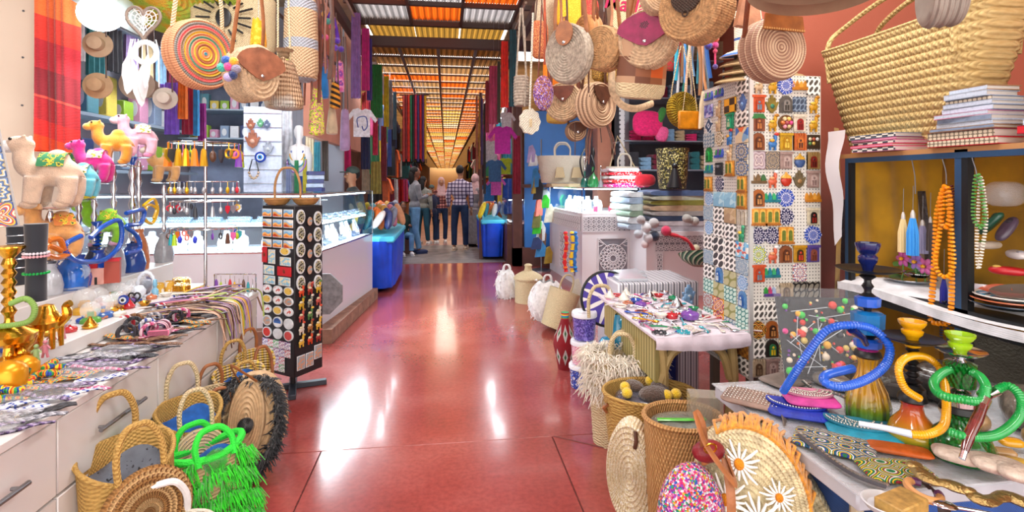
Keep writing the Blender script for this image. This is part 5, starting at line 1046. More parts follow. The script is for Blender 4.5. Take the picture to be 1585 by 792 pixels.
# oval basket with pompoms
q = az(1010,640,.0); q = Vector((.80,2.28,0))
t = thing('straw_basket','wide oval straw basket holding brown fur and yellow pom-poms','basket',(1.0,2.45,0),(0,0,-.15)); m,f = basket_oval(MB(STG),.175,.13,.46,1.3,14); O('body',m,t); O('rim',MB(STG).tube([f(i/40,1) for i in range(40)],.009,6,True),t)
O('leather_tab',MB(LB).tube([(-.215,-.03,.37),(-.233,-.05,.40),(-.215,-.06,.42)],.01,6),t)
fur = mat('brown_fur','#4c3a30',1,sheen=.5,bump=lambda c: c.noise(120),bs=1); yp = mat('yellow_pompom','#f0c814',.95,sheen=.5,bump=lambda c: c.noise(200),bs=1)
lin_ = pillow(MB(mat('dark_cellophane','#4a4c58',.15,coat=1,bump=lambda c: c.noise(35,4),bs=1)),.34,.25,.08,.8); O('bagged_goods',lin_,None,(1.0,2.45,.38),(0,0,-.15),label='dark goods in crinkled cellophane filling the pom-pom basket',cat='packaged goods')
for i,(x,y,r1,lb) in enumerate(((.80,2.27,.055,'larger clump of brown fur in the oval basket'),(.86,2.35,.045,'clump of brown fur at the far side of the oval basket'),(.74,2.38,.04,'small clump of brown fur behind the yellow pom-poms'))): O('fur_bundle',MB(fur).ell((0,0,0),(r1*1.4,r1,r1*.7),20,12),None,(x+.20,y+.12,.47),(0,0,i),label=lb,cat='fur bundle')
for i,(x,y,lb) in enumerate(((.685,2.36,'yellow pom-pom nearest the basket tab'),(.67,2.29,'yellow pom-pom at the passage-side rim of the oval basket'),(.85,2.24,'yellow pom-pom at the front rim of the oval basket'),(.84,2.42,'yellow pom-pom at the back of the oval basket'),(.90,2.25,'yellow pom-pom close to the tall tan basket'))): O('pom_pom',MB(yp).ell((0,0,0),.026,14,10),None,(x+.20,y+.12,.475),label=lb,cat='pom-pom')
# tall round tan basket
t = thing('straw_basket','tall honey-brown reed basket with wrapped rim beside the table corner','basket',(.98,2.05,0),(0,0,0)); reed = mat('reed_honey','#c08a4c',.7,pat=lambda c: c.ramp(c.noise(14,4,(6,6,1)),['#9a6a34','#c8965c','#d8ac74'],'LINEAR'),bump=lambda c: (c.x.at2(c.y)*70).sin()*(c.z*180).sin(),bs=.7)
m,f = basket_oval(MB(reed),.135,.115,.52,1.18,12); O('body',m,t); O('rim',MB(reed).tube([f(i/40,1) for i in range(40)],.011,6,True),t)
O('cellophane_pack',pillow(MB(mat('clear_pack','#8a8c80',.12,coat=1,bump=lambda c: c.noise(40,4),bs=1,pat=lambda c: c.ramp(c.noise(9),['#5c5c50','#7a8078','#9c9c90'],'LINEAR'))),.27,.22,.07,.8),None,(.98,2.05,.44),label='folded goods in clear cellophane inside the tall reed basket',cat='packaged goods')
O('green_ribbon',MB(gloss_m('gr','#58c83c',.4)).tube([(.87,2.05,.512),(.98,2.02,.518),(1.07,2.03,.512)],.012,6,flat=.4),None,label='bright green strip on the packed goods in the reed basket',cat='ribbon')
O('clear_box',MB(mat('clear_box','#b8b0a0',.1,alpha=.45)).box(0,.13,0,.09,0,.16),None,(1.0,2.02,.45),(0,0,-.3),label='upright clear plastic box standing in the tall reed basket',cat='box')
# flat oval coil bag leaning at the front
t = thing('round_straw_bag','flat oval coil bag with silver thread leaning against the tall reed basket','bag',(.80,2.16,.245),(.04,0,-.6))
O('body',coil_mesh(MB(mat('rope_silver_thread','#dccca8',.6,pat=lambda c: c.ramp((c.noise(150)),[(.3,'#c0a878'),(.5,'#e0d0ac'),(.7,'#f2f0e8')],'LINEAR'),bump=lambda c: (c.x.at2(c.z)*100).sin(),bs=.4)),.225,.07,9,3,56,.46),t); O('leather_tab',MB(LD).tube([(.03,-.045,.20),(.035,-.055,.16),(.028,-.05,.13)],.009,6),t)
# sprinkle bag
t = thing('sprinkle_bag','oval pink bag of multicoloured beads with tan buckled strap, front right of the passage','bag',(.675,1.36,.585),(-.05,0,.1)); t['label'] = 'oval pink bag of multicoloured beads with tan buckled strap beside the daisy bag'
spm = mat('sprinkles','#d060a0',.5,pat=lambda c: c.ramp(c.cell(190)[0],['#e02880','#f2f0f4','#d8307c','#3c68c8','#f090b8','#e04830','#2ca86c','#f8d8e8','#9c3cb0','#e8e8f0','#f0b838','#e86ca8']),bump=lambda c: c.cell(190)[1],bs=1)
O('body',pillow(MB(spm),.20,.34,.10,.95,40,16),t,(0,.05,-.04),(pi/2,0,0)); O('strap',MB(LB).tube(spl([(.05,-.0,.12),(.03,-.02,.23),(.01,-.02,.27),(.02,-.05,.2),(.07,-.08,.12),(.10,-.06,.10),(.10,-.02,.15)],6),.013,8,flat=.25),t)
O('strap',MB(LB).tube(spl([(.10,-.02,.14),(.085,-.06,.06),(.08,-.062,-.03),(.075,-.06,-.08)],5),.012,8,flat=.25),t); O('buckle',MB(brass).xf((.03,-.055,.19),(.4,.5,0)).tube(ring((0,0,0),.016,12),.003,6,True).no(),t); O('lining',MB(leather('winered','#8a1420')).ell((.06,0,.155),(.05,.03,.03),14,8),t)
# daisy bag pair
def daisy(label,loc,rz,tilt,main=True):
    t = thing('daisy_bag',label,'bag',loc,(tilt,0,rz)); Rr = .215
    O('body',coil_mesh(MB(mat('palm_crochet','#ecdcb0',.75,vary=.25,vs=40,bump=lambda c: (c.r(c.x,c.z)*420).sin()*(c.x.at2(c.z)*110).sin(),bs=.45)),Rr,.12,13,5,56,.72,.3),t)
    if main:
        for x,z,s in (-.02,.125,.8),(-.055,.02,.85),(.03,-.01,.85),(-.02,-.12,.7),(.08,.06,.6):
            d = O('daisy',MB(mat('daisy_centre','#f09414',.8,bump=lambda c: c.noise(200),bs=1)).ell((0,-.012,0),(.017,.012,.02),14,8),t,(x,-.072,z),None,s)
            p = MB(mat('daisy_petal','#f4f2ee',.8))
            for k in range(16): a = k*pi/8; l = .058+.012*(k % 3); p.tube([(.012*cos(a),-.004,.012*sin(a)),(l*.6*cos(a),-.012,l*.6*sin(a)),(l*cos(a),-.004,l*sin(a))],[.003,.0055,.003],5)
            O('petals',p,d)
        g = MB(mat('orange_wool','#f0a010',.95,sheen=.5,vary=.3,vs=90)); rg = random.Random(9)
        for i in range(60):
            a = pi*.36+(i/60-.5)*2.0; x,z = .72*Rr*cos(a)*1.02,Rr*sin(a)*1.02; g.tube([(x,-.06,z),(x+rg.uniform(-.015,.015),-.02,z+.018),(x+rg.uniform(-.015,.015),.05,z+.004)],.005,5)
        O('orange_trim',g,t,kind='stuff')
    return t
daisy('round crocheted straw bag with daisies and orange wool trim, leaning on the table',(.87,1.40,.58),-.6,-.06)
daisy('plain crocheted straw bag behind the daisy bag, under the table edge',(1.0,1.46,.44),-.5,-.06,False)
# big cream fringed basket
t = thing('fringed_basket','large cream basket with woolly fringe and wrapped handles behind the pom-pom basket','basket',(1.0,2.86,0),(.05,0,-.3)); m,f = basket_oval(MB(STP),.16,.10,.50,1.2,12); O('body',m,t)
m = MB(woolw)
for zz,n in ((.51,800),(.43,650),(.34,500)):
    pts = [f(i/40,zz/.50) for i in range(41)]; fringe(m,pts,.10,n,out=lambda p: Vector((p.x,p.y*1.6,.02)),seed=int(zz*100),thick=.0032,jit=.6,drop=.35)
O('fringe',m,t,kind='stuff'); O('front_disc',coil_mesh(MB(STP),.12,.03,8,2,32),t,(.02,-.125,.34),(-.2,0,0))
O('handle',handle_arch(STP,.13,.16,.012,-.06),t,(0,-.02,.50)); O('handle',handle_arch(STP,.14,.12,.012,.06),t,(.02,.02,.50))
# plastic tubs of beads
def tub(label,x,y,z,r,h,key,cols,lidc='#e8eaf0'):
    t = thing('bead_tub',label,'tub',(x,y,z)); O('body',MB(mat('tub_'+key,cols[0],.2,pat=lambda c: c.ramp(c.cell(110)[0],cols),bump=lambda c: c.cell(110)[1],bs=.6,coat=.8)).lathe([(0,0),(r*.86,0),(r*.9,.01),(r*.98,h*.8),(r*.98,h*.82)],32),t)
    O('lid',MB(mat('lid_white',lidc,.3)).lathe([(r*1.0,h*.8),(r*1.06,h*.82),(r*1.06,h*.95),(r*1.0,h),(r*.9,h*.985),(0,h*.985)],32),t); return t
q = az(905,606,0); x,y = q.x,q.y+.1
tub('blue bead tub at the bottom of the bead tub tower',x,y,0,.085,.17,'blue',['#1c3c9c','#dfe4f4','#2850b8','#3c68d0','#1a2c80']); tub('pink bead tub in the middle of the bead tub tower',x+.01,y+.0,.172,.083,.17,'pink',['#f0a8c0','#f8d8e0','#e88cac','#f4c0d0']); tub('tall purple ribbon tub topping the bead tub tower',x+.03,y+.02,.344,.088,.20,'purple',['#4c3a9c','#6c58c0','#3c2c88','#8c7cd8'])
q = az(948,640,0); x2,y2 = q.x+.02,q.y+.06
tub('dark plum bead tub at the bottom of the second tub pile',x2-.02,y2,0,.08,.16,'plum',['#4c2c50','#d8d0dc','#6c3c70','#2c1c34']); tub('white and violet bead tub in the second tub pile',x2-.01,y2+.01,.162,.082,.16,'violet',['#f0eef4','#8878c0','#e4e0ec','#f4f4f8']); tub('clear-topped white bead tub on the second tub pile',x2+.0,y2+.02,.324,.085,.10,'wht',['#e8eaf0','#d8dce8','#f4f6fa'])
# red beaded bag with diamonds
q = az(879,577,0); t = thing('beaded_vessel','tapered red beaded basket with white diamonds beside the bead tubs','basket',(q.x,q.y+.1,0),(0,0,.2))
O('body',MB(mat('red_beadwork','#b01424',.5,pat=lambda c: c.ramp(((c.x*10).frac()-.5).abs()*1.0+((c.z*6.2-.1).frac()-.5).abs() if False else (((c.x.at2(c.y)*1.27).frac()-.5).abs()+((c.z*5.4-.1).frac()-.5).abs()),[(0,'#2c7a3c'),(.14,'#f0ece4'),(.36,'#b01424')]),bump=lambda c: (c.z*600).sin()*(c.x.at2(c.y)*60).sin(),bs=.8)).lathe([(0,0),(.055,0),(.075,.1),(.095,.2),(.085,.26),(.05,.34),(.03,.40)],32),t); O('striped_neck',MB(mat('stripe_neck','#e0b020',.6,pat=lambda c: c.ramp((c.z*24).frac(),['#2c7ac0','#e8c020','#c02030','#2c9a5c']))).lathe([(.03,.39),(.032,.45),(.0,.452)],20),t)
# woven half-round and white fluffy bags, lidded basket
q = az(868,515,0); t = thing('straw_basket','tilted pale straw basket with lace-like openwork beside the white fluffy bag','basket',(q.x+.01,q.y+.12,.2),(0,.35,.3)); m,f = basket_oval(MB(STP),.12,.16,.38,1.2,12); O('body',m,t,(0,0,-.18)); O('handle',handle_arch(STP,.14,.16,.009),t,(0,0,.2))
q = az(895,500,0); O('cream_tote',MB(STW).poly([(-.08,0),(.1,0),(.06,.28),(0,.42),(-.03,.28)],.14),None,(q.x+.03,q.y+.22,.0),(0,0,-.7),label='pointed cream tote leaning behind the tilted straw basket',cat='bag')
def fluffy(label,u,v,w,h,seed):
    q = az(u,v,0); t = thing('fluffy_bag',label,'bag',(q.x,q.y+.12,0)); g = random.Random(seed)
    m = MB(woolW).grid(lambda a,b: (w/2*cos(2*pi*a)*(sin(pi*min(1,b*.85+.08))**.5)*(1+.06*sin(9*a*2*pi+b*14)),.5*w*.7*sin(2*pi*a)*(sin(pi*min(1,b*.85+.08))**.5),h*b+.012*sin(a*31+b*9)),40,16,True); O('body',m,t)
    pts = [(w*.5*cos(2*pi*i*.618)*(1-abs(b-.5)*.6),w*.35*sin(2*pi*i*.618)*(1-abs(b-.5)*.6),h*b) for i in range(80) for b in (g.random(),)]
    O('fleece',fringe(MB(woolW),pts,.06,600,out=lambda p: Vector((p.x*3,p.y*4,-.1)),seed=seed,thick=.005,jit=.5),t,kind='stuff')
    O('handle',handle_arch(woolW,.08,.10,.009),t,(0,-.02,h*.93)); O('handle',handle_arch(woolW,.08,.09,.009),t,(.02,.04,h*.93))
fluffy('first small white fluffy bag beside the lidded straw basket, farthest along the floor',785,465,.26,.36,3); fluffy('big white fluffy bag between the lidded basket and the tilted straw basket',850,500,.40,.42,4)
q = az(820,470,0); t = thing('lidded_basket','round straw basket with conical lid between the two white fluffy bags','basket',(q.x,q.y+.12,0)); O('body',MB(STP).lathe([(0,0)]+[(.165*(1+.02*(i % 2)),i*.015) for i in range(20)],32),t); O('lid',MB(STP).lathe([(.18,.28),(.185,.3),(.16,.33),(.09,.37),(.05,.385),(.04,.43),(.05,.455),(.03,.47),(0,.472)],32),t)
# teal bag, round basket with violet diamonds, ring handle
q = at(965,500,3.0); t = thing('teal_bag','shiny teal plastic bag hanging at the trinket table corner','bag',(q.x,q.y,0)); O('body',MB(mat('teal_film','#0f8cb4',.2,coat=.8,bump=lambda c: c.noise(14,5),bs=1,vary=.35)).grid(lambda u,v: ((.10-.05*v)*cos(2*pi*u)*(1+.15*sin(5*u*6.28+v*4)),(.07-.03*v)*sin(2*pi*u),.36+.34*v),32,12,True).lathe([(0,.36),(.095,.361)],16),t); O('knot',MB(mat('teal_film')).tube(ring((0,-.05,.66),.035,14),.010,6,True),t)
q = az(945,500,0); O('wool_sack',pillow(MB(mat('azure_film','#1aa0d0',.2,coat=.8,bump=lambda c: c.noise(20,4),bs=1)),.16,.12,.44,.8),None,(1.10,3.42,0),label='azure plastic sack standing behind the purple ribbon tub',cat='sack')
q = at(940,450,3.75); t = thing('round_basket','round black-rimmed basket with violet and white petals leaning behind the trinket table','basket',(q.x,3.75,.62),(-.2,0,0)); O('disc',MB(mat('violet_petals','#5c48a8',.7,pat=lambda c: c.ramp(((c.x.at2(c.z)*1.27).frac()-.5).abs()+(c.r(c.x,c.z)*3.2).frac()*.5,[(0,'#e8e2dc'),(.35,'#4c3c98'),(.7,'#e8e0e4'),(.85,'#7a4a90')]))).poly([(.20*cos(a*pi/18),.2*sin(a*pi/18)) for a in range(36)],.03),t); O('rim',MB(black).tube(ring((0,-.01,0),.20,36),.011,6,True),t)
O('beige_hoop',handle_arch(STP,.17,.22,.013),None,(at(930,480,3.5).x,3.5,.55),label='beige wrapped basket handle arching in front of the violet-petal basket',cat='bag handle')

O('wooden_crate',MB(mat('crate_wood','#8a6a44',.8,vary=.3,vs=15)).box(.60,.97,1.0,1.62,0,.33,.01),None,label='low wooden crate under the sprinkle bag and the daisy bags',cat='crate')
# ================================================================== TRINKET TABLE (between the tile column and the carved showcase)
tt = thing('trinket_table','trinket table with lavender cloth and wooden legs in front of the tile column','table')
lav = cloth('lavender','#e0d4e0',vary=.1)
O('tabletop',MB(lav).box(1.0,1.49,2.38,3.32,.728,.748,.004),tt)
O('skirt',MB(mat('reed_side','#a89a60',.7,pat=lambda c: c.ramp((c.y*28).frac(),['#b8a86c','#8a7c48']))).box(1.03,1.05,2.45,3.28,.50,.728),tt)
O('drape',MB(lav).grid(lambda u,v: (1.0+.49*u,2.375-.01*sin(v*3)-.004*sin(u*30),.745-.055*v*(1+.3*sin(u*3))),30,4),tt)
lw = mat('carved_beige_leg','#b89c64',.6,vary=.2)
for x,y in ((1.06,2.46),(1.43,2.46),(1.06,3.24),(1.43,3.24)): O('leg',MB(lw).tube(spl([(x,y,.73),(x+.02,y,.5),(x-.01,y,.25),(x+.03,y,0)],4),.024,8),tt)
O('apron',MB(lw).tube(spl([(1.06,2.46,.50),(1.12,2.46,.64),(1.25,2.46,.68),(1.38,2.46,.64),(1.43,2.46,.50)],5),.022,8),tt)
O('indigo_cloth',MB(cloth('indigo','#2c3c9c')).grid(lambda u,v: (1.12+.25*u,2.9+.02*sin(u*20),.02+.6*v),14,4),None,label='indigo cloth bundle hanging under the trinket table',cat='cloth')
CN = [('silver',silver),('blue enamel',gloss_m('en_blue','#2850b0')),('green enamel',gloss_m('en_green','#1c8a5c')),('brass',brass),('pink',gloss_m('en_pink','#d86a9c')),('turquoise',gloss_m('en_turq','#38b0c0')),('red',gloss_m('en_red','#c02c34')),('bone-white',gloss_m('en_bone','#e8e0d4')),('black',gloss_m('en_black','#24242c')),('violet',gloss_m('en_violet','#7c4ca8')),('terracotta',gloss_m('en_terra','#c8744c'))]
def k_bangle(m): return lambda: MB(m).tube(ring((0,0,.006),.03,20,'xy'),.006,6,True)
def k_bowl(m): return lambda: MB(m).lathe([(0,0),(.018,0),(.034,.022),(.031,.022),(.016,.005),(0,.005)],18)
def k_box(m): return lambda: MB(m).lathe([(0,0),(.028,0),(.030,.008),(.030,.016),(.024,.022),(.006,.026),(.005,.032),(0,.034)],18)
def k_spoon(m): return lambda: MB(m).ell((0,0,.006),(.02,.013,.005),12,6).tube([(.016,0,.006),(.06,.003,.01),(.11,0,.008)],[.003,.004,.005],6)
def k_mirror(m): return lambda: MB(m).cyl((0,0,.004),.026,.008,18).tube([(.024,0,.004),(.06,0,.004)],[.004,.006],6).use(chrome).cyl((0,0,.0085),.018,.002,16)
def k_knife(m): return lambda: MB(m).tube([(-.06,0,.006),(-.02,0,.007)],[.006,.005],8,flat=.6).use(silver).tube([(-.02,0,.007),(.05,0,.006),(.08,0,.004)],[.006,.006,.001],6,flat=.3)
def k_beads(m): return lambda: (lambda q: ([q.ell((.03*cos(a*.5)*(1-a*.015),.022*sin(a*.5),.006+.004*(a % 2)),.005,6,4) for a in range(26)],q)[1])(MB(m))
def k_tagine(m): return lambda: MB(m).lathe([(0,0),(.028,0),(.034,.012),(.030,.014),(.02,.03),(.006,.05),(.007,.056),(0,.058)],18)
KD = [('bangle','bangle',k_bangle),('small_bowl','bowl',k_bowl),('trinket_box','box',k_box),('souvenir_spoon','spoon',k_spoon),('hand_mirror','mirror',k_mirror),('paper_knife','knife',k_knife),('bead_necklace','necklace',k_beads),('small_tagine','tagine',k_tagine)]
def kitem(kind,col,loc,rz,label,grp,sc=1,rx=0):
    k = KD[kind]; c = CN[col]; O(k[0],cached('kd_%d_%d' % (kind,col),k[2](c[1])),None,loc,(rx,0,rz),sc,label,k[1],grp)
rg = random.Random(11)
for j in range(13):
    for i in range(7):
        kd = rg.choice([0,1,2,3,3,3,4,5,5,6,7]) if j > 2 else rg.choice([3,5,3,6]); cl_ = rg.choice([0,0,0,0,0,1,2,3,4,5,6,7,7,7,7,9,10,8]); x = 1.035+i*.066+rg.uniform(-.008,.008); y = 2.42+j*.070+rg.uniform(-.01,.01)
        kitem(kd,cl_,(x,y,.749),rg.uniform(0,6),'%s %s, %s row from the front, %s from the passage, on lavender cloth' % (CN[cl_][0],KD[kd][0].replace('_',' '),ordn[j],ordn[i]),'trinkets on the lavender cloth',rg.uniform(.9,1.15))
q = az(1068,495,.75); kitem(2,9,(q.x,q.y,.76),0,'larger violet studded trinket box near the tile column',None,1.6)
for i,(u,v,lb) in enumerate(((1062,470,'pale blue filigree hand standing at the back of the trinket table'),(1066,455,'second pale blue filigree hand behind the first on the trinket table'))): q = at(u,v,3.1+.1*i); O('filigree_hand',cached('fh',T_ham('#8ab4dc','#d8e8f4')),None,(q.x,q.y,q.z),(0,0,.2),1.4,label=lb,cat='ornament')
# black bowl with pattern, striped boxes behind
q = at(1062,425,3.9); O('patterned_bowl',MB(mat('blackgreen_bowl','#2c3a34',.4,pat=lambda c: c.ramp(((c.x.at2(c.y)*2.5)+(c.z*30)).frac(),['#22302c','#c8c4a8','#3c6a4c']))).lathe([(0,.0),(.07,0),(.14,.045),(.17,.09),(.165,.09),(.13,.045),(.06,.01),(0,.01)],32),None,(q.x+.05,3.75,.85),(-.3,.1,0),label='wide black and green patterned bowl behind the trinket table',cat='bowl')
bx = thing('storage_bench','pale low bench behind the trinket table carrying the patterned bowl','bench',(1.2,3.5,0)); O('body',MB(mat('striped_fabric','#c8c8d0',.7,pat=lambda c: c.ramp((c.x*24).frac(),['#e0e0e6','#a8aab8','#e0e0e6','#6c6e78']))).box(.0,.6,0,.5,0,.78,.01),bx)
for i in range(3): O('clear_tray',MB(mat('tray_clear','#d8e0e8',.1,alpha=.6)).box(0,.22,0,.14,0,.02,.004),None,(1.22+i*.05,3.55+i*.12,.782+i*.0),(0,0,.1*i),label='%s clear plastic tray on the pale bench' % ('nearest','middle','farthest')[i],cat='tray')
# ================================================================== BLANKETS ON THE CARVED CABINET
def folded(w,d,h,folds=2):
    def f(m):
        def g(u,v):
            a = 2*pi*u; ca,sa = cos(a),sin(a); e = .28; return (w/2*math.copysign(abs(ca)**e,ca)+.006*sin(v*9),(-d/2+d*v),h/2+h/2*math.copysign(abs(sa)**.6,sa)+.006*sin(a*2+v*5))
        m.grid(g,28,6,True); n = 28; m.f.append(tuple(range(len(m.v)-n,len(m.v)))); m.mi.append(m.cur); m.f.append(tuple(range(len(m.v)-n*7+n-1,len(m.v)-n*7-1,-1))); m.mi.append(m.cur); return m
    return f
bx0,bx1 = at(1010,300,6.4).x,at(1100,300,6.4).x; z = .842
for c1,h,lb in (('#b8b4bc',.07,'pale grey blanket at the bottom of the blanket stack'),('#d8d4d8',.06,'white blanket second in the blanket stack'),('#2c4060',.065,'navy blanket third in the blanket stack'),('#b0aca8',.06,'grey blanket with pom-pom edge in the middle of the blanket stack'),('#c8ab88',.075,'tan blanket above the grey pom-poms'),('#8c8a30',.065,'olive green blanket in the stack'),('#c4c8b0',.055,'pale sage blanket near the top of the stack'),('#4c6490',.07,'denim blue blanket on top of the blanket stack')):
    O('folded_blanket',folded(bx1-bx0,.5,h)(MB(cloth(c1.strip('#'),c1))),None,((bx0+bx1)/2,6.70,z),(0,0,R(-.03,.03)),label=lb,cat='blanket'); z += h+.002
zt_b = z
z = .842
for c1,h in (('#a8b4c4',.08),('#d4d8dc',.09),('#88a088',.08),('#c8d4cc',.09),('#9cb0c8',.09),('#d8dce0',.07)):
    O('folded_blanket',folded(.30,.5,h)(MB(cloth(c1.strip('#'),c1))),None,(bx0-.12,6.95,z),(0,0,.2+R(-.05,.05)),label='%s throw in the narrow stack beside the carved showcase, %.0f cm up' % ({'#a8b4c4': 'blue-grey','#d4d8dc': 'off-white','#88a088': 'green-grey','#c8d4cc': 'pale mint','#9cb0c8': 'light blue','#d8dce0': 'white'}[c1],z*100) if False else '%s throw in the narrow stack beside the carved showcase' % {'#a8b4c4': 'blue-grey','#d4d8dc': 'off-white','#88a088': 'green-grey','#c8d4cc': 'pale mint','#9cb0c8': 'light blue','#d8dce0': 'pure white'}[c1],cat='blanket'); z += h+.002
pw = lambda c1: mat('pomb'+c1,c1,.95,sheen=.5,bump=lambda c: c.noise(150),bs=1)
for i,(u,v,r,c1,lb) in enumerate(((1000,352,8,'#e8e8ea','white pom-pom hanging at the top of the blanket pom-pom cluster'),(992,340,7,'#b8b4b4','grey pom-pom at the edge of the blanket pom-pom cluster'),(1012,345,8,'#c4c0c0','pale grey pom-pom beside the white one'),(1003,368,8,'#d8d8dc','white pom-pom in the middle of the cluster'),(1013,365,8,'#1c2c48','navy pom-pom in the pom-pom cluster'),(998,378,6,'#e8d8d8','blush pom-pom at the bottom of the cluster'),(1031,357,8,'#d82858','hot pink pom-pom hanging from the white blanket'),(1063,338,7,'#b0aca4','grey pom-pom on the blanket front, nearer the showcase'),(1075,342,7,'#b8b4ac','grey pom-pom on the blanket front, nearer the tile column'),(1068,340,6,'#a8a49c','small grey pom-pom between two larger ones'),(1077,384,6,'#e8e0b8','cream pom-pom below the red scarf'),(988,362,7,'#c8d0d8','pale blue pom-pom nearest the glass showcase'))):
    p = at(u,v,6.36); O('pom_pom',MB(pw(c1)).ell((0,0,0),px(r,u,6.36),12,8),None,p,label=lb,cat='pom-pom')
O('red_scarf',MB(cloth('scarletscarf','#d0142c')).tube(spl([at(1035,362,6.36),at(1052,366,6.34),at(1066,374,6.32),at(1074,388,6.33)],6),[.03+.02*abs(sin(i*.5)) for i in range(19)],8,flat=.5),None,label='crumpled red scarf hanging out of the blanket stack',cat='scarf')
p = at(1043,298,6.6); t = thing('sequin_basket','black and gold sequined basket bag standing on the blankets','basket',(p.x,6.65,zt_b+.02))
w = px(24,1043,6.6); O('body',MB(mat('black_gold','#3c3820',.4,pat=lambda c: c.ramp(c.cell(60)[0],['#1c1a14','#8a803c','#2c2a1c','#c8c080','#4c4820']),bump=lambda c: c.cell(60)[1],bs=1)).lathe([(0,0),(w*.85,0),(w*.95,.2),(w*1.0,.48),(w*1.06,.54),(w*.95,.53),(w*.9,.2)],28),t); O('tassel',MB(black).ell((-w*.3,-w,.30),.04,10,7).lathe([(.03,.27),(.1,.02),(0,.0)],14,(-w*.3,-w,0)),t)
# ================================================================== METAL SHELVES WITH FABRICS (behind)
perf = mat('perforated_steel','#d8dadc',.4,.3,pat=lambda c: c.mix((c.r((c.x*9).frac()-.5,(c.z*14).frac()-.5)).lt(.24),'#d8dadc','#3c3c40'))
ms = thing('metal_shelf','pale perforated metal shelving full of fabrics behind the sequined basket','shelf'); Ym = 7.9
xa0,xa1 = at(965,200,Ym).x,at(1120,200,Ym).x
O('post',MB(perf).box(xa0-.06,xa0+.02,Ym,Ym+.03,0,3.4),ms); O('post',MB(steel).box(xa0+.03,xa0+.10,Ym+.02,Ym+.06,0,3.4),ms); O('post',MB(perf).box(xa1,xa1+.06,Ym,Ym+.03,0,3.4),ms)
for v in (262,217,150,90,310): z = at(1000,v,Ym).z; O('shelf_board',MB(mat('shelf_steel','#9fb0c0',.4,.3)).box(xa0,xa1,Ym,Ym+.6,z-.02,z),ms)
O('backing',MB(mat('shelf_dark','#5c6068',.8)).box(xa0,xa1,Ym+.6,Ym+.62,.3,3.4),ms)
rg = random.Random(21); FC = [('rose','#e82878'),('slate','#4c5870'),('white','#e4e6ea'),('teal','#2c8088'),('charcoal','#33343c'),('lilac','#a088c0'),('sand','#c8b48c'),('sky','#88b4d8'),('wine','#7c1c3c'),('moss','#5c7040')]
for si,(v,wd) in enumerate(((262,'lower'),(217,'middle'),(150,'upper'),(90,'top'))):
    z = at(1000,v,Ym).z; x = xa0+.12; k = 0
    while x < xa1-.1:
        w = rg.uniform(.14,.24); h = rg.uniform(.16,.34) if v != 217 else rg.uniform(.1,.2)
        nm,c1 = (('rose','#e82878') if (v == 217 and k < 2) else rg.choice(FC)); n = 3; hh = 0
        for q in range(n):
            O('folded_fabric',folded(w*.95,.3,h/n-.004)(MB(cloth('f_'+nm,c1))),None,(x+w/2,Ym+.2,z+hh),label='%s folded fabric, %s in pile %s of the %s metal shelf' % (nm,('bottom','middle','top')[q],ordn[k],wd),cat='fabric',grp='folded fabrics on the metal shelving'); hh += h/n
        x += w+.02; k += 1
for i,(u,v,w,h,c1,lb) in enumerate(((1000,192,24,20,'#e81c70','crumpled hot pink scarf spilling over the middle metal shelf'),(1022,208,10,12,'#f05c98','lighter pink bag hanging beside the crumpled scarf'),(1020,180,6,14,'#3c8a3c','green leafy ornament hanging before the pink scarves'))):
    p = at(u,v,7.7); O('pink_scarf' if i < 2 else 'green_ornament',pillow(MB(cloth('ps%d' % i,c1)),1,1,1,.7),None,p,(pi/2,.2*i,0),(2*px(w,u,7.7),2*px(h,u,7.7),.12),label=lb,cat='scarf' if i < 2 else 'ornament')
# ================================================================== ON AND AROUND THE CARVED SHOWCASE
p = at(867,288,7.9); t = thing('cream_basket','oval cream straw basket with looped handles on the carved showcase','basket',(p.x+.05,7.95,1.47)); wv = px(40,867,7.9)
m,f = basket_oval(MB(STW),wv*.82,.2,.42,1.22,9); O('body',m,t); 
for s in (-1,1): O('handle',handle_arch(STW,.24,.2,.012,s*.2),t,(.05*s,0,.42))
O('straw_tag',MB(STP).poly([(-.08,-.1),(.08,-.1),(.05,.06),(-.05,.06)],.02),t,(-.1,-.25,.18)); O('straw_tag',MB(STP).poly([(-.08,-.1),(.08,-.1),(.05,.06),(-.05,.06)],.02),t,(.16,-.25,.18))
O('straw_mat',MB(STP).box(-.35,.35,-.2,.2,0,.055,.01),None,(p.x+.15,7.8,1.41),label='flat straw box under the cream basket on the showcase',cat='box')
z = 1.41
for i,(c1,h,lb) in enumerate((('#d8146c',.06,'magenta patterned throw at the bottom of the bright throw pile'),('#e02020',.055,'scarlet throw second in the bright throw pile'),('#f0e8e8',.05,'white and pink patterned throw in the bright throw pile'),('#d81c30',.05,'red throw in the bright throw pile'),('#f4dce4',.05,'pale pink speckled throw on top of the bright throw pile'))):
    x0,x1 = at(938,285,7.3).x,at(1000-i*4,285,7.3).x; O('folded_blanket',folded(x1-x0,.4,h)(MB(mat('thr%d' % i,c1,.85,pat=(lambda a: lambda c: c.ramp(c.noise(30,2),[(.0,a),(.52,a),(.56,'#f0f0f0'),(.62,'#2c2c2c'),(.66,a)]))(c1)))),None,((x0+x1)/2,7.35,z),(0,0,R(-.05,.05)),label=lb,cat='blanket'); z += h+.002
p = at(1000,284,7.1); O('red_rose_scarf',pillow(MB(cloth('scarletscarf')),.3,.25,.18,.8),None,(p.x,7.15,1.42),label='bunched bright red scarf at the corner of the bright throw pile',cat='scarf')
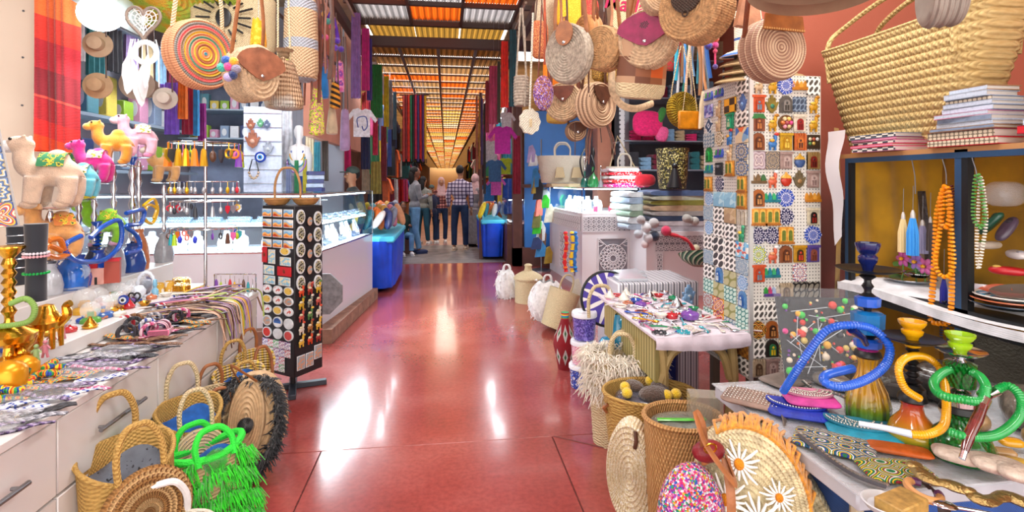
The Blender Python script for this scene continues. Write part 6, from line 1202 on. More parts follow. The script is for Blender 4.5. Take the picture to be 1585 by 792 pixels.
t = thing('straw_bag','white straw bag with long rope handles behind the bright throw pile','bag',(at(965,280,7.6).x,7.65,1.41)); O('body',MB(STW).lathe([(0,0),(.2,0),(.26,.3),(.25,.31)],24,sq=.5),t); O('handle',MB(STP).tube([(-.2,0,.3),(-.08,0,.78),(.2,0,.3)],.012,6),t); O('handle',handle_arch(STW,.2,.2,.014,-.1),t,(0,0,.3))
for i,(u,dx,c1,lb) in enumerate(((918,0,'#2c8a4c','green glass hookah with black stem on the carved showcase'),(930,.1,'#b8c4c8','clear perfume bottle with pointed stopper on the carved showcase'),(905,.2,'#1c6a5c','dark green bottle behind the green hookah'))):
    p = at(u,283,7.4+dx); t = thing('hookah' if i == 0 else 'glass_bottle',lb,'hookah' if i == 0 else 'bottle',(p.x,7.4+dx,1.409)); s = (1,.55,.8)[i]
    O('body',MB(gloss_m('gb%d' % i,c1)).lathe([(0,0),(.07*s,0),(.085*s,.05*s),(.07*s,.13*s),(.02*s,.2*s),(.018*s,.3*s)],20),t); O('stopper' if i else 'stem',MB(black if i == 0 else chrome).lathe([(.02*s,.3*s),(.03*s,.34*s),(.014*s,.42*s),(.03*s,.5*s),(.012*s,.58*s),(0,.6*s)],14),t)
O('black_hose',MB(black).tube(spl([at(905,230,7.3),at(898,250,7.25),at(905,275,7.25),at(920,262,7.2),at(915,240,7.25)],6),.012,6),None,label='black hookah hose looped around the green hookah on the carved showcase',cat='hose')
rg = random.Random(31)
hs = thing('cord_rack','vertical cord rack of small goods between the blue door and the carved showcase','rack',(at(838,300,8.5).x,8.5,0)); O('pole',MB(steel).tube([(0,.02,0),(0,.02,2.2)],.012,8),hs); O('base',MB(steel).cyl((0,.02,.01),.16,.02,20),hs)
hc = [('lavender','#b0a0d0'),('gold','#b0902c'),('cream','#e4dcc8'),('navy','#2c3c6c'),('lime green','#3cd030'),('white','#e8e8ea'),('black','#2c2c34'),('olive','#7c8040'),('sky blue','#3c8cc8'),('coral','#f08070'),('brown','#7c5438'),('grey','#8c8c94')]
for i in range(18):
    v = 238+i*9.2; u = 834+rg.uniform(-12,14)+i*.35; nm,c1 = hc[4 if i == 12 else (i*5) % 12]; p = at(u,v,8.42+rg.uniform(-.04,.02)); w = px(rg.uniform(5,9),u,8.5); h = px(rg.uniform(9,16),u,8.5)
    O('small_pouch',MB(cloth('hp_'+nm.replace(' ',''),c1)).poly([(-w,-h),(w*.8,-h*.9),(w,h*.3),(w*.3,h),(-w*.5,h*.8)],.05),None,p,(0,0,rg.uniform(-.5,.5)),label='%s pouch on the cord rack by the blue door, %s from the top' % (nm,(ordn+['nineteenth','twentieth','twenty-first','twenty-second','twenty-third','twenty-fourth','twenty-fifth','twenty-sixth'])[i]),cat='pouch',grp='pouches on the cord rack')
for i,(u,c1,c2,lb) in enumerate(((875,'#d81420','#f07820','thick red wool tassel rope on the carved showcase'),(885,'#f0c820','#2c58b8','yellow and blue wool tassel rope on the carved showcase'),(890,'#1c6cc0','#2c9ae0','blue wool tassel rope on the carved showcase'))):
    a,b = at(u-2,360,7.35+.0*i),at(u,418,7.3); a.x = at(u,360,7.0).x; m = MB(mat('rope_'+c1,c1,.9,pat=(lambda a_,b_: lambda c: c.ramp((c.z*9).frac(),[(0,a_),(.8,b_)]))(c1,c2),sheen=.4))
    yy = 6.93; a = at(u,358,yy); b = at(u+1,420,yy); m.tube(spl([a,a.lerp(b,.3)+Vector((.015,0,0)),a.lerp(b,.7)+Vector((-.015,0,0)),b],5),[.02+.014*(k % 2) for k in range(16)],10); O('wool_rope',m,None,label=lb,cat='tassel')
# ================================================================== PLUSH CAMELS AND GOODS ON THE LEFT COUNTER
def remesh(o,vox,sm=4):
    r = o.modifiers.new('remesh','REMESH'); r.mode = 'VOXEL'; r.voxel_size = vox; r.use_smooth_shade = True
    if sm: q = o.modifiers.new('smooth','SMOOTH'); q.factor = .6; q.iterations = sm
    return o
def plush(c,k=''): return mat('plush_'+c+k,c,.95,sheen=.7,vary=.12,vs=25,bump=lambda x: x.noise(220),bs=.5)
def camel(label,u,v0,v1,Y,body,foot,muz,cloth_=None,rz=0.,sit=False):
    Y = ax(u,v0,-1.97).y; a,b = at(u,v0,Y),at(u,v1,Y); s = (a.z-b.z)/.30; t = thing('plush_camel',label,'plush toy',b,(0,0,rz),'plush camels above the counter',s)
    m = MB(plush(body)); m.ell((.02,0,.15),(.085,.06,.062),18,12).ell((.025,0,.205),(.042,.038,.04),14,10)
    m.tube(spl([(-.04,0,.15),(-.075,0,.17),(-.088,0,.21),(-.085,0,.25)],4),[.045-.0012*i for i in range(13)],12); m.ell((-.098,0,.262),(.05,.036,.036),14,10)
    lx = ((-.035,-.038),(-.03,.038),(.07,-.038),(.072,.038))
    for i,(x,y) in enumerate(lx): m.tube([(x,y,.13),(x-.008+.01*(i > 1),y*1.1,.07),(x-.012,y*1.15,.02)],[.038,.032,.03],10)
    m.tube([(.1,0,.16),(.12,0,.12)],[.008,.006],6)
    for y in (-1,1): m.ell((-.075,y*.03,.292),(.012,.006,.014),8,6)
    remesh(O('body',m,t),.007,5)
    for i,(x,y) in enumerate(lx): O('foot',cached('cf'+foot,lambda: MB(plush(foot)).ell((0,0,0),(.03,.026,.018),12,8)),t,(x-.02,y*1.15,.018))
    O('muzzle',MB(plush(muz)).ell((-.138,0,.252),(.030,.030,.025),14,10),t)
    for y in (-1,1): O('eye',cached('ceye',lambda: MB(black).ell((0,0,0),.006,8,6)),t,(-.118,y*.03,.282))
    if cloth_: O('saddle_cloth',MB(mat('saddle_'+cloth_,cloth_,.8,pat=lambda c: c.ramp(c.noise(60,2),[(.0,cloth_),(.5,cloth_),(.55,'#f0d040'),(.62,'#2c5a3c')]))).grid(lambda p,q: (.02+.05*(p-.5)*2*.9,.066*sin((q-.5)*2.6),.15+.082*cos((q-.5)*2.6)),8,14),t)
    return b
CM = [('large beige plush camel with white muzzle and green flowered saddle cloth',78,210,322,2.35,'#e8c8ac','#e0c0a4','#f2f0ee','#3c8a5c',.25),
 ('light blue plush camel with yellow feet',122,238,308,2.55,'#6cd0e8','#f0e020','#8cdcf0','#c8e8f0',.2),('hot pink plush camel with lilac mane',146,216,283,2.75,'#f02898','#f03ca0','#f8309c','#f0a0d0',.2),
 ('orange-yellow plush camel, the highest of the bright ones',176,187,254,3.0,'#f0a028','#e89420','#e8a438',None,.5),('pale pink plush camel with light blue ears',215,178,243,3.2,'#f6b8cc','#f48cb4','#f8d8e4','#f4c0d4',.6),
 ('tan plush camel with off-white muzzle beside the keychain carousel',254,225,282,3.35,'#dca868','#d8b078','#eee4d4',None,.7),('apricot plush camel below the large beige one',86,309,400,2.42,'#eca860','#f0b474','#eeb06c','#d88040',.9),
 ('lime green plush camel with pink feet',162,309,380,2.75,'#98e02c','#f0b8dc','#a0e83c','#78b828',.5),('small orange plush camel behind the toy castle',200,386,424,3.1,'#e89c3c','#e8a04c','#eca84c',None,.4)]
for c in CM:
    lb,u,v0,v1,Y,bo,fo,mu,cl2,rz = c; b = camel(lb,u,v0,v1,Y,bo,fo,mu,cl2,rz)
    if 'castle' in lb: continue
    h = b.z-.93; base = .931; h = b.z-base
    t = thing('hookah',{78: 'chrome',122: 'blue',146: 'dark',176: 'silver',215: 'copper',254: 'steel',86: 'amber',162: 'teal'}[u]+' hookah whose tray carries the '+lb.split(' with')[0].split(',')[0].split(' beside')[0].split(' below')[0],'hookah',(b.x,b.y,base))
    vm = gloss_m('lh%d' % u,{78: '#c8ccd4',122: '#1c50b8',146: '#283048',176: '#b8bcc8',215: '#c87a4c',254: '#9aa0a8',86: '#d88830',162: '#1c8a9c'}[u])
    k = min(1,h/.5); O('vase',MB(vm).lathe([(0,0),(.055*k,0),(.062*k,h*.1),(.05*k,h*.22),(.024*k,h*.32),(.03*k,h*.36)],22),t)
    O('stem',MB(chrome).lathe([(.014,h*.34)]+[(.008+.010*(i % 2),h*(.36+i*.06)) for i in range(10)]+[(.008,h*.97)],16),t); O('tray',MB(chrome).lathe([(0,h-.008),(.07,h-.006),(.085,h-.001),(.08,h-.003),(0,h-.004)],28),t)
blueh = gloss_m('bluehose','#1c58c0'); 
def hose_th(label,pts,m,r=.012,mp=None):
    pts = [(u,v,ax(u,v,-1.84).y) for u,v,d in pts]; r *= 1.15
    t = thing('hookah_hose',label,'hose'); O('tube',hose(m,H3(pts),r,True,8,.012),t)
    if mp: O('mouthpiece',MB(mp).tube([H3(pts)[-1],H3(pts)[-1]+Vector((0,-.02,-.08))],[.010,.007],8),t)
hose_th('blue hose looping in front of the lime green camel',[(140,368,2.5),(160,350,2.5),(185,342,2.55),(187,375,2.55),(165,400,2.55),(135,405,2.5),(112,400,2.5),(100,380,2.5),(125,365,2.5)],blueh)
hose_th('blue hose coiled on the silver hookah near the shelf',[(195,330,3.0),(222,325,3.0),(218,345,2.9),(196,350,2.9),(212,365,3.0),(216,385,3.0),(196,392,2.95)],blueh)
hose_th('orange hose coiled under the apricot camel',[(76,372,2.35),(92,370,2.35),(100,386,2.3),(106,392,2.35),(90,398,2.3),(70,392,2.3),(75,380,2.35),(95,388,2.25)],gloss_m('orhose','#e07c28'))
hose_th('yellow hose ring hanging beside the tan camel',[(222,318,3.2),(238,308,3.2),(244,325,3.2),(236,345,3.2),(224,338,3.2),(228,318,3.15),(242,322,3.15),(238,338,3.15)],gloss_m('yehose','#f0c020'),.009)
# lower blue hookahs with their vases
for i,(u,v,Y,c1,lb) in enumerate(((150,420,2.7,'#1c50b8','blue glass hookah vase behind the toy castle'),(205,395,3.05,'#18489c','tall silver-stemmed hookah with a blue bowl beside the shelf'),(112,400,2.6,'#2c70d0','bright blue hookah between the two lower camels'))):
    p = ax(u,v,-1.96); base = .931; t = thing('hookah',lb,'hookah',(p.x,p.y,base)); H_ = (.34,.72,.34)[i]
    O('vase',MB(gloss_m('bv%d' % i,c1)).lathe([(0,0),(.065,0),(.075,.05),(.06,.12),(.03,.16),(.034,.18)],24),t); O('stem',MB(chrome if i == 1 else gloss_m('bv%d' % i,c1)).lathe([(.016,.18)]+[(.01+.014*(j % 2),.18+(H_-.24)*j/10) for j in range(11)]+[(.01,H_-.05)],16),t)
    O('tray',MB(chrome).lathe([(0,H_-.065),(.06,H_-.062),(.065,H_-.056),(0,H_-.06)],24),t); O('bowl',MB(gloss_m('bv%d' % i,c1)).lathe([(.01,H_-.05),(.014,H_-.03),(.028,H_-.005),(.026,H_),(0,H_-.01)],18),t)
# tiled board leaning at the frame edge
t = thing('tile_board','leaning board of patterned souvenir tiles in front of the cream pillar','tile board',at(0,345,2.30),(0,-.155,.35)); O('board',MB(mat('board_grey','#b8b4b0',.7)).box(-.40,.055,0,.012,-.02,.78),t)
kk = ['S','W','D','K','M','k','u','W','R','T','t','W']; rg = random.Random(13)
for j in range(8):
    for i in range(4):
        k = 'S W 2 t u M W R T k zz o'.split()[(i*3+j*5) % 10]; m = TM['y'] if (j == 0 and i == 0) else TM.get({'2': 'O2'}.get(k,k),TM['S'])
        O('tile',cached('tb_'+m.name,lambda: MB(m).box(-.047,.047,-.01,0,-.047,.047,.0015)),t,(.004-i*.099,0,.03+j*.098))
# sunset scarf
p0,p1 = at(62,0,3.46),at(131,0,3.46); sw = p1.x-p0.x
scf = mat('sunset_scarf','#e0401c',.85,pat=lambda c: c.ramp(c.z*.8+c.x*.25+.18+c.noise(3)*.02,[(0,'#f0780c'),(.10,'#e8400c'),(.24,'#d8201c'),(.32,'#b01c24'),(.42,'#941c28'),(.425,'#e04c3c'),(.435,'#8c1c28'),(.56,'#b8202c'),(.70,'#d83424'),(.82,'#e86a2c'),(.95,'#f08030')]),bump=lambda c: (c.z*700).sin(),bs=.3,sheen=.3)
O('striped_scarf',MB(scf).grid(lambda u,v: ((u-.5)*sw,.02*sin(u*7)+.006*sin(u*30+v*3)-.01,1.45*v+.02*(1-v)*(.5-u)),30,20).grid(lambda u,v: ((.5-u)*sw,.006+.02*sin((1-u)*7)+.006*sin((1-u)*30+v*3)-.01,1.45*v),30,20),None,((p0.x+p1.x)/2,3.42,at(100,235,3.46).z),label='long scarf in red and orange blocks hanging beside the cream pillar',cat='scarf')
# bracelet cones
velvet = mat('black_velvet','#161a24',.8,sheen=.4)
for i,(u,v0,v1,Y,lb) in enumerate(((56,346,465,2.25,'tall dark velvet column with pearl and green bracelets'),(28,350,440,2.4,'dark velvet column with thin silver bracelets beside the brass hookah'))):
    a,b = at(u,v0,Y),at(u,v1,Y); h = a.z-b.z; t = thing('bracelet_column',lb,'bracelet display',b); O('column',MB(velvet).lathe([(0,0),(.034,0),(.032,h*.5),(.037,h),(0,h)],24),t)
    for j,zz in enumerate((.62,.58,.36) if i == 0 else (.85,.72,.6,.45,.3)):
        me = MB((mat('pearl','#d8d0d8',.3),mat('pearl2','#d8a0a8',.3),em)[j % 3] if i == 0 else silver)
        if i == 0:
            for k in range(22): me.ell((.038*cos(k*2*pi/22),.038*sin(k*2*pi/22),h*zz),.0055,6,4)
        else: me.tube(ring((0,0,h*zz),.036,24,'xy'),.002,5,True)
        O('bracelet',me,t)
# brass wares
def brassware(label,u,v,Y,prof,nm,cat='brassware',m=brass,sc=1.,ex=None):
    p = at(u,v,Y); base = .749 if p.x > -1.6 else .816 if p.x > -1.89 else .931; t = thing(nm,label,cat,(p.x,p.y,base),sc=sc); O('body',MB(m).lathe(prof,28),t)
    if ex: ex(t)
    return t
def hk_ex(t):
    O('stem',MB(brass).lathe([(.03,.12),(.014,.15)]+[(.014+.010*(i % 2),.17+i*.018) for i in range(12)]+[(.016,.39),(.05,.43),(.048,.436),(0,.43)],20),t)
    O('hose',hose(mat('green_woven_hose','#7ca04c',.5),[(.02,-.02,.22),(.08,-.03,.24),(.11,-.03,.20),(.08,-.03,.15),(-.04,-.05,.14)],.011),t); O('mouthpiece',MB(brass).tube([(-.04,-.05,.14),(-.09,-.05,.15)],[.009,.006],8),t)
brassware('tall brass hookah with a green woven hose at the counter edge of the frame',14,505,2.2,[(0,0),(.05,0),(.02,.02),(.016,.05),(.075,.075),(.085,.10),(.04,.13),(.03,.14)],'brass_hookah','hookah',ex=hk_ex)
brassware('squat polished brass incense burner with round lid',32,515,2.25,[(0,0),(.04,0),(.02,.015),(.045,.05),(.05,.07),(.03,.10),(.01,.115),(.012,.13),(0,.135)],'incense_burner','brassware')
def cm_ex(t): 
    for x,y in ((-.03,.02),(.03,.02),(-.03,-.02),(.03,-.02)): O('leg',MB(brass).tube([(x,y,.07),(x*1.1,y,0)],[.010,.007],8),t)
    O('head',MB(brass).tube(spl([(.04,0,.08),(.065,0,.11),(.06,0,.14),(.075,0,.15)],4),[.014]*7+[.012]*6,8),t)
brassware('golden camel figurine carrying a round saddle',72,500,2.35,[(0,.06),(.04,.065),(.05,.09),(.03,.12),(.02,.145),(0,.15)],'camel_figurine','figurine',sc=1.2,ex=cm_ex)
brassware('yellow-gold jar with dark foliage lid at the step edge',12,560,2.05,[(0,0),(.05,0),(.055,.03),(.055,.08),(.04,.1),(.02,.11),(0,.115)],'golden_jar','jar',m=mat('amber_jar','#e09818',.3,.5))
brassware('second golden jar behind the first one at the step edge',38,545,2.15,[(0,0),(.035,0),(.045,.03),(.045,.07),(.03,.09),(0,.1)],'golden_jar','jar',m=mat('amber_jar'))
brassware('green and black egg ornament on a gold foot',30,525,2.12,[(0,.0),(.02,0),(.01,.012),(.03,.03),(.036,.055),(.02,.08),(0,.088)],'egg_ornament','ornament',m=mat('egg_m','#2c5c48',.3,pat=lambda c: c.ramp(c.noise(50),['#d8a828','#1c3c34','#5ca06c','#e8e0c0']),coat=.5))
rg = random.Random(17)
for i in range(12):
    u,v = (6+i*9,575-i*7-(i % 3)*9); p = az(u,v,.816); 
    O('brass_trinket',cached('btr%d' % (i % 3),(lambda k: lambda: [MB(brass).lathe([(0,0),(.012,0),(.006,.008),(.016,.02),(.012,.032),(.003,.04),(0,.05)],12),MB(brass).lathe([(0,0),(.016,0),(.019,.012),(.008,.018),(.004,.03),(0,.034)],12),MB(brass).ell((0,0,.012),(.018,.010,.011),10,6).tube([(.014,0,.014),(.022,0,.03)],.004,6).tube([(-.01,0,.01),(-.012,0,0)],.003,5).tube([(.01,0,.01),(.01,0,0)],.003,5)][k])(i % 3)),None,p,(0,0,i),1.1,label='%s, %s along the front edge of the step from the jars' % (('tiny brass bell','small lidded brass pot','tiny brass camel')[i % 3],ordn[i]),cat='trinket',grp='brass trinkets along the step edge')
for i,(u,v,lb) in enumerate(((70,553,'small pink resin figurine nearest the brass wares'),(80,538,'second pink resin figurine'),(97,524,'third pink resin figurine, with raised arms'),(56,560,'pale green resin figurine beside the pink ones'))):
    p = az(u,v,.816); m = MB(gloss_m('fig%d' % i,'#c87888' if i < 3 else '#8ca86c',.5)); m.tube([(0,0,.02),(0,0,.05)],[.010,.008],8).ell((0,0,.06),.008,8,6).tube([(-.004,0,.025),(-.010,0,0)],.005,6).tube([(.004,0,.025),(.010,0,0)],.005,6).tube([(-.008,0,.047),(-.018,0,.035)],.003,5).tube([(.008,0,.047),(.018,0,.06 if i == 2 else .035)],.003,5); O('resin_figurine',m,None,p,label=lb,cat='figurine')
# snow globes
gcol = [('gold','#d8a020'),('green','#58a040'),('red','#b03828'),('blue','#3c68b0'),('tan','#b89060'),('violet','#7c5ca0')]
ball = mat('globe_glass','#f4f8fa',.03,alpha=.28,coat=1)
for i,(u,v,s,c) in enumerate(((128,478,1.3,0),(140,492,1.0,1),(152,470,1.1,2),(160,484,1.1,3),(172,474,.9,0),(138,462,1.2,1),(183,470,.9,4),(196,462,1.0,5),(207,458,.9,2),(219,452,.9,3),(170,458,1.0,4),(190,452,.9,0),(228,446,.8,1),(150,452,1.0,5))):
    p = az(u,v+6,.816); p.x = max(p.x,-1.86); t = thing('snow_globe','snow globe with a %s scene and base, %s from the golden wares' % (gcol[c][0],ordn[i]),'snow globe',p,(0,0,i*.7),'snow globes on the souvenir step',s*1.3)
    O('base',cached('gb_'+gcol[c][0],lambda: MB(gloss_m('gbm'+gcol[c][0],gcol[c][1])).lathe([(0,0),(.034,0),(.032,.012),(.024,.018),(0,.019)],18)),t); O('scene',cached('gs_'+gcol[c][0],lambda: MB(gloss_m('gbm'+gcol[c][0])).box(-.010,.010,-.006,.006,.018,.038).use(yel_p).box(-.016,-.006,-.004,.006,.018,.030).ell((.012,0,.026),(.006,.006,.012),8,5)),t); O('glass_ball',cached('gball',lambda: MB(ball).ell((0,0,.045),.032,20,14)),t)
for i in range(26):
    y = 2.2+i*.055; kd = (2,7,1,2,6,2,1)[i % 7]; cl_ = (3,0,1,10,7,2,3,6)[i % 8]; kitem(kd,cl_,(-1.645-.05*((i*3) % 4),y,.816),i,'%s %s on the souvenir step, %s from the brass wares' % (CN[cl_][0],KD[kd][0].replace('_',' '),ORD[i]),'small souvenirs on the step',.95)
# castle, heart, eye, mug etc.
p = az(160,450,.931); t = thing('toy_castle','colourful souvenir kasbah with a tower and red walls','souvenir',(-1.94,ax(152,430,-1.94).y-.05,.931),(0,0,.35),sc=1.15)
O('tower',MB(mat('cas_cream','#ecd09c',.6)).box(-.10,-.06,-.02,.02,0,.15).lathe([(.022,.15),(.014,.165),(.016,.17),(.0,.19)],12,(-.08,0,0)),t); O('wall',MB(mat('cas_red','#c8202c',.6)).box(-.06,.02,-.01,.03,0,.10),t); O('house',MB(mat('cas_yel','#e8b850',.6)).box(-.05,-.0,-.03,-.01,0,.07).use(mat('cas_teal','#38b0b0',.6)).poly([(-.055,.07),(.005,.07),(-.025,.09)],.04),t); O('house',MB(mat('cas_pink','#e8a898',.6)).box(.0,.05,-.03,-.01,0,.075).use(black).box(.015,.025,-.032,-.029,.0,.035),t); O('wall',MB(mat('cas_brick','#a84838',.6)).box(.05,.11,-.02,.02,0,.11).use(mat('cas_red')).box(.05,.11,-.024,.024,.105,.118),t)
t = thing('glass_heart_frame','clear moulded glass heart ornament beside the toy castle','ornament',(-1.93,ax(114,430,-1.93).y,.931),(-.15,0,.4)); hp = [(.062*(16*sin(a)**3)/16*1.1,.075+.062*(13*cos(a)-5*cos(2*a)-2*cos(3*a)-cos(4*a))/14) for a in [2*pi*i/32 for i in range(32)]]
O('heart',MB(mat('moulded_glass','#a8b8d0',.08,alpha=.55,coat=1,bump=lambda c: c.noise(60,3),bs=1)).poly(hp,.02).tube([(x*.62,-.014,.075+(z-.075)*.62) for x,z in hp],.006,6,True),t); O('foot',MB(mat('moulded_glass')).box(-.05,.05,-.025,.025,-.0,.014,.004),t)
def item(label,u,v,Y,nm,cat,m,rz=0,sc=1.,zb=None,grp=None):
    p = at(u,v,Y); base = zb if zb is not None else (.749 if p.x > -1.6 else .816 if p.x > -1.89 else .931); return O(nm,m,None,(p.x,p.y,base),(0,0,rz),sc,label=label,cat=cat,grp=grp)
item('blue evil-eye ornament on a gold stand',191,440,3.0,'eye_ornament','ornament',MB(gloss_m('eb','#1c3c9c')).cyl((0,0,.05),.026,.01,20,'y').use(gloss_m('ew','#e8f0f8')).cyl((0,-.004,.05),.016,.006,18,'y').use(black).cyl((0,-.007,.05),.008,.004,14,'y').use(brass).lathe([(0,0),(.02,0),(.004,.01),(.004,.026)],12))
item('white and blue porcelain sphere beside the evil-eye ornament',215,430,3.2,'porcelain_ornament','ornament',MB(gloss_m('porc','#dfe8f4')).lathe([(0,0),(.02,0),(.012,.01),(.034,.04),(.036,.06),(.02,.085),(0,.09)],18))
item('black heart-shaped photo frame on the souvenir step',208,450,3.1,'heart_frame','frame',MB(black).tube([(.03*(16*sin(a)**3)/16,0,.04+.03*(13*cos(a)-5*cos(2*a)-2*cos(3*a)-cos(4*a))/14) for a in [2*pi*i/24 for i in range(24)]],.005,6,True))
item('pale blue glass bottle ornament on the souvenir step',240,450,3.3,'bottle_ornament','ornament',MB(gloss_m('pb','#88c8e8')).lathe([(0,0),(.016,0),(.018,.04),(.008,.055),(.012,.07),(.009,.1),(0,.105)],14))
for i,(u,v,lb) in enumerate(((262,462,'printed blue and ochre souvenir mug lying at the end of the step'),(246,466,'second printed souvenir mug beside the first'))): item(lb,u,v,3.45-.06*i,'souvenir_mug','mug',MB(mat('mugprint','#4c70c0',.3,pat=lambda c: c.ramp(c.noise(26),['#3c60b8','#d8a840','#e8e4dc','#c86a3c']))).lathe([(0,0),(.03,0),(.032,.07),(.029,.07),(.027,.005),(0,.005)],20),1,.9)
item('ornate white oval frame standing by the orange camel',226,425,3.3,'oval_frame','frame',MB(gloss_m('porc')).tube([(.04*cos(a),0,.075+.07*sin(a)) for a in [2*pi*i/28 for i in range(28)]],[.008+.003*(i % 2) for i in range(28)],8,True).use(chrome).poly([(.034*cos(2*pi*i/24),.075+.062*sin(2*pi*i/24)) for i in range(24)],.004),.3)
for i in range(9): p = az(272+3*i-(i//5)*12,448-(i//5)*9-(i % 2)*2,.816); O('gold_bangle_stack',cached('gbs',lambda: (lambda q: ([q.tube(ring((0,0,.005+k*.009),.032,20,'xy'),.0048,6,True) for k in range(4)],q)[1])(MB(brass))),None,(p.x+.02,p.y-.03,.816),label='stack of gold bangles, %s along the far end of the step' % ordn[i],cat='bangle',grp='gold bangle stacks at the far end of the step')
# ---- keychain carousel
CX = at(318,440,3.52); t = thing('keychain_carousel','chrome keychain carousel with four tiers behind the counter end','display stand',(CX.x,3.52,.749))
zt4 = [at(318,v,3.52).z-.749 for v in (222,281,311,352)]; O('pole',MB(chrome).tube([(0,0,0),(0,0,zt4[0]+.03)],.010,10),t); O('base',MB(chrome).cyl((0,0,.006),.10,.012,24),t)
kcol = [('turquoise','#1c9aa8'),('violet','#7c3cb0'),('royal blue','#2c3cd0'),('coral','#f08068'),('red','#d02038'),('silver','#c0c4cc'),('lime','#b0d020'),('brown','#5c3c2c'),('pink','#f070b0'),('gold','#e0b030'),('orange','#f08020'),('dark','#30343c')]
sh_ = [lambda m: MB(m).ell((0,0,-.06),(.013,.013,.024),8,6).tube([(0,0,0),(0,0,-.04)],.002,4),lambda m: MB(m).tube([(0,0,0),(0,0,-.03)],.002,4).poly([(-.016,-.03),(.016,-.03),(.018,-.06),(0,-.085),(-.018,-.06)],.008),lambda m: MB(m).tube([(0,0,0),(0,0,-.03)],.002,4).lathe([(.006,-.03),(.010,-.04),(.016,-.10),(0,-.10)],8),lambda m: MB(m).tube([(0,0,0),(0,0,-.025)],.002,4).tube(ring((0,0,-.045),.018,12),.005,5,True)]
shn = ['bead','hand-shaped','tassel','ring']; rg = random.Random(23); tn = ['top','second','third','lowest']
for j,zz in enumerate(zt4):
    rr = (.20,.19,.19,.19)[j]; O('tier_ring',MB(chrome).tube(ring((0,0,zz),rr,32,'xy'),.003,5,True).tube([(-rr,0,zz),(rr,0,zz)],.003,5).tube([(0,-rr,zz),(0,rr,zz)],.003,5),t)
    n = 26
    for i in range(n):
        a = i*2*pi/n; k = rg.randrange(4) if j != 1 else 0; ci = rg.randrange(12) if j in (0,3) else rg.choice([5,5,5,11,9,4]); L = (1.5,.9,.9,.95)[j]
        if sin(a) > .75: continue
        O('keychain',cached('kc_%d_%d' % (k,ci),lambda: sh_[k](mat('kc_'+kcol[ci][0],kcol[ci][1],.35,.8 if ci in (5,9) else 0))),None,(CX.x+rr*cos(a),3.52+rr*sin(a),.749+zz),(0,0,a),L,label='%s %s %s keychain round the %s tier of the carousel' % (nth('kc%d%d%d' % (j,k,ci)),kcol[ci][0],shn[k],tn[j]),cat='keychain',grp='%s %s keychains, %s tier' % (kcol[ci][0],shn[k],tn[j]))
for i in range(9):
    u = 335+i*7; p = at(u,432+(i % 3)*4,3.75); c1 = kcol[(i*5+1) % 12]; O('tassel_keychain',MB(mat('kc_'+c1[0],c1[1])).lathe([(.004,0),(.010,-.02),(.014,-.10),(0,-.10)],8).use(chrome).tube([(0,0,0),(0,0,.04)],.002,4),None,p,label='%s tassel keychain hanging in the row behind the counter end, %s from the pole' % (c1[0],ordn[i]),cat='keychain')
st5 = thing('wire_stand','low wire rail carrying a row of tassels behind the counter end','display stand'); a,b = at(332,424,3.75),at(396,424,3.75); O('rail',MB(chrome).tube([a,b],.004,6).tube([a,(a.x,a.y,.0)],.005,6).tube([b,(b.x,b.y,0)],.005,6),st5)
# ---- bracelets along the lower deck
rg = random.Random(29); BC = [('rainbow',['#d83020','#f0a020','#2c9a4c','#2c50b0','#e8d020']),('purple and grey',['#6c4c88','#b8a8c8','#8c7ca0','#3c3448']),('pink',['#e078a0','#f0d0dc','#c05080']),('white and blue',['#e8e8f0','#3c58b0','#f0f0f4']),('brown leather',['#6c4830','#8c6444']),('black',['#1c1c22','#3c3c44']),('grey beaded',['#9a9aa4','#c8c8d0','#6c6c78']),('red and white',['#c82434','#f0e8e8','#a01c2c'])]
bmat = [mat('brc%d' % i,c[0],.6,pat=(lambda cc: lambda c: c.ramp((c.x*38+(c.y*220).sin()*.25).frac(),cc))(c),bump=lambda c: (c.x*600).sin()*(c.y*600).sin(),bs=.5) for i,(n_,c) in enumerate(BC)]
def strip(i,L,w):
    L *= 1.35; w *= 1.5
    return lambda: MB(bmat[i]).grid(lambda u,v: ((u-.5)*L,(v-.5)*w,.003+.004*sin(u*9+v)),12,2).grid(lambda u,v: ((.5-u)*L,(v-.5)*w,.0+.004*sin((1-u)*9+v)),12,2)
for j in range(22):
    for i in range(4):
        y = 1.28+j*.085; x = -1.30-i*.075
        bi = (3,3,6,3,7,1,6,3,1,1,0,2,1,6,5,4,2,5,4,5,4,6)[j] if rg.random() < .7 else rg.randrange(8); 
        if i == 3 and 5 < j < 12: bi = 0
        O('woven_bracelet',cached('wb_%d_%d' % (bi,j % 3),strip(bi,(.15,.12,.17)[j % 3],(.022,.03,.016)[j % 3])),None,(x+rg.uniform(-.01,.01),y+rg.uniform(-.02,.02),.749+.004*(i % 2)+rg.uniform(0,.014)),(0,0,rg.uniform(-.5,.9)),label='%s bracelet, %s cross row from the near end, %s from the counter edge' % (BC[bi][0],(ordn+['nineteenth','twentieth','twenty-first','twenty-second'])[j],ordn[i]),cat='bracelet',grp='bracelets on the worktop')
for i in range(5):                                      # clear packs
    y = 1.55+i*.22; O('clear_pack',MB(mat('clear_wrap2','#e8eef4',.06,alpha=.22,coat=1,bump=lambda c: c.noise(30,4),bs=1)).box(-.1,.1,-.07,.07,0,.022,.006),None,(-1.40+.02*(i % 2),y,.752),(0,0,.25-.1*i),label='clear plastic sleeve over bracelets, %s from the near end of the worktop' % ordn[i],cat='packet',grp='clear sleeves on the worktop')
# twisted rainbow coils
for i in range(7):
    y = 1.93+i*.052; O('rainbow_twist',MB(bmat[0]).tube(spl([(-.03,0,.01),(-.01,.02,.025),(.01,-.015,.02),(.035,.012,.012)],6),.010,8),None,(-1.52+.03*sin(i*2),y,.752),(0,0,i),1.3,label='twisted rainbow wrist cord, %s in the run along the step' % ordn[i],cat='bracelet',grp='rainbow wrist cords')
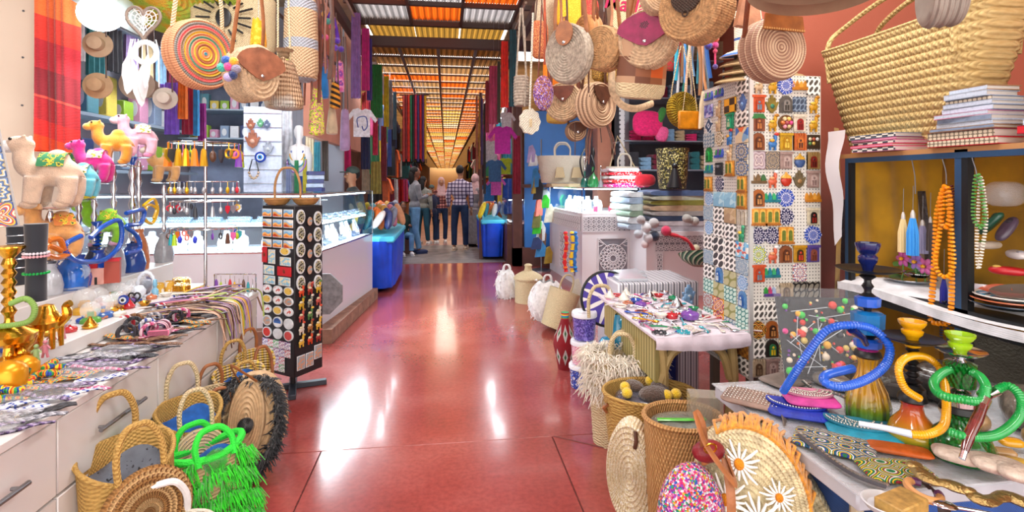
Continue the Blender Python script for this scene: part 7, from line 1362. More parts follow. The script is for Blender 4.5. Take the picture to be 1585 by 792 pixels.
# black and white spiral bangles at the near end
for i in range(8): O('beaded_spiral',MB(bmat[5] if i % 2 else mat('silver_bead_m','#d0ccc8',.3,.6,bump=lambda c: c.noise(300),bs=1)).tube(ring((0,0,.04),.038,20,'yz',-.2,3.4),.011,8),None,(-1.53,1.52+i*.024,.745),(0,0,.3),label='%s wide beaded cuff, %s in the row at the near end' % (('silver','black')[i % 2],ordn[i]),cat='cuff',grp='beaded cuffs at the near end')
# standing bangle rolls further along
for i in range(26):
    bi = (5,2,1,3,5,7,4,6)[i % 8]; y = 2.66+i*.034; O('bangle',cached('sb%d' % bi,lambda: MB(bmat[bi]).tube(ring((0,0,.032),.030,20,'xz'),[.008]*20,6,True)),None,(-1.50+.10*sin(i*.9),y,.745),(.25*sin(i),0,.5+.4*sin(i*1.7)),1.15,label='%s bangle standing on edge, %s in the roll towards the far end' % (BC[bi][0],(ordn+['nineteenth','twentieth','twenty-first','twenty-second','twenty-third','twenty-fourth','twenty-fifth','twenty-sixth'])[i]),cat='bangle',grp='bangles standing on edge')
O('pink_bangle_box',MB(mat('pinkstripe','#d88098',.4,pat=lambda c: c.ramp((c.y*50).frac(),['#d87090','#f0e0e4','#6c3c4c']))).tube(ring((0,0,.03),.036,20,'xz',0,pi),.006,6).grid(lambda u,v: (.036*cos(pi*u),-.04+.08*v,.03+.036*sin(pi*u)),14,4).box(-.045,.045,-.04,.04,0,.03,.004),None,(-1.38,2.72,.752),(0,0,.2),label='clear-topped pink striped bangle pack standing on the worktop',cat='packet')
# leather cords with fringe hanging over the far end
fc = ['#7c5438','#c8a890','#b8a0c8','#e8c020','#3c2c24','#c87890','#d8d0c0','#8c6c9c','#a8bc5c','#5c3c2c','#e0b8a0','#9a8878']
fn_ = ['brown','beige','lilac','yellow','espresso','rose','bone','violet','olive','dark brown','peach','taupe']
for i in range(44):
    ci = rg.randrange(12); c1 = fc[ci]; y = 3.0+.66*(i/44); x0 = -1.50+rg.uniform(-.1,.06); z0_ = .765+rg.uniform(0,.05)
    if i < 30: pts = [(x0-.1,y-.1,z0_),(x0+.1,y-.02,z0_+.01),(-1.27,y+.03,.775),(-1.235,y+.05,.72-rg.uniform(0,.03)),(-1.23+rg.uniform(-.01,.02),y+.06,.66-rg.uniform(0,.12))]
    else: k = i-30; x0 = -1.28-k*.03; pts = [(x0-.05,3.3,z0_),(x0,3.55,z0_+.01),(x0+.02,3.70,.76),(x0+.03,3.74,.70),(x0+.04+rg.uniform(-.02,.02),3.75,.62-rg.uniform(0,.1))]
    O('cord_bracelet',MB(mat('cordc'+c1,c1,.6)).tube(spl(pts,4),.006,5,flat=.6),None,label='%s %s cord bracelet from the bangles, in the fringe at the worktop end' % (nth('lc'+c1),fn_[ci]),cat='cord bracelet',grp='%s cord bracelets at the far end' % fn_[ci])
for i in range(14): ci = (i*5) % 12; O('leather_bracelet',MB(mat('cordc'+fc[ci],fc[ci],.6)).box(-.12,.12,-.012,.012,0,.006,.002),None,(-1.46+rg.uniform(-.05,.05),3.12+i*.038,.79+rg.uniform(0,.03)),(.0,rg.uniform(-.12,.12),rg.uniform(.2,.9)),label='%s leather strap bracelet on top of the cord heap, %s from the bangles' % (fn_[ci],ordn[i]),cat='bracelet')
# ================================================================== BASKETS ON THE FLOOR, LEFT
def tote(label,loc,rz,tilt,w,d,h,m,lining=None,disc=None,hm=None,hh=.2,hr=.011,flare=1.1,nm='straw_basket',disc_r=None,slope=.12):
    t = thing(nm,label,'basket',loc,(tilt,0,rz))
    def f(u,v,o=0.): a = 2*pi*u; k = 1+(flare-1)*v; r = .93+.07*sin(min(1,v*3)*pi/2); return ((w/2*k*r+o)*cos(a),(d/2*k*r+o)*sin(a),h*v+slope*v*sin(a)*.5+.03*v*cos(a)**2)
    q = MB(m).grid(lambda u,v: f(u,v),44,20,True); q.grid(lambda u,v: f(u,1-v*.9,-.008),44,6,True); q.add([(w/2*.93*cos(2*pi*i/24),d/2*.93*sin(2*pi*i/24),.002) for i in range(24)],[tuple(range(24))]); O('body',q,t)
    O('rim',MB(m).tube([f(i/40,1) for i in range(40)],.009,6,True),t)
    if lining: O('lining',MB(lining).grid(lambda u,v: ((w/2*flare*.93)*cos(2*pi*u)*v,(d/2*flare*.9)*sin(2*pi*u)*v,h*.80+.04*v+.02*sin(u*19+v*5)*v+slope*.4*v*sin(2*pi*u)),40,8,True),t)
    for s in (-1,1): O('handle',handle_arch(hm or m,w*.52,hh,hr,s*d*.5*flare,-s*.02),t,(0,0,h+s*slope*.4-.02))
    if disc: O('front_disc',coil_mesh(MB(disc),disc_r or w*.46,.02,9,2,40),t,(0,-d/2*1.12-.015,h*.62),(-.10,0,0))
    return t,f
bl_l = cloth('blue_lining','#1c6ac8',vary=.3,vs=20); lacy = mat('lace_straw','#cfa468',.75,pat=lambda c: c.mix((c.r(c.x,c.z)*130).sin().gt(.2),'#d8b078','#a87840'),bump=lambda c: (c.x.at2(c.z)*46).sin()*(c.r(c.x,c.z)*170).sin(),bs=1)
tote('large brown open straw basket with lacy coil front and two wrapped handles',(-1.125,2.04,.02),.95,-.10,.28,.18,.46,STG,cloth('patterned_dark','#3c4450',pat=lambda c: c.ramp(c.noise(50),['#1c1e24','#6c7480','#2c3038'])),lacy,None,.20,.012,disc_r=.155)
# white handled fringed bag, lowest
t,f = tote('white bag with rope handles and ragged fringe at the bottom of the frame',(-1.0,1.98,.0),.5,0,.30,.14,.20,STW,None,None,woolW,.17,.012); O('fringe',fringe(MB(woolW),[(x/20*.17,-.02+.03*sin(x),.20) for x in range(-20,21)]+[(x/20*.17,-.08,.14) for x in range(-20,21)],.07,900,out=(.1,-.6,.25),seed=8,thick=.0025,jit=.8),t,kind='stuff')
# green fringe bag
grw = mat('neon_green_wool','#2ee01c',.9,sheen=.6,vary=.3,vs=50); grr = mat('neon_green_rope','#30e040',.8,bump=lambda c: c.noise(200),bs=.6)
t,f = tote('neon green fringed bag with green rope handles and blue lining',(-.95,2.30,.02),.85,-.30,.28,.18,.33,mat('straw_pinkish','#d8b48c',.8,bump=lambda c: (c.z*500).sin(),bs=.6),bl_l,None,grr,.13,.013,slope=.03)
O('green_rim',MB(grr).tube([f(i/40,1.0) for i in range(40)],.016,8,True),t); fw = MB(grw)
def fronty(x,z): return -.085*sqrt(max(0.02,1-(x/.165)**2))-.008
for zz,n in ((.31,240),(.22,420),(.13,520),(.05,420)):
    pts = [(x/24*.15,fronty(x/24*.15,zz),zz+.03*cos(x/8)) for x in range(-24,25)]
    if zz > .3: pts = [p for p in pts if abs(p[0]) > .07]
    fringe(fw,pts,.062,n,out=lambda p: Vector((p.x*1.5,-.12,.0)),seed=int(zz*99),thick=.0032,jit=.35,drop=.85)
O('fringe',fw,t,kind='stuff'); pm = MB(grw)
for i in range(260): a = i*2.4; r = .042*sqrt(i/260); pm.tube([(r*cos(a),0,r*sin(a)),(r*1.25*cos(a),-.022,r*1.25*sin(a))],[.003,.001],3,cap=False)
O('rosette',pm,t,(-.01,-.092,.30),kind='stuff')
# black fluffy bag
bkw = mat('black_wool','#14161c',.95,sheen=.5); ropeb = mat('rope_sand_rings','#d0b088',.75,bump=lambda c: (c.r(c.x,c.z)*10).sin(),bs=.2,vary=.15,vs=50)
t = thing('fluffy_bag','black woolly bag with sand rope centre and black pom-pom, leaning by the magnet stand','bag',(-.98,2.78,.28),(-.30,0,.05)); O('body',coil_mesh(MB(ropeb),.235,.12,9,4,48,.66),t,(.0,.03,0)); O('centre_coil',coil_mesh(MB(ropeb),.20,.03,8,2,44,.42),t,(-.01,-.055,.01))
fk = MB(bkw); pts = [(.150*1.0*cos(a)*.90,-.04,.235*sin(a)*.92) for a in [2*pi*i/60-.9*pi/2 for i in range(61)] if not (1.15 < (a % (2*pi)) < 2.0)]
fringe(fk,pts,.07,1700,out=lambda p: Vector((p.x*4,-.5,p.z*2)),seed=4,thick=.004,jit=.9,drop=.25); O('fringe',fk,t,kind='stuff')
pm = MB(bkw)
for i in range(300): a = i*2.4; zc = 1-2*i/300; r = sqrt(1-zc*zc); pm.tube([(0,0,0),(.038*r*cos(a),.03*zc-.01,.038*r*sin(a))],[.004,.0015],3,cap=False)
O('pom_pom',pm,t,(.0,-.09,-.01),kind='stuff'); O('handle',MB(LB).tube(spl([(-.06,-.05,.19),(-.10,-.08,.27),(-.03,-.12,.24),(.03,-.08,.19)],6),.010,6,flat=.4),t)
tote('straw basket with bead-studded coil front and bright blue lining',(-1.14,2.50,.02),.75,-.06,.24,.16,.42,STG,bl_l,mat('rope_beaded','#dcc8a8',.7,pat=lambda c: c.mix(c.cell(60)[1].lt(.16),'#dcc4a0','#4c5ca0'),bump=lambda c: (c.r(c.x,c.z)*400).sin(),bs=.6),STP,.19,.010,disc_r=.115)
goldst = mat('gold_stripe_straw','#d8b870',.6,pat=lambda c: c.ramp((c.x.at2(c.y)*3.2+c.z*.5).frac(),['#dcbc84','#e8c838','#c8a468','#e0d0a8']),bump=lambda c: (c.z*400).sin(),bs=.7)
tote('gold-striped basket with blue lining in front of the cord bracelets',(-1.13,3.04,.02),.75,-.04,.24,.16,.38,goldst,bl_l,None,STG,.17,.010)
tote('gold-striped basket with brown leather handles beside the magnet stand',(-1.15,3.36,.02),.9,-.05,.2,.15,.36,goldst,None,None,LB,.17,.010)
tote('tan straw basket with a wrapped handle behind the black woolly bag',(-1.15,2.78,.02),.7,-.03,.2,.14,.36,STP,None,None,LB,.15,.009)
# ================================================================== ROTATING MAGNET STAND
mp = at(452,580,3.9); MS = thing('magnet_stand','black rotating magnet stand on a cross foot in the passage','display stand',(mp.x,3.92,0),(0,0,0)); ang = .60
bk = mat('stand_black','#17181c',.5)
O('pole',MB(bk).cyl((0,0,.12),.02,.24,12),MS)
for a in (0,pi/2): O('foot',MB(mat('stand_foot','#2c3440',.4)).xf((0,0,.02),(0,0,a+.25)).box(-.23,.23,-.025,.025,-.02,.015,.004),MS)
hw_,z0m,z1m = .165,.14,1.325
O('panel_box',MB(bk).xf((0,0,0),(0,0,-ang)).box(-hw_,hw_,-hw_*.75,hw_*.75,z0m,z1m,.004),MS)
c_,s_2 = cos(-ang+.0),sin(-ang)
def onface(face,a,z,out=.0):                           # face 0: wide side turned to the counter/camera, face 1: narrow side
    if face == 0: lx,ly = a,-hw_*.75-.004-out
    else: lx,ly = hw_+.004+out,a
    return (mp.x+lx*cos(-ang)-ly*sin(-ang),3.92+lx*sin(-ang)+ly*cos(-ang),z),(0,0,-ang+(0 if face == 0 else pi/2))
PR_ = [lambda c: c.ramp(c.z*20+.5+(c.x*90).sin()*.12,['#d87a3c','#f0b060','#7ab0d8','#a8cce4']),lambda c: c.ramp(c.z*20+.5+(c.x*60).sin()*.2,['#c04828','#e0a050','#9cc0dc','#e8e4d8']),lambda c: c.ramp(c.noise(70),['#2c6a9c','#88c0dc','#e8d8b0','#5ca0c8'])]
prm = [mat('print%d' % i,'#888888',.25,pat=p) for i,p in enumerate(PR_)]; flag = mat('flag_red','#c41424',.3); wf = gloss_m('magwhite','#e8ecf0')
def mg_rect(pm_,w=.036,h=.030): return lambda: MB(wf).box(-w,w,-.004,0,-h,h,.001).use(pm_).box(-w+.005,w-.005,-.0052,-.0038,-h+.005,h-.005)
def mg_flag(w=.05,h=.028):
    m = MB(flag).box(-w,w,-.005,0,-h,h,.001).use(mat('star_green','#0c6a3c',.4))
    P = [(.016*cos(pi/2+k*4*pi/5),.016*sin(pi/2+k*4*pi/5)) for k in range(5)]; m.tube([(x,-.006,z) for x,z in P],.0016,4,True); return m
def mg_oval(pm_,r=.034,q=.026,rimc=None): return lambda: MB(rimc or wf).poly([(r*cos(a*pi/12),q*sin(a*pi/12)) for a in range(24)],.008).use(pm_).xf((0,-.005,0)).poly([(r*.78*cos(a*pi/12),q*.78*sin(a*pi/12)) for a in range(24)],.002).no()
ovp = {'w': mat('ov_w','#e8e8ec',.3,pat=lambda c: c.ramp(c.noise(60),[(0,'#e8e8ec'),(.52,'#e8e8ec'),(.54,'#c84838')])),'y': mat('ov_y','#d8a838',.3,pat=lambda c: c.ramp(c.noise(60),['#c08c20','#e0b850','#7c4c20'])),'r': gloss_m('ov_r','#d42c24'),'b': mat('ov_b','#2c68b0',.3,pat=lambda c: c.ramp(c.z*24+.5,['#e8ecf0','#2c68b0','#1c4c90'])),'k': mat('ov_k','#c8b878',.3,pat=lambda c: c.ramp(c.noise(90),[(0,'#1c2024'),(.48,'#1c2024'),(.5,'#d8d0a0'),(.58,'#60708c')])),'n': mat('ov_n','#a87858',.3,pat=lambda c: c.ramp(c.noise(80),['#5c4c40','#c8906c','#8ca0a8','#d8b8a0']))}
def mag(fn,key,face,a,z,lab,rz=0): l,r = onface(face,a,z); O('fridge_magnet',cached('mg_'+key,fn),None,l,(0,rz,r[2]) if False else r,label=lab,cat='magnet',grp='magnets on the rotating stand')
cols3 = (-.11,-.0,.11); cn = ['outer','middle','inner']
for j in range(4):
    for i in range(3): mag(mg_rect(prm[(i+j) % 2],.048,.028),'rc%d' % ((i+j) % 2),0,cols3[i],z1m-.05-j*.072,'%s landscape magnet, %s row, %s column of the wide stand side' % (('orange dune','red sunset')[(i+j) % 2],ordn[j],cn[i]))
mag(lambda: mg_flag(.026,.055),'fl0',0,-.135,.975,'upright red flag magnet with green star'); mag(mg_rect(prm[2],.036,.05),'rcb',0,-.06,.965,'upright pale blue town magnet beside the upright flag'); mag(mg_oval(ovp['y'],.05,.028),'ovbig',0,.075,1.01,'wide oval camel magnet below the landscape magnets'); mag(mg_rect(prm[2],.055,.03),'rcc',0,.08,.94,'pale blue wide magnet above the lying flag')
mag(mg_rect(prm[2],.055,.032),'rcd',0,-.09,.87,'pale blue landscape magnet beside the lying flag'); mag(lambda: mg_flag(.07,.032),'fl1',0,.07,.87,'lying red flag magnet with green star'); mag(mg_rect(prm[2],.06,.03),'rce',0,-.085,.80,'lower pale blue landscape magnet above the ovals'); mag(mg_rect(prm[2],.06,.03),'rcf',0,.07,.80,'pale blue magnet directly below the lying flag')
for j,row in enumerate(('wwy','ywn','wyw','nbw','rwr')):
    for i,k in enumerate(row): big = 1.25 if k in 'rb' or (j > 2) else 1; mag(mg_oval(ovp[k] if not (j == 4 and k == 'w') and not (j == 3 and k == 'w') else wf,.046,.030*big),'ov%s%d%d' % (k,j > 2,(j == 4 and k == 'w')),0,cols3[i],.735-j*.072-(.01*max(0,j-2)),'%s magnet, %s oval row, %s column of the wide stand side' % ({'w': 'white and red oval','y': 'ochre oval','n': 'brown printed oval','b': 'blue and white round','r': 'plain red round'}[k] if not (k == 'w' and j > 2) else 'plain white round',ordn[j],cn[i]))
lm = [mat('letters%d' % i,'#e8e8f0',.4,pat=(lambda a,b: lambda c: c.ramp(c.noise(95,1),[(0,'#f0f0f4'),(.47,'#f0f0f4'),(.5,a),(.58,b),(.63,'#f0f0f4')]))(a,b)) for i,(a,b) in enumerate((('#2c50b0','#b02c60'),('#c02c3c','#e08090'),('#2ca04c','#50c060'),('#7c3c8c','#c06080')))]
def _lat(i): return lambda: MB(lm[i]).box(-.028,.028,-.004,0,-.026,.026,.001)
li = 0
for j,(n,z) in enumerate(((5,.345),(5,.29),(4,.235),(4,.18))):
    if j == 3: z = .182
    for i in range(n): k = (i+j) % 4 if not (j == 2 and i == 1) else 2; mag(_lat(k),'lt%d' % k,0,-.13+i*.058,z+.01,'%s patterned square magnet, %s of the %s square row' % (('blue-red','red','green','purple')[k],ordn[i],ordn[j]))
nc = (-.075,.0,.075)
for j in range(5):
    for i in (0,2): mag(mg_oval(ovp['k'],.035,.052),'ovk',1,nc[i]*1.0,z1m-.075-j*.115-(.02*(i == 2)),'black and gold oval magnet, %s down the %s column of the narrow stand side' % (ordn[j],'near' if i == 0 else 'far'))
    mag(mg_oval(ovp['n'],.026,.040,black),'ovn',1,0,z1m-.11-j*.115,'dark printed oval magnet, %s down the middle of the narrow stand side' % ordn[j])
fgc = ['#e05028','#a8382c','#d8b030','#8c9080','#c8584c','#5c8a4c','#e8e0d0','#b07840','#f0c048']
for j in range(5):
    for i in range(3):
        k = (i+j*2) % 9; mag((lambda cc,c3: lambda: T_fig(cc,c3)())(fgc[k],fgc[(k+3) % 9]),'fgm%d' % k,1,nc[i],.74-j*.088,'moulded %s figure magnet, %s low row, %s column of the narrow side' % (('orange','brick red','yellow','grey','coral','green','cream','tan','amber')[k],ordn[j],('near','middle','far')[i]))
for i in range(3): mag(mg_rect(ovp['n'],.034,.05),'lowr',1,-.075+i*.075,.235 if i < 2 else .27,'rosy printed card magnet, %s at the foot of the narrow stand side' % ordn[i])
wood = mat('basket_cane','#b8844c',.5,vary=.2,vs=30)
t = thing('cane_basket','double round cane basket with tall arched handle on top of the magnet stand','basket',(mp.x-.01,3.92,z1m)); 
for s in (-1,1): O('bowl',MB(wood).lathe([(0,.002),(.06,.004),(.085,.03),(.088,.045),(.08,.045),(.06,.014),(0,.012)],28),t,(s*.10,0,0))
O('rim',MB(wood).tube(ring((-.10,0,.046),.09,28,'xy'),.006,6,True),t); O('rim',MB(wood).tube(ring((.10,0,.046),.09,28,'xy'),.006,6,True),t); O('handle',handle_arch(wood,.17,.27,.009),t,(-.02,-.02,.0))
# ================================================================== HANGING GOODS, LEFT
t = coilbag('rainbow rope-coil bag with tan rim hanging over the counter end',310,85,2.7,52,1.0,mat('rope_rainbow','#c87850',.7,pat=lambda c: c.ramp(c.r(c.x,c.z)*5.6,[(0,'#3c8c9c'),(.05,'#e08a5c'),(.12,'#d8a030'),(.2,'#a05a3c'),(.27,'#d8b030'),(.33,'#e07a5c'),(.41,'#4c8c70'),(.47,'#c87850'),(.55,'#d8a828'),(.6,'#8c7458'),(.68,'#e0605c'),(.76,'#7c7c74'),(.84,'#d09068')]),bump=lambda c: (c.x.at2(c.z)*90).sin(),bs=.3),.08,13,None,'',STP,ztop_=2.78)
t['label'] = 'round rope-coil bag in rainbow rings hanging over the counter end'
coilbag('pale open coil bag with brown leather flap beside the rainbow bag',388,115,2.8,42,.95,paleS,.16,6,leather('nutbrown','#a86848'),'half',LB,side=7,sq=.8)
for i,(dx,dz,c1,nn) in enumerate(((0,.03,'#1c58b0','blue'),(.035,.025,'#f0a818','amber'),(.01,-.0,'#f04890','pink'),(-.02,-.005,'#3cb89c','mint'),(.03,-.04,'#1c3068','navy'),(.045,-.01,'#9088a0','grey-mauve'),(.01,-.05,'#b8a8d8','lilac'))):
    p = at(350,103,2.62); O('pom_pom',MB(pw(c1)).ell((0,0,0),.022,12,8),None,p+Vector((dx,0,dz)),label='%s pom-pom in the cluster between the rainbow bag and the pale coil bag' % nn,cat='pom-pom')
def pouch(lb,u,v,w_,h_,Y,m,strap_=None,rz=0,top=.62,nm='fabric_bag',dep=.10):
    p = at(u,v,Y); w = px(w_,u,Y); h = px(h_,u,Y); t = thing(nm,lb,'bag',p,(0,0,rz))
    O('body',MB(m).grid(lambda a,b: (w*cos(2*pi*a)*(top+(1-top)*(1-b)**.7)*(1 if 0 < b < 1 else .9),dep*.5*sin(2*pi*a),h*(2*b-1)+.008*sin(a*40)),32,12,True),t); O('base',MB(m).ell((0,0,-h),(w*.95,dep*.5,h*.12),20,8),t)
    if strap_: O('strap',MB(strap_).tube([(-w*top*.9,0,h*.95),(-w*.3,0,2.85-p.z)],.006,5).tube([(w*top*.9,0,h*.95),(w*.1,0,2.85-p.z)],.006,5),t)
    if not strap_: wire_up(t,p,h=h)
    return t
mac = mat('macrame_tan','#d8b08c',.85,pat=lambda c: c.ramp(c.noise(8)+c.z*1.6,[(0,'#f0ece8'),(.2,'#e6dccc'),(.35,'#e0b890'),(.8,'#d4a880')],'LINEAR'),bump=lambda c: (c.z*260).sin()+(c.x.at2(c.y)*40).sin(),bs=.9)
t = pouch('tan macrame drawstring bag with sequined pale hem',440,130,30,36,3.0,mac,STP,0,.35,dep=.16); O('collar',MB(mac).lathe([(.045,.11),(.02,.13),(.03,.17),(.05,.19)],16),t); O('cord',MB(mat('limecord','#b8c060',.7)).tube(ring((0,0,.128),.03,16,'xy'),.006,6,True),t)
t = pouch('big straw basket embroidered with a black eye, above the pale coil bag',362,40,62,46,3.7,STP,None,0,1,'straw_basket',.2); bm2 = MB(black).ell((0,0,0),(.05,.008,.065),20,10)
for k in range(16): a = k*pi/8; bm2.tube([(.085*cos(a),0,.085*sin(a)),(.17*cos(a)*(1+.15*(k % 2)),0,.14*sin(a)*(1+.2*(k % 2)))],.007,5)
O('embroidered_eye',bm2,t,(-.02,-.115,.02))
pouch('straw basket with two silver sequin bands behind the macrame bag',466,60,26,60,3.5,mat('silver_band_straw','#d0ae88',.7,pat=lambda c: c.mix(((c.z*4+.3).frac()).lt(.25),'#cfae88','#a8acb4'),bump=lambda c: (c.z*300).sin()*(c.x*300).sin(),bs=.6),None,0,.9,'straw_basket',.2)
pouch('orange crocheted pouch between the eye basket and the pale coil bag',400,52,12,20,3.2,mat('fab1'),None)
pouch('neon yellow and pink patterned pouch near the salmon wall',490,172,12,34,3.9,mat('neon_print','#c8e030',.7,pat=lambda c: c.ramp((c.noise(16)*5).frac(),['#d0e82c','#e8f060','#d848a0','#e8f060','#8cb038','#e07098'])),LD,.2,.6)
pouch('bright blue cloth pouch above the neon patterned pouch',500,128,9,22,4.1,cloth('azurebag','#2088e0'),LD); pouch('black and orange striped pouch beside the blue pouch',519,147,8,19,4.3,mat('wasp_stripes','#e09a28',.8,pat=lambda c: c.ramp(((c.z+c.x*.4)*22).frac(),['#2c2018','#e8a030'])),LD)
pouch('small cream drawstring pouch below the striped pouch',514,186,9,20,4.4,cloth('creamp','#dcc8a8'),STP,0,.4); pouch('pink and violet swirled pouch beside the purple strap',526,118,7,22,4.6,mat('swirl','#c060b0',.7,pat=lambda c: c.ramp((c.noise(14)*4).frac(),['#d868b0','#8c4cb8','#e8a0c8'])),LD); pouch('silver sequined pouch above the blue pouch',500,95,8,16,4.2,mat('sequins'),LD); pouch('lilac floral hem skirt-bag below the wasp striped pouch',534,200,8,30,5.0,cloth('lilacf','#b098c8'),LD); pouch('white lace bag behind the brown leather strings',480,60,14,50,4.0,cloth('lacew','#e8dccc'),None,0,.9)
rg = random.Random(41)
for i in range(11):
    u = 459+i*5.5+rg.uniform(-2,2); Y = 3.5+.1*(i % 4); a,b = at(u+rg.uniform(-4,4),-20,Y),at(u,rg.uniform(110,178),Y); O('leather_lace',MB(LD if i % 2 else LR).tube(spl([a,a.lerp(b,.5)+Vector((rg.uniform(-.03,.03),0,0)),b],5),.007 if i % 3 else .014,5,flat=.4),None,label='hanging leather string, %s from the macrame bag towards the salmon wall' % ordn[i],cat='strap')
for i,(u,v,c1,nn) in enumerate(((494,20,'#1c2c88','navy'),(502,22,'#f0b048','amber'),(507,33,'#3c9c90','teal'),(514,42,'#e83c58','red'),(495,56,'#1c58a0','petrol blue'),(504,58,'#f04890','pink'),(522,63,'#5c28b8','violet'),(528,76,'#4c20a0','dark violet'),(519,74,'#6c3cc8','bright purple'))):
    O('pom_pom',MB(pw(c1)).ell((0,0,0),.024,10,7),None,at(u,v,4.0),label='%s pom-pom strung beside the purple strap' % nn,cat='pom-pom')
O('purple_ribbon',MB(cloth('purplestrap','#5c28b0')).tube([at(507,30,4.05),at(512,14,4.05),at(518,36,4.05),at(524,64,4.05)],.014,6,flat=.3),None,label='purple folded strap hanging among pom-poms near the salmon wall',cat='strap')
O('green_straw_hat',coil_mesh(MB(mat('green_ochre_straw','#a0b83c',.8,pat=lambda c: c.ramp(c.noise(9,5),[(.2,'#5cb83c'),(.45,'#b8c848'),(.55,'#e0a830'),(.7,'#c8b070')],'LINEAR'),bump=lambda c: c.noise(120),bs=1)),.46,.04,14,2,40),None,at(250,-12,3.6),(1.2,0,-.2),label='wide green and ochre straw hat seen from below above the dreamcatcher',cat='hat')
# lamp
lp = at(176,26,3.4); t = thing('hanging_lamp','bright white hanging lamp with grey reflector behind the dreamcatcher','lamp',lp)
O('reflector',MB(mat('lamp_grey','#a8b8bc',.4)).xf((0,0,0),(0,.5,0)).lathe([(.05,.16),(.14,.10),(.2,.0),(.195,.0),(.13,.09),(.04,.15)],28).no(),t,(-.06,.06,.0)); O('bulb',MB(mat('bulb_glow','#f4fbff',emit=14)).ell((.0,-.12,-.02),(.12,.09,.10),20,14),t); O('cord',MB(black).tube([(0,0,.1),(0,0,1.0)],.006,5),t)
area('lamp_light',lp+Vector((.05,-.2,-.12)),.25,.25,14,(.95,1,1),(-.6,0,0))
# dreamcatcher
dc = at(222,32,3.0); t = thing('dreamcatcher','white heart dreamcatcher with lace and long white feathers beside the lamp','dreamcatcher',dc); hp = [(.085*(16*sin(a)**3)/16,.085*(13*cos(a)-5*cos(2*a)-2*cos(3*a)-cos(4*a))/14) for a in [2*pi*i/36 for i in range(36)]]
O('heart_ring',MB(mat('wrapped_brown','#8c7c70',.8)).tube([(x,0,z) for x,z in hp],.008,6,True),t); lace = MB(mat('lace_white','#e4e0de',.8))
for r in (.25,.5,.75): lace.tube([(x*r,0,z*r) for x,z in hp],.003,4,True)
for i in range(0,36,2): lace.tube([(0,0,0),(hp[i][0],0,hp[i][1])],.002,4)
O('web',lace,t,kind='stuff'); O('lower_ring',MB(mat('fluff_white','#f0f2f4',.95)).tube(ring((.01,0,-.17),.055,20),.014,8,True),t)
fth = cached('feather',lambda: MB(mat('fluff_white')).poly([(0,0),(.028,-.05),(.03,-.11),(.014,-.17),(0,-.19),(-.014,-.17),(-.03,-.11),(-.026,-.05)],.006))
for i,(u,v) in enumerate(((198,85),(206,92),(212,110),(220,100),(229,84),(246,80),(202,75))): p = at(u,v,3.0)-dc; O('feather',fth,t,p,(0,.15*sin(i*2),.4*i)); O('cord',MB(mat('lace_white')).tube([(p.x*.8,0,-.1),tuple(p)],.003,4),t)
# hats and fans hung behind the feathers
for i,(u,v,w_,Y,sq_,lb) in enumerate(((150,68,20,3.75,.9,'square tan bag hanging behind the sunset scarf edge'),(150,132,20,3.8,.9,'round tan felt hat hanging below the square tan bag'),(211,130,24,4.2,1.0,'wide brown-grey hat hanging behind the white feathers'),(255,152,17,4.0,.75,'pale grey oval bag hanging beside the lilac scarves'),(228,135,16,4.5,1,'second grey-brown hat partly behind the feathers'))):
    p = at(u,v,Y); t = thing('hanging_hat',lb,'hat',p,(0,0,.2)); r = px(w_,u,Y); O('disc',MB(mat('felt%d' % i,('#c8a888','#d0ac84','#b09c8c','#c8bcb0','#a89888')[i],.85,vary=.15)).lathe([(0,-.05),(r*.5,-.045),(r*.55,0),(r,.01),(r,.02),(0,.02)],28,(0,0,0),'y',1),t); O('cord',MB(LD).tube([(r*.6,0,r*.6),(r*.4,0,1.0)],.005,5),t)
# ---------------- back of the left shop
bs = thing('wall_shelving','grey wall shelving with gift boxes and bags at the back of the jewellery stall','shelf'); Yb = 7.35
for v in (215,172,125): z = at(340,v,Yb).z; O('shelf_board',MB(mat('shelf_steel')).box(-3.4,-2.35,Yb-.25,Yb+.2,z-.02,z),bs)
O('back_panel',MB(mat('shelf_back_blue','#8a98b4',.7,vary=.3,vs=3)).box(-3.45,-2.35,Yb+.2,Yb+.22,.9,3.6),bs); O('post',MB(steel).box(-2.37,-2.33,Yb-.25,Yb+.2,0,3.6),bs)
gc = [('yellow','#f0d860'),('grey-blue','#90a4c0'),('violet','#6c4cc0'),('lime','#9cc840'),('white','#e8eaf0'),('teal','#5c98a8'),('pink','#e0a0c0'),('navy','#2c3c6c')]
for s_i,(v,wd) in enumerate(((215,'lower'),(172,'middle'),(125,'upper'))):
    z = at(340,v,Yb).z
    for k in range(8): nm,c1 = gc[(k*3+s_i*2) % 8]; h = rg.uniform(.12,.24); O('gift_box',cached('gft_%s' % nm,lambda: MB(gloss_m('gft'+nm,c1,.5)).box(-.5,.5,-.5,.5,0,1,.05).use(wf).cyl((0,-.5,.5),.28,.03,16,'y')),None,(-3.3+k*.125,Yb,z),(0,0,rg.uniform(-.2,.2)),(.105,.1,h),label='%s gift box, %s along the %s back shelf of the jewellery stall' % (nm,ordn[k],wd),cat='box',grp='gift boxes on the back shelves')
z = 1.55                                                  # dark line of perfume boxes further left
for k in range(9): nm,c1 = gc[(k*5) % 8]; O('gift_box',_C['gft_'+nm],None,(-3.38+.0*k,4.4+k*.3,1.62),(0,0,.1),(.12,.2,.28),label='%s packet on the side wall ledge of the jewellery stall, %s from the pillar' % (nm,ordn[k]),cat='box')
for k in range(11): nm,c1 = gc[(k*3+1) % 8]; O('gift_box',_C['gft_'+nm],None,(-3.38,4.25+k*.28,2.14),(0,0,.1),(.12,.2,.2+.1*(k % 3)),label='%s packet on the higher side wall ledge of the jewellery stall, %s from the pillar' % (nm,ordn[k]),cat='box')
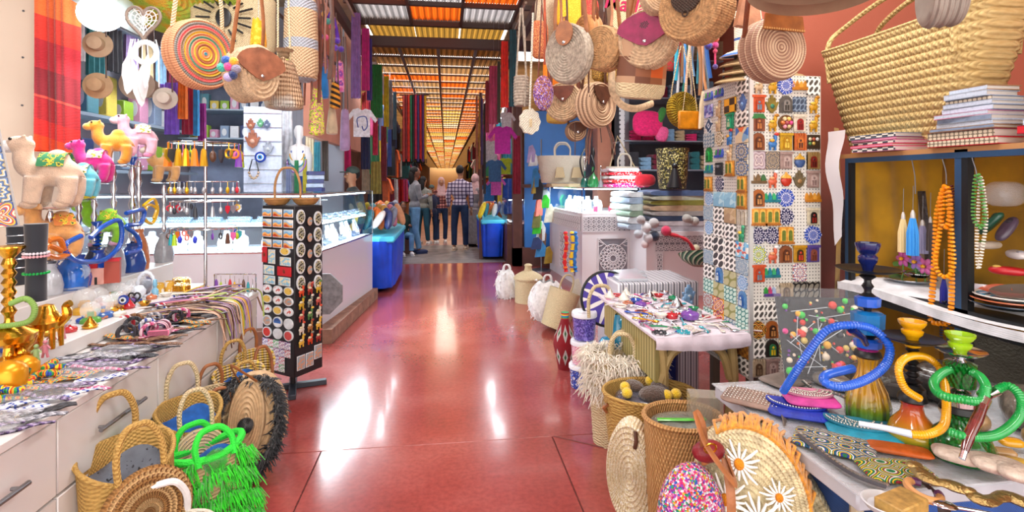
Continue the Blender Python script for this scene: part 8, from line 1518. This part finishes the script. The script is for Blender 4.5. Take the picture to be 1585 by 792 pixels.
O('wall_ledge',MB(mat('shelf_steel')).box(-3.5,-3.25,4.1,7.3,1.58,1.61).box(-3.5,-3.25,4.1,7.3,2.1,2.13).box(-3.5,-3.15,4.1,7.3,2.98,3.0),None,label='grey triple ledge on the side wall of the jewellery stall',cat='ledge')
def drape(w,h,m,folds=5,amp=.02,fr=0):
    q = MB(m); a2 = amp
    q.grid(lambda u,v: ((u-.5)*w*(1-.12*v*v),a2*sin(u*folds*2*pi)*(1-.4*v)-.012,-h*(1-v)),folds*6,8); q.grid(lambda u,v: ((.5-u)*w*(1-.12*v*v),a2*sin((1-u)*folds*2*pi)*(1-.4*v)+.012,-h*(1-v)),folds*6,8)
    if fr:
        q.use(black)
        for i in range(fr): x = (i/(fr-1)-.5)*w; q.tube([(x,0,-h),(x,0,-h-.08)],.006,4)
    return q
for k in range(10): nm,c1 = FC[k]; O('hanging_scarf',drape(.22,.42+.1*(k % 2),cloth('f_'+nm,c1),3,.015),None,(-3.2,4.4+k*.27,2.98),(0,0,pi/2),label='%s cloth hanging from the top side wall ledge, %s from the pillar' % (nm,ordn[k]),cat='cloth')
def scarf(lb,u,v0,v1,w_,Y,col,rz=0,fr=0,pat=None,folds=3,cat='scarf',nm='hanging_scarf'):
    a,b = at(u,v0,Y),at(u,v1,Y); m = cloth('sc'+col[1:]) if 'cloth_sc'+col[1:] in _M and not pat else (mat('scp'+lb[:12],col,.85,pat=pat) if pat else cloth('sc'+col[1:],col))
    return wire_up(O(nm,drape(px(w_,u,Y),a.z-b.z,m,folds,.015,fr),None,a,(0,0,rz),label=lb+(' on the hanging rail' if len(lb.split()) < 5 else ''),cat=cat),a,3.9 if Y > 5.6 else 3.93)
for a in (('lilac scarf, widest of the folded scarves behind the tan camel',266,128,208,20,5.4,'#8c5cd8'),('bright orange scarf in front of the crimson one',283,122,184,13,5.3,'#f07818'),('dark crimson scarf beside the orange scarf',293,128,208,20,5.45,'#a8103c'),('sky blue scarf beside the crimson scarf',304,136,210,8,5.4,'#2c98d8'),('magenta purple scarf at the end of the folded scarves',313,160,218,11,5.5,'#9c1488'),('second lilac scarf half behind the pale oval bag',252,130,160,8,5.45,'#9c74e0')): scarf(*a)
# jewellery panel and portrait card behind the case
p0,p1 = at(377,0,6.6),at(436,0,6.6); zz0,zz1 = at(400,297,6.6).z,at(400,165,6.6).z
t = thing('pendant_board','white hanging panel with hand-shaped pendants and an evil eye','display panel',((p0.x+p1.x)/2,6.6,zz0)); O('panel',MB(gloss_m('pnl','#d4daee',.4)).box(-(p1.x-p0.x)/2,(p1.x-p0.x)/2,0,.02,0,zz1-zz0),t)
for k in range(6): O('rail',MB(chrome).box(-(p1.x-p0.x)/2,(p1.x-p0.x)/2,-.008,0,.1+k*.17,.105+k*.17),t)
for u,v,s,a,b in ((388,192,1.6,'#9c5c44','#c89878'),(403,190,1.3,'#5c9c70','#98c8a8'),(413,192,1.3,'#5c6884','#98a0b8'),(391,215,2.6,'#a86850','#d8a088'),(415,228,1.9,'#a8acb8','#c8ccd4')):
    p = at(u,v,6.58); O('hand_pendant',cached('hp'+a,T_ham(a,b)),None,p,None,s*.95,label={388: 'small copper hand pendant on the white panel',403: 'green hand pendant on the white panel',413: 'slate blue hand pendant on the white panel',391: 'large copper hand pendant on the white panel',415: 'silver bell-shaped hand pendant on the white panel'}[u],cat='pendant')
p = at(403,243,6.57); O('evil_eye',MB(gloss_m('eb')).cyl((0,0,0),.065,.012,28,'y').use(gloss_m('ew')).cyl((0,-.005,0),.042,.012,24,'y').use(gloss_m('ebl2','#3c90e0')).cyl((0,-.010,0),.028,.010,20,'y').use(black).cyl((0,-.014,0),.013,.008,16,'y'),None,p,label='round blue evil-eye plaque on the white panel',cat='plaque')
p = at(393,262,6.57); m = MB(black).tube([(.05*cos(a)*(1-.2*sin(a)),0,.1*sin(a)) for a in [pi*i/10+pi for i in range(11)]]+[(.02,0,.12),(-.02,0,.12)],.006,5,True); m.use(gloss_m('beadk','#c8a888'))
for i in range(7): a = pi+pi*(i+.5)/7; m.ell((.055*cos(a),-.005,.09*sin(a)-.02),.016,8,6)
O('bib_necklace',m,None,p,label='dark bib necklace with tan beads on the white panel',cat='necklace')
t = thing('mannequin_bust','white mannequin bust with blue beaded necklaces behind the showcase','mannequin',at(463,230,6.9)); O('bust',MB(mat('mannequin_white','#f0eef0',.5)).lathe([(0,-.35),(.15,-.35),(.17,-.1),(.13,.02),(.04,.06),(.035,.12),(.06,.17),(.065,.23),(.04,.29),(0,.3)],24,sq=.7),t)
for i,c1 in enumerate(('#5c70b8','#e8b050','#4c9cb0','#a878c8')): O('necklace',MB(gloss_m('nk%d' % i,c1)).tube([((.07+.015*i)*cos(a),-.09-.012*i*(sin(a) < 0),-.03-.04*i+(.07+.03*i)*sin(a)) for a in [pi*k/12+pi for k in range(13)]],.010,6),t)
for i,(u,v0,v1,w_,c1,nn) in enumerate(((440,172,296,26,'#e8ecf4','white glossy card'),(480,205,300,14,'#f0e0c0','pale yellow shawl'),(491,220,298,10,'#2c98b0','teal shawl'),(466,250,298,7,'#2c60c8','blue cord bundle'),(472,246,298,6,'#e0d030','yellow cord bundle'),(459,248,298,6,'#2c9c60','green cord bundle'),(503,200,280,10,'#4c3c34','dark brown shawl'),(447,255,298,8,'#8890b8','grey-blue bead bundle'))): scarf(nn+' hanging behind the jewellery showcase',u,v0,v1,w_,6.95-.04*i,c1)
for i in range(5): p = at(519,293-i*6.4,6.3); O('jewellery_box',MB(gloss_m('jb%d' % (i % 2),('#2c3474','#c0c8e0')[i % 2],.5)).box(-.09,.09,-.07,.07,0,.045,.004),None,(p.x-.2,6.2,1.38+i*.047),(0,0,.1*i),label='%s jewellery box, %s from the bottom of the pile on the showcase' % (('navy','pale blue')[i % 2],ordn[i]),cat='box')
# ================================================================== CLOTHES ALONG THE PASSAGE
def tee(col,logo=None):
    def f():
        m = MB(cloth('t'+col[1:],col)); P = [(-.22,-.6),(.22,-.6),(.22,-.02),(.36,-.2),(.42,-.12),(.24,.14),(.10,.18),(.0,.13),(-.10,.18),(-.24,.14),(-.42,-.12),(-.36,-.2),(-.22,-.02)]
        m.poly(P,.05); return m
    return f
p = at(560,178,7.2); s_ = px(50,560,7.2)/.55; t = thing('t_shirt','white long t-shirt with blue hook-shaped print under the purple scarf','t-shirt',p,(0,0,.3),sc=s_*.62); O('shirt',cached('tee_w',tee('#e8ecf4')),t); O('print',MB(gloss_m('printblue','#2c4ca0',.6)).tube(spl([(-.10,-.035,-.35),(-.12,-.035,-.1),(.1,-.035,-.05),(.14,-.035,-.3),(.05,-.035,-.42),(0,-.035,-.3)],6),.014,6),t)
scz = [('long mauve scarf hanging from the roof-edge rail',551,20,152,15,6.9,'#8c6cb4'),('bright magenta scarf beside the mauve one',566,44,140,12,7.4,'#d0148c'),('violet-blue scarf behind the magenta scarf',572,60,155,8,7.6,'#3c2ca0'),('dark green scarf with grey striped lower half',583,100,182,18,8.2,'#1c7c34'),('yellow scarf with dark stripes',598,118,196,8,8.8,'#e0d018'),('grey scarf beside the yellow one',604,124,200,7,9.1,'#8c90a0'),('dark teal scarf',611,142,216,6,9.6,'#1c4c60'),
 ('hot pink blanket hanging low behind the seller',528,208,270,30,8.0,'#d82470'),('navy coat beside the white t-shirt',566,205,262,14,8.1,'#1c2858'),('raspberry scarf beside the navy coat',581,185,240,8,8.4,'#d81858'),('ochre checked blanket over the blue table',582,250,300,16,8.6,'#a8a050'),('beige checked blanket beside the ochre one',566,248,300,12,8.7,'#c8b8a0'),('maroon patterned scarf',594,195,280,9,8.9,'#881c38'),('cobalt scarf in the gap',603,200,258,6,9.3,'#2c60c0'),
 ('magenta-wine scarf, first on the blue door side',764,102,192,15,7.6,'#a8345c'),('dark green narrow scarf beside the magenta-wine one',772,95,190,5,7.4,'#2c3c20'),('flame red scarf hanging by the leaning pole',781,64,166,12,7.2,'#e8240c'),('deep teal scarf beside the flame red one',794,46,165,12,7.0,'#0c5c6c'),('crimson narrow scarf behind the magenta-wine one',754,125,205,6,8.2,'#a01030'),
 ('wine red cloth beside the blue door',800,210,300,12,9.0,'#a01438'),('rust scarf on the wooden rack',738,148,266,3.5,9.2,'#c87850'),('yellow scarf on the wooden rack',742,150,262,3,9.2,'#d8a020'),('violet scarf on the wooden rack',746,152,255,3.5,9.2,'#4c3890'),('black scarf on the wooden rack',750,160,300,4,9.2,'#181418')]
for a in scz: scarf(*a)
for i,c1 in enumerate(('#b83c30','#8c2c30','#e03018','#0c7850','#1c1c1c','#c01c4c','#3c3478','#c81818','#5c2c70','#e8b414')):
    scarf('long %s scarf with dark fringe in the central bunch' % ('brick','oxblood','scarlet','emerald','black','cherry','indigo','red','plum','golden')[i],625+i*3.7,148-(i % 3),250-(i % 2)*4,4.2,9.8,c1,.1*(i % 3),4,None,1)
O('scarf_rail',MB(steelb).tube([at(618,147,9.8),at(664,147,9.8)],.014,6),None,label='short rail carrying the central bunch of long scarves',cat='rail')
for c1,lb,u,v,Y,k,rz in (('#c028a0','magenta t-shirt hanging beside the blue door',778,205,8.6,.52,0),('#e8e8ec','white top below the flame red scarf',784,180,8.9,.35,.2),('#3c6c9c','blue-grey top below the magenta t-shirt',766,255,9.4,.45,0),('#e8e4e0','white shirt with a green sleeve side, behind the wooden rack',760,225,9.6,.45,0),('#c8d828','lime yellow top beside the white shirt',783,250,9.8,.35,0),('#e060b8','pink top hanging lower on the door side',768,280,10.0,.4,0),('#2878b8','azure top hanging low over the blue stall table',757,290,10.3,.4,0)):
    O('t_shirt',cached('tee_'+c1,tee(c1)),None,at(u,v,Y),(0,0,rz),k*1.15,label=lb,cat='t-shirt'); wire_up(bpy.data.objects[:][-1] if False else SC.collection.objects[-1],at(u,v,Y),3.5)
GC = [('red','#c01c28'),('navy','#1c2850'),('white','#e4e6ea'),('green','#1c6c40'),('orange','#e86420'),('pink','#d85090'),('black','#1c1c22'),('turquoise','#2c94a8'),('yellow','#e0c030'),('wine','#7c1838'),('blue','#2c58b0'),('beige','#c8b088')]
for sd,X,nmS in ((-1,-1.45,'scarf-bunch'),(1,1.28,'blue-table')):
    for tier,(z,wd) in enumerate(((3.15,'top'),(2.35,'middle'),(1.55,'low'))):
        for k in range(20):
            y = 9.9+k*.95+tier*.3; ci = (k*5+tier*3+(sd > 0)*4) % 12; nm,c1 = GC[ci]
            if k % 3 == 2: O('t_shirt',cached('tee_'+c1,tee(c1)),None,(X+rg.uniform(-.08,.1),y,z-.15),(0,0,sd*1.0+rg.uniform(-.3,.3)),label='%s t-shirt in the %s tier on the %s side, %s along' % (nm,wd,nmS,(ordn+['nineteenth','twentieth'])[k]),cat='t-shirt',grp='clothes along the passage')
            else: O('hanging_garment',cached('gm_%d' % ci,lambda: drape(.42,.72,cloth('gm'+nm,c1),3,.03)),None,(X+rg.uniform(-.08,.1),y,z),(0,0,sd*.9+rg.uniform(-.4,.4)),label='%s garment in the %s tier on the %s side, %s along' % (nm,wd,nmS,(ordn+['nineteenth','twentieth'])[k]),cat='garment',grp='clothes along the passage')
    for z in (3.18,2.38): O('clothes_rail',MB(steelb).tube([(X,9.6,z),(X,30,z)],.014,6),None,label='%s clothes rail on the %s side of the far passage' % ('upper' if z > 3 else 'lower',nmS),cat='rail')
O('wooden_rack',MB(brown).box(-.03,.03,-.03,.03,0,3.2),None,(at(744,0,9.95).x,9.95,0),label='tall brown wooden post of the scarf rack on the door side',cat='post')
# ---- stall tables with blue tarpaulin
tarp = mat('blue_tarp','#0c50e0',.45,vary=.2,vs=4,bump=lambda c: c.noise(7,3),bs=.6)
def stall(lb,x0,x1,y0,y1,h,lip='#48b8d8'):
    t = thing('stall_table',lb,'table',((x0+x1)/2,(y0+y1)/2,0)); w,d = (x1-x0)/2,(y1-y0)/2
    def f(u,v): a = 2*pi*u; e = .3; k = 1-.10*v+.02*sin(u*60); return (w*k*math.copysign(abs(cos(a))**e,cos(a)),d*k*math.copysign(abs(sin(a))**e,sin(a)),h-(h-.06)*v)
    O('tarp_skirt',MB(tarp).grid(f,80,8,True),t); O('tabletop',MB(mat('tarp_lip',lip,.5)).box(-w,w,-d,d,h-.02,h+.06,.02),t)
stall('blue tarpaulin stall table beside the glass showcase, with yellow shoes',-1.25,at(612,380,7.1).x,7.0,8.9,.70); stall('far blue tarpaulin table behind the first one on the showcase side',-1.45,-.85,9.0,10.6,.62,'#1c50d0'); stall('blue tarpaulin stall table in front of the narrow brown showcase',at(745,380,9.7).x,1.12,9.72,11.4,.70,'#2c70e0')
SCc = [('yellow','#f0d010'),('peach','#e8a878'),('orange','#f07828'),('white','#e8e4e0'),('pink','#e08098'),('grey','#8c94a8'),('teal','#3c90a0'),('wine','#8c2440'),('gold','#d8a848'),('navy','#2c3c78')]
def goods(n,x0,x1,y0,y1,z,where,s0=1.):
    for i in range(n):
        nm,c1 = SCc[(i*3+(i//5)) % 10]; x = x0+(x1-x0)*((i*.618) % 1); y = y0+(y1-y0)*i/n; O('pointed_slipper',cached('ps_'+nm,lambda: pillow(MB(gloss_m('psl'+nm,c1,.6)),.26,.10,.07,.9)),None,(x,y,z+.05+.12*s0),(rg.uniform(-.2,.2),-1.1+rg.uniform(-.3,.3),rg.uniform(0,6)),s0*rg.uniform(.9,1.3),label='%s pointed slipper on %s, %s from the front' % (nm,where,(ordn+['nineteenth','twentieth','twenty-first','twenty-second'])[i]),cat='slipper',grp='slippers on '+where)
goods(20,-1.15,-.72,7.15,8.8,.76,'the first blue tarpaulin table',1.15); goods(14,-1.35,-.9,9.1,10.5,.70,'the far blue tarpaulin table',1.4); goods(18,.72,1.1,9.8,11.3,.76,'the door-side tarpaulin table')
# ================================================================== PEOPLE
skin = mat('skin_tan','#b07c5c',.5); skind = mat('skin_brown','#8c5c44',.5); hairm = mat('hair_black','#120e0e',.7)
def person(lb,X,Y,H,rz,top,bot,hair='short',sk=skin,pose='stand',robe=False,lean=0.,shoe='#e8e4e0',zoff=0.,arm='fwd'):
    t = thing('person',lb,'person',(X,Y,zoff),(lean,0,rz),sc=H/1.75); b = MB(sk); sit = pose == 'sit'; hz = .94; d = .1
    if sit: hz = .45
    L = [((s*.09,0,hz),(s*.12,-.40 if sit else .02-.0,.47 if sit else .50),(s*.11,-.42 if sit else .06*s,.09)) for s in (-1,1)]; up = hz-.94
    sh_z = 1.42+up
    A = []
    for s in (-1,1):
        if arm == 'fwd' or (arm == 'one' and s > 0): A.append(((s*.19,0,sh_z),(s*.25,-.04,sh_z-.28),(s*.12,-.27,sh_z-.22)))
        else: A.append(((s*.19,0,sh_z),(s*.25,.04,sh_z-.29),(s*.24,-.02,sh_z-.55)))
    for hip,kn,an in L: b.tube([hip,kn,an],[.08,.052,.036],10); b.ell((an[0],an[1]-.06,.04),(.04,.12,.04),12,8)
    b.ell((0,0,hz+.05),(.155,.10,.13),16,10).ell((0,0,hz+.33),(.165,.105,.24),16,12).tube([(0,0,sh_z),(0,-.01,sh_z+.14)],[.06,.052],10)
    for a in A:
        b.tube(a,[.052,.040,.028],10); w = Vector(a[2]); dr = (w-Vector(a[1])).normalized(); b.ell(tuple(w+dr*.05),(.028,.032,.04),10,8)
        for k in range(4): q = w+dr*.08+Vector(((k-1.5)*.017,0,0)); b.tube([q,q+dr*(.05+.01*(k in (1,2)))+Vector((0,-.006,-.015))],.0095,6)
        b.tube([w+dr*.03,w+dr*.06+Vector((-.035 if a[0][0] > 0 else .035,-.01,0))],.011,6)
    hc_ = Vector((0,-.02,sh_z+.245)); b.ell(tuple(hc_),(.075,.092,.115),16,12).ell((0,-.112,hc_.z-.015),(.013,.022,.022),8,6).ell((0,-.06,hc_.z-.075),(.045,.045,.04),10,8)
    for s in (-1,1): b.ell((s*.078,0,hc_.z-.005),(.012,.02,.03),8,6)
    remesh(O('body',b,t),.013,3)
    e = MB(wf)
    for s in (-1,1): e.use(wf).ell((s*.03,-.098,hc_.z+.012),(.014,.009,.008),8,6).use(black).ell((s*.03,-.106,hc_.z+.012),(.006,.004,.006),6,5).tube([(s*.045,-.103,hc_.z+.035),(s*.015,-.11,hc_.z+.037)],.004,5)
    O('eyes',e,t); O('mouth',MB(mat('lips','#8c4844',.5)).ell((0,-.105,hc_.z-.055),(.024,.006,.007),10,6),t)
    c = MB(top); c.ell((0,0,hz+.05),(.172,.118,.12),16,10).ell((0,0,hz+.33),(.185,.122,.25),16,12).ell((0,0,sh_z),(.2,.085,.05),14,8)
    for a in A: c.tube([a[0],a[1],tuple(Vector(a[1]).lerp(Vector(a[2]),.82))],[.066,.055,.044],10)
    if robe: c.lathe([(.17,hz),(.21,.5),(.24,.08),(0,.08)],20)
    remesh(O('robe' if robe else 'shirt',c,t),.014,4)
    if not robe:
        c = MB(bot)
        for hip,kn,an in L: c.tube([hip,kn,(an[0],an[1],an[2]+.02)],[.098,.07,.058],12)
        c.ell((0,0,hz),(.165,.115,.11),16,10); remesh(O('trousers',c,t),.014,3)
    for hip,kn,an in L: O('shoe',cached('shoe'+shoe,lambda: MB(mat('shoe'+shoe,shoe,.6)).ell((0,-.055,.045),(.05,.135,.05),14,8).box(-.042,.042,-.17,.06,0,.02,.006)),t,(an[0],an[1],0))
    h = MB(hairm)
    if hair == 'short': h.ell((0,.015,hc_.z+.035),(.083,.095,.098),16,10)
    elif hair == 'long': h.ell((0,.015,hc_.z+.03),(.085,.1,.1),16,10).ell((0,.07,hc_.z-.10),(.085,.06,.17),14,10)
    elif hair == 'hijab': h = MB(cloth('hijab','#d0a8a8')); h.ell((0,.012,hc_.z+.015),(.095,.102,.125),16,12).lathe([(.09,sh_z+.2),(.12,sh_z+.06),(.19,sh_z-.12),(.1,sh_z-.16)],20,sq=.7)
    elif hair == 'cap': h.ell((0,.015,hc_.z+.02),(.08,.092,.09),16,10).use(mat('cap_green','#3c504c',.8)).ell((0,.0,hc_.z+.055),(.088,.1,.075),16,8).box(-.06,.06,-.17,-.07,hc_.z+.035,hc_.z+.05,.004)
    o = O('headscarf' if hair == 'hijab' else 'cap' if hair == 'cap' else 'hair',h,t)
    return t
def plaid(k,a,b,c2): return mat('plaid'+k,a,.85,pat=lambda c: c.mix(((c.x*13).frac()).lt(.3),c.mix(((c.z*13).frac()).lt(.3),a,b),c.mix(((c.z*13).frac()).lt(.3),b,c2)))
jl,jd = mat('jeans_light','#6c9cc8',.85,vary=.2),mat('jeans_dark','#1c3458',.85,vary=.2)
def pos(u,vf): p = az(u,vf,0); return p.x,p.y
x,y = pos(642,392); person('person with long dark hair, grey sweater and light blue jeans, seen sideways',x,y,1.76,1.9,cloth('greysweater','#8c8e96'),jl,'long',skind,shoe='#1c2c58')
x,y = pos(712,387); person('person in a dark plaid shirt and navy trousers, seen from behind',x,y,1.80,2.9,plaid('a','#c8c0d0','#5c4c70','#241c34'),jd,'short',skin,arm='side',shoe='#e0c8a8')
x,y = pos(736,381); person('person in a long grey robe beside the dark plaid shirt',x,y,1.62,2.2,cloth('robegrey','#8c8488'),jd,'hijab',skind,robe=True,shoe='#1c1c20')
x,y = pos(683,376); person('person in a pink headscarf and dark red plaid tunic',x,y,1.55,.1,plaid('b','#b87870','#581c24','#3c0c18'),jd,'hijab',skin,arm='one')
x,y = pos(668,377); person('young person in a navy cap and dark jacket beside the pink headscarf',x,y,1.38,.2,cloth('navyjkt','#242c50'),jd,'cap',skin,arm='side')
x,y = pos(655,378); person('person in an olive-grey top half hidden behind the grey sweater',x,y,1.58,2.6,cloth('olivetop','#8c9088'),mat('jeans_teal','#1c4c60',.85),'long',skin,arm='side')
x,y = pos(624,392); person('seated person in a green top and blue jeans by the far blue table',x,y,1.45,.3,cloth('greentop','#1c4034'),jl,'short',skind,'sit'); O('low_stool',MB(brown).box(-.16,.16,-.14,.14,0,.30,.01),None,(x,y+.02,0),label='low brown stool under the seated person in jeans',cat='stool')
p = at(545,270,7.15); person('seller in a green cap and dark top behind the glass showcase',p.x,7.2,1.66,-1.0,cloth('darktop','#2c3c40'),jd,'cap',skin,arm='side')
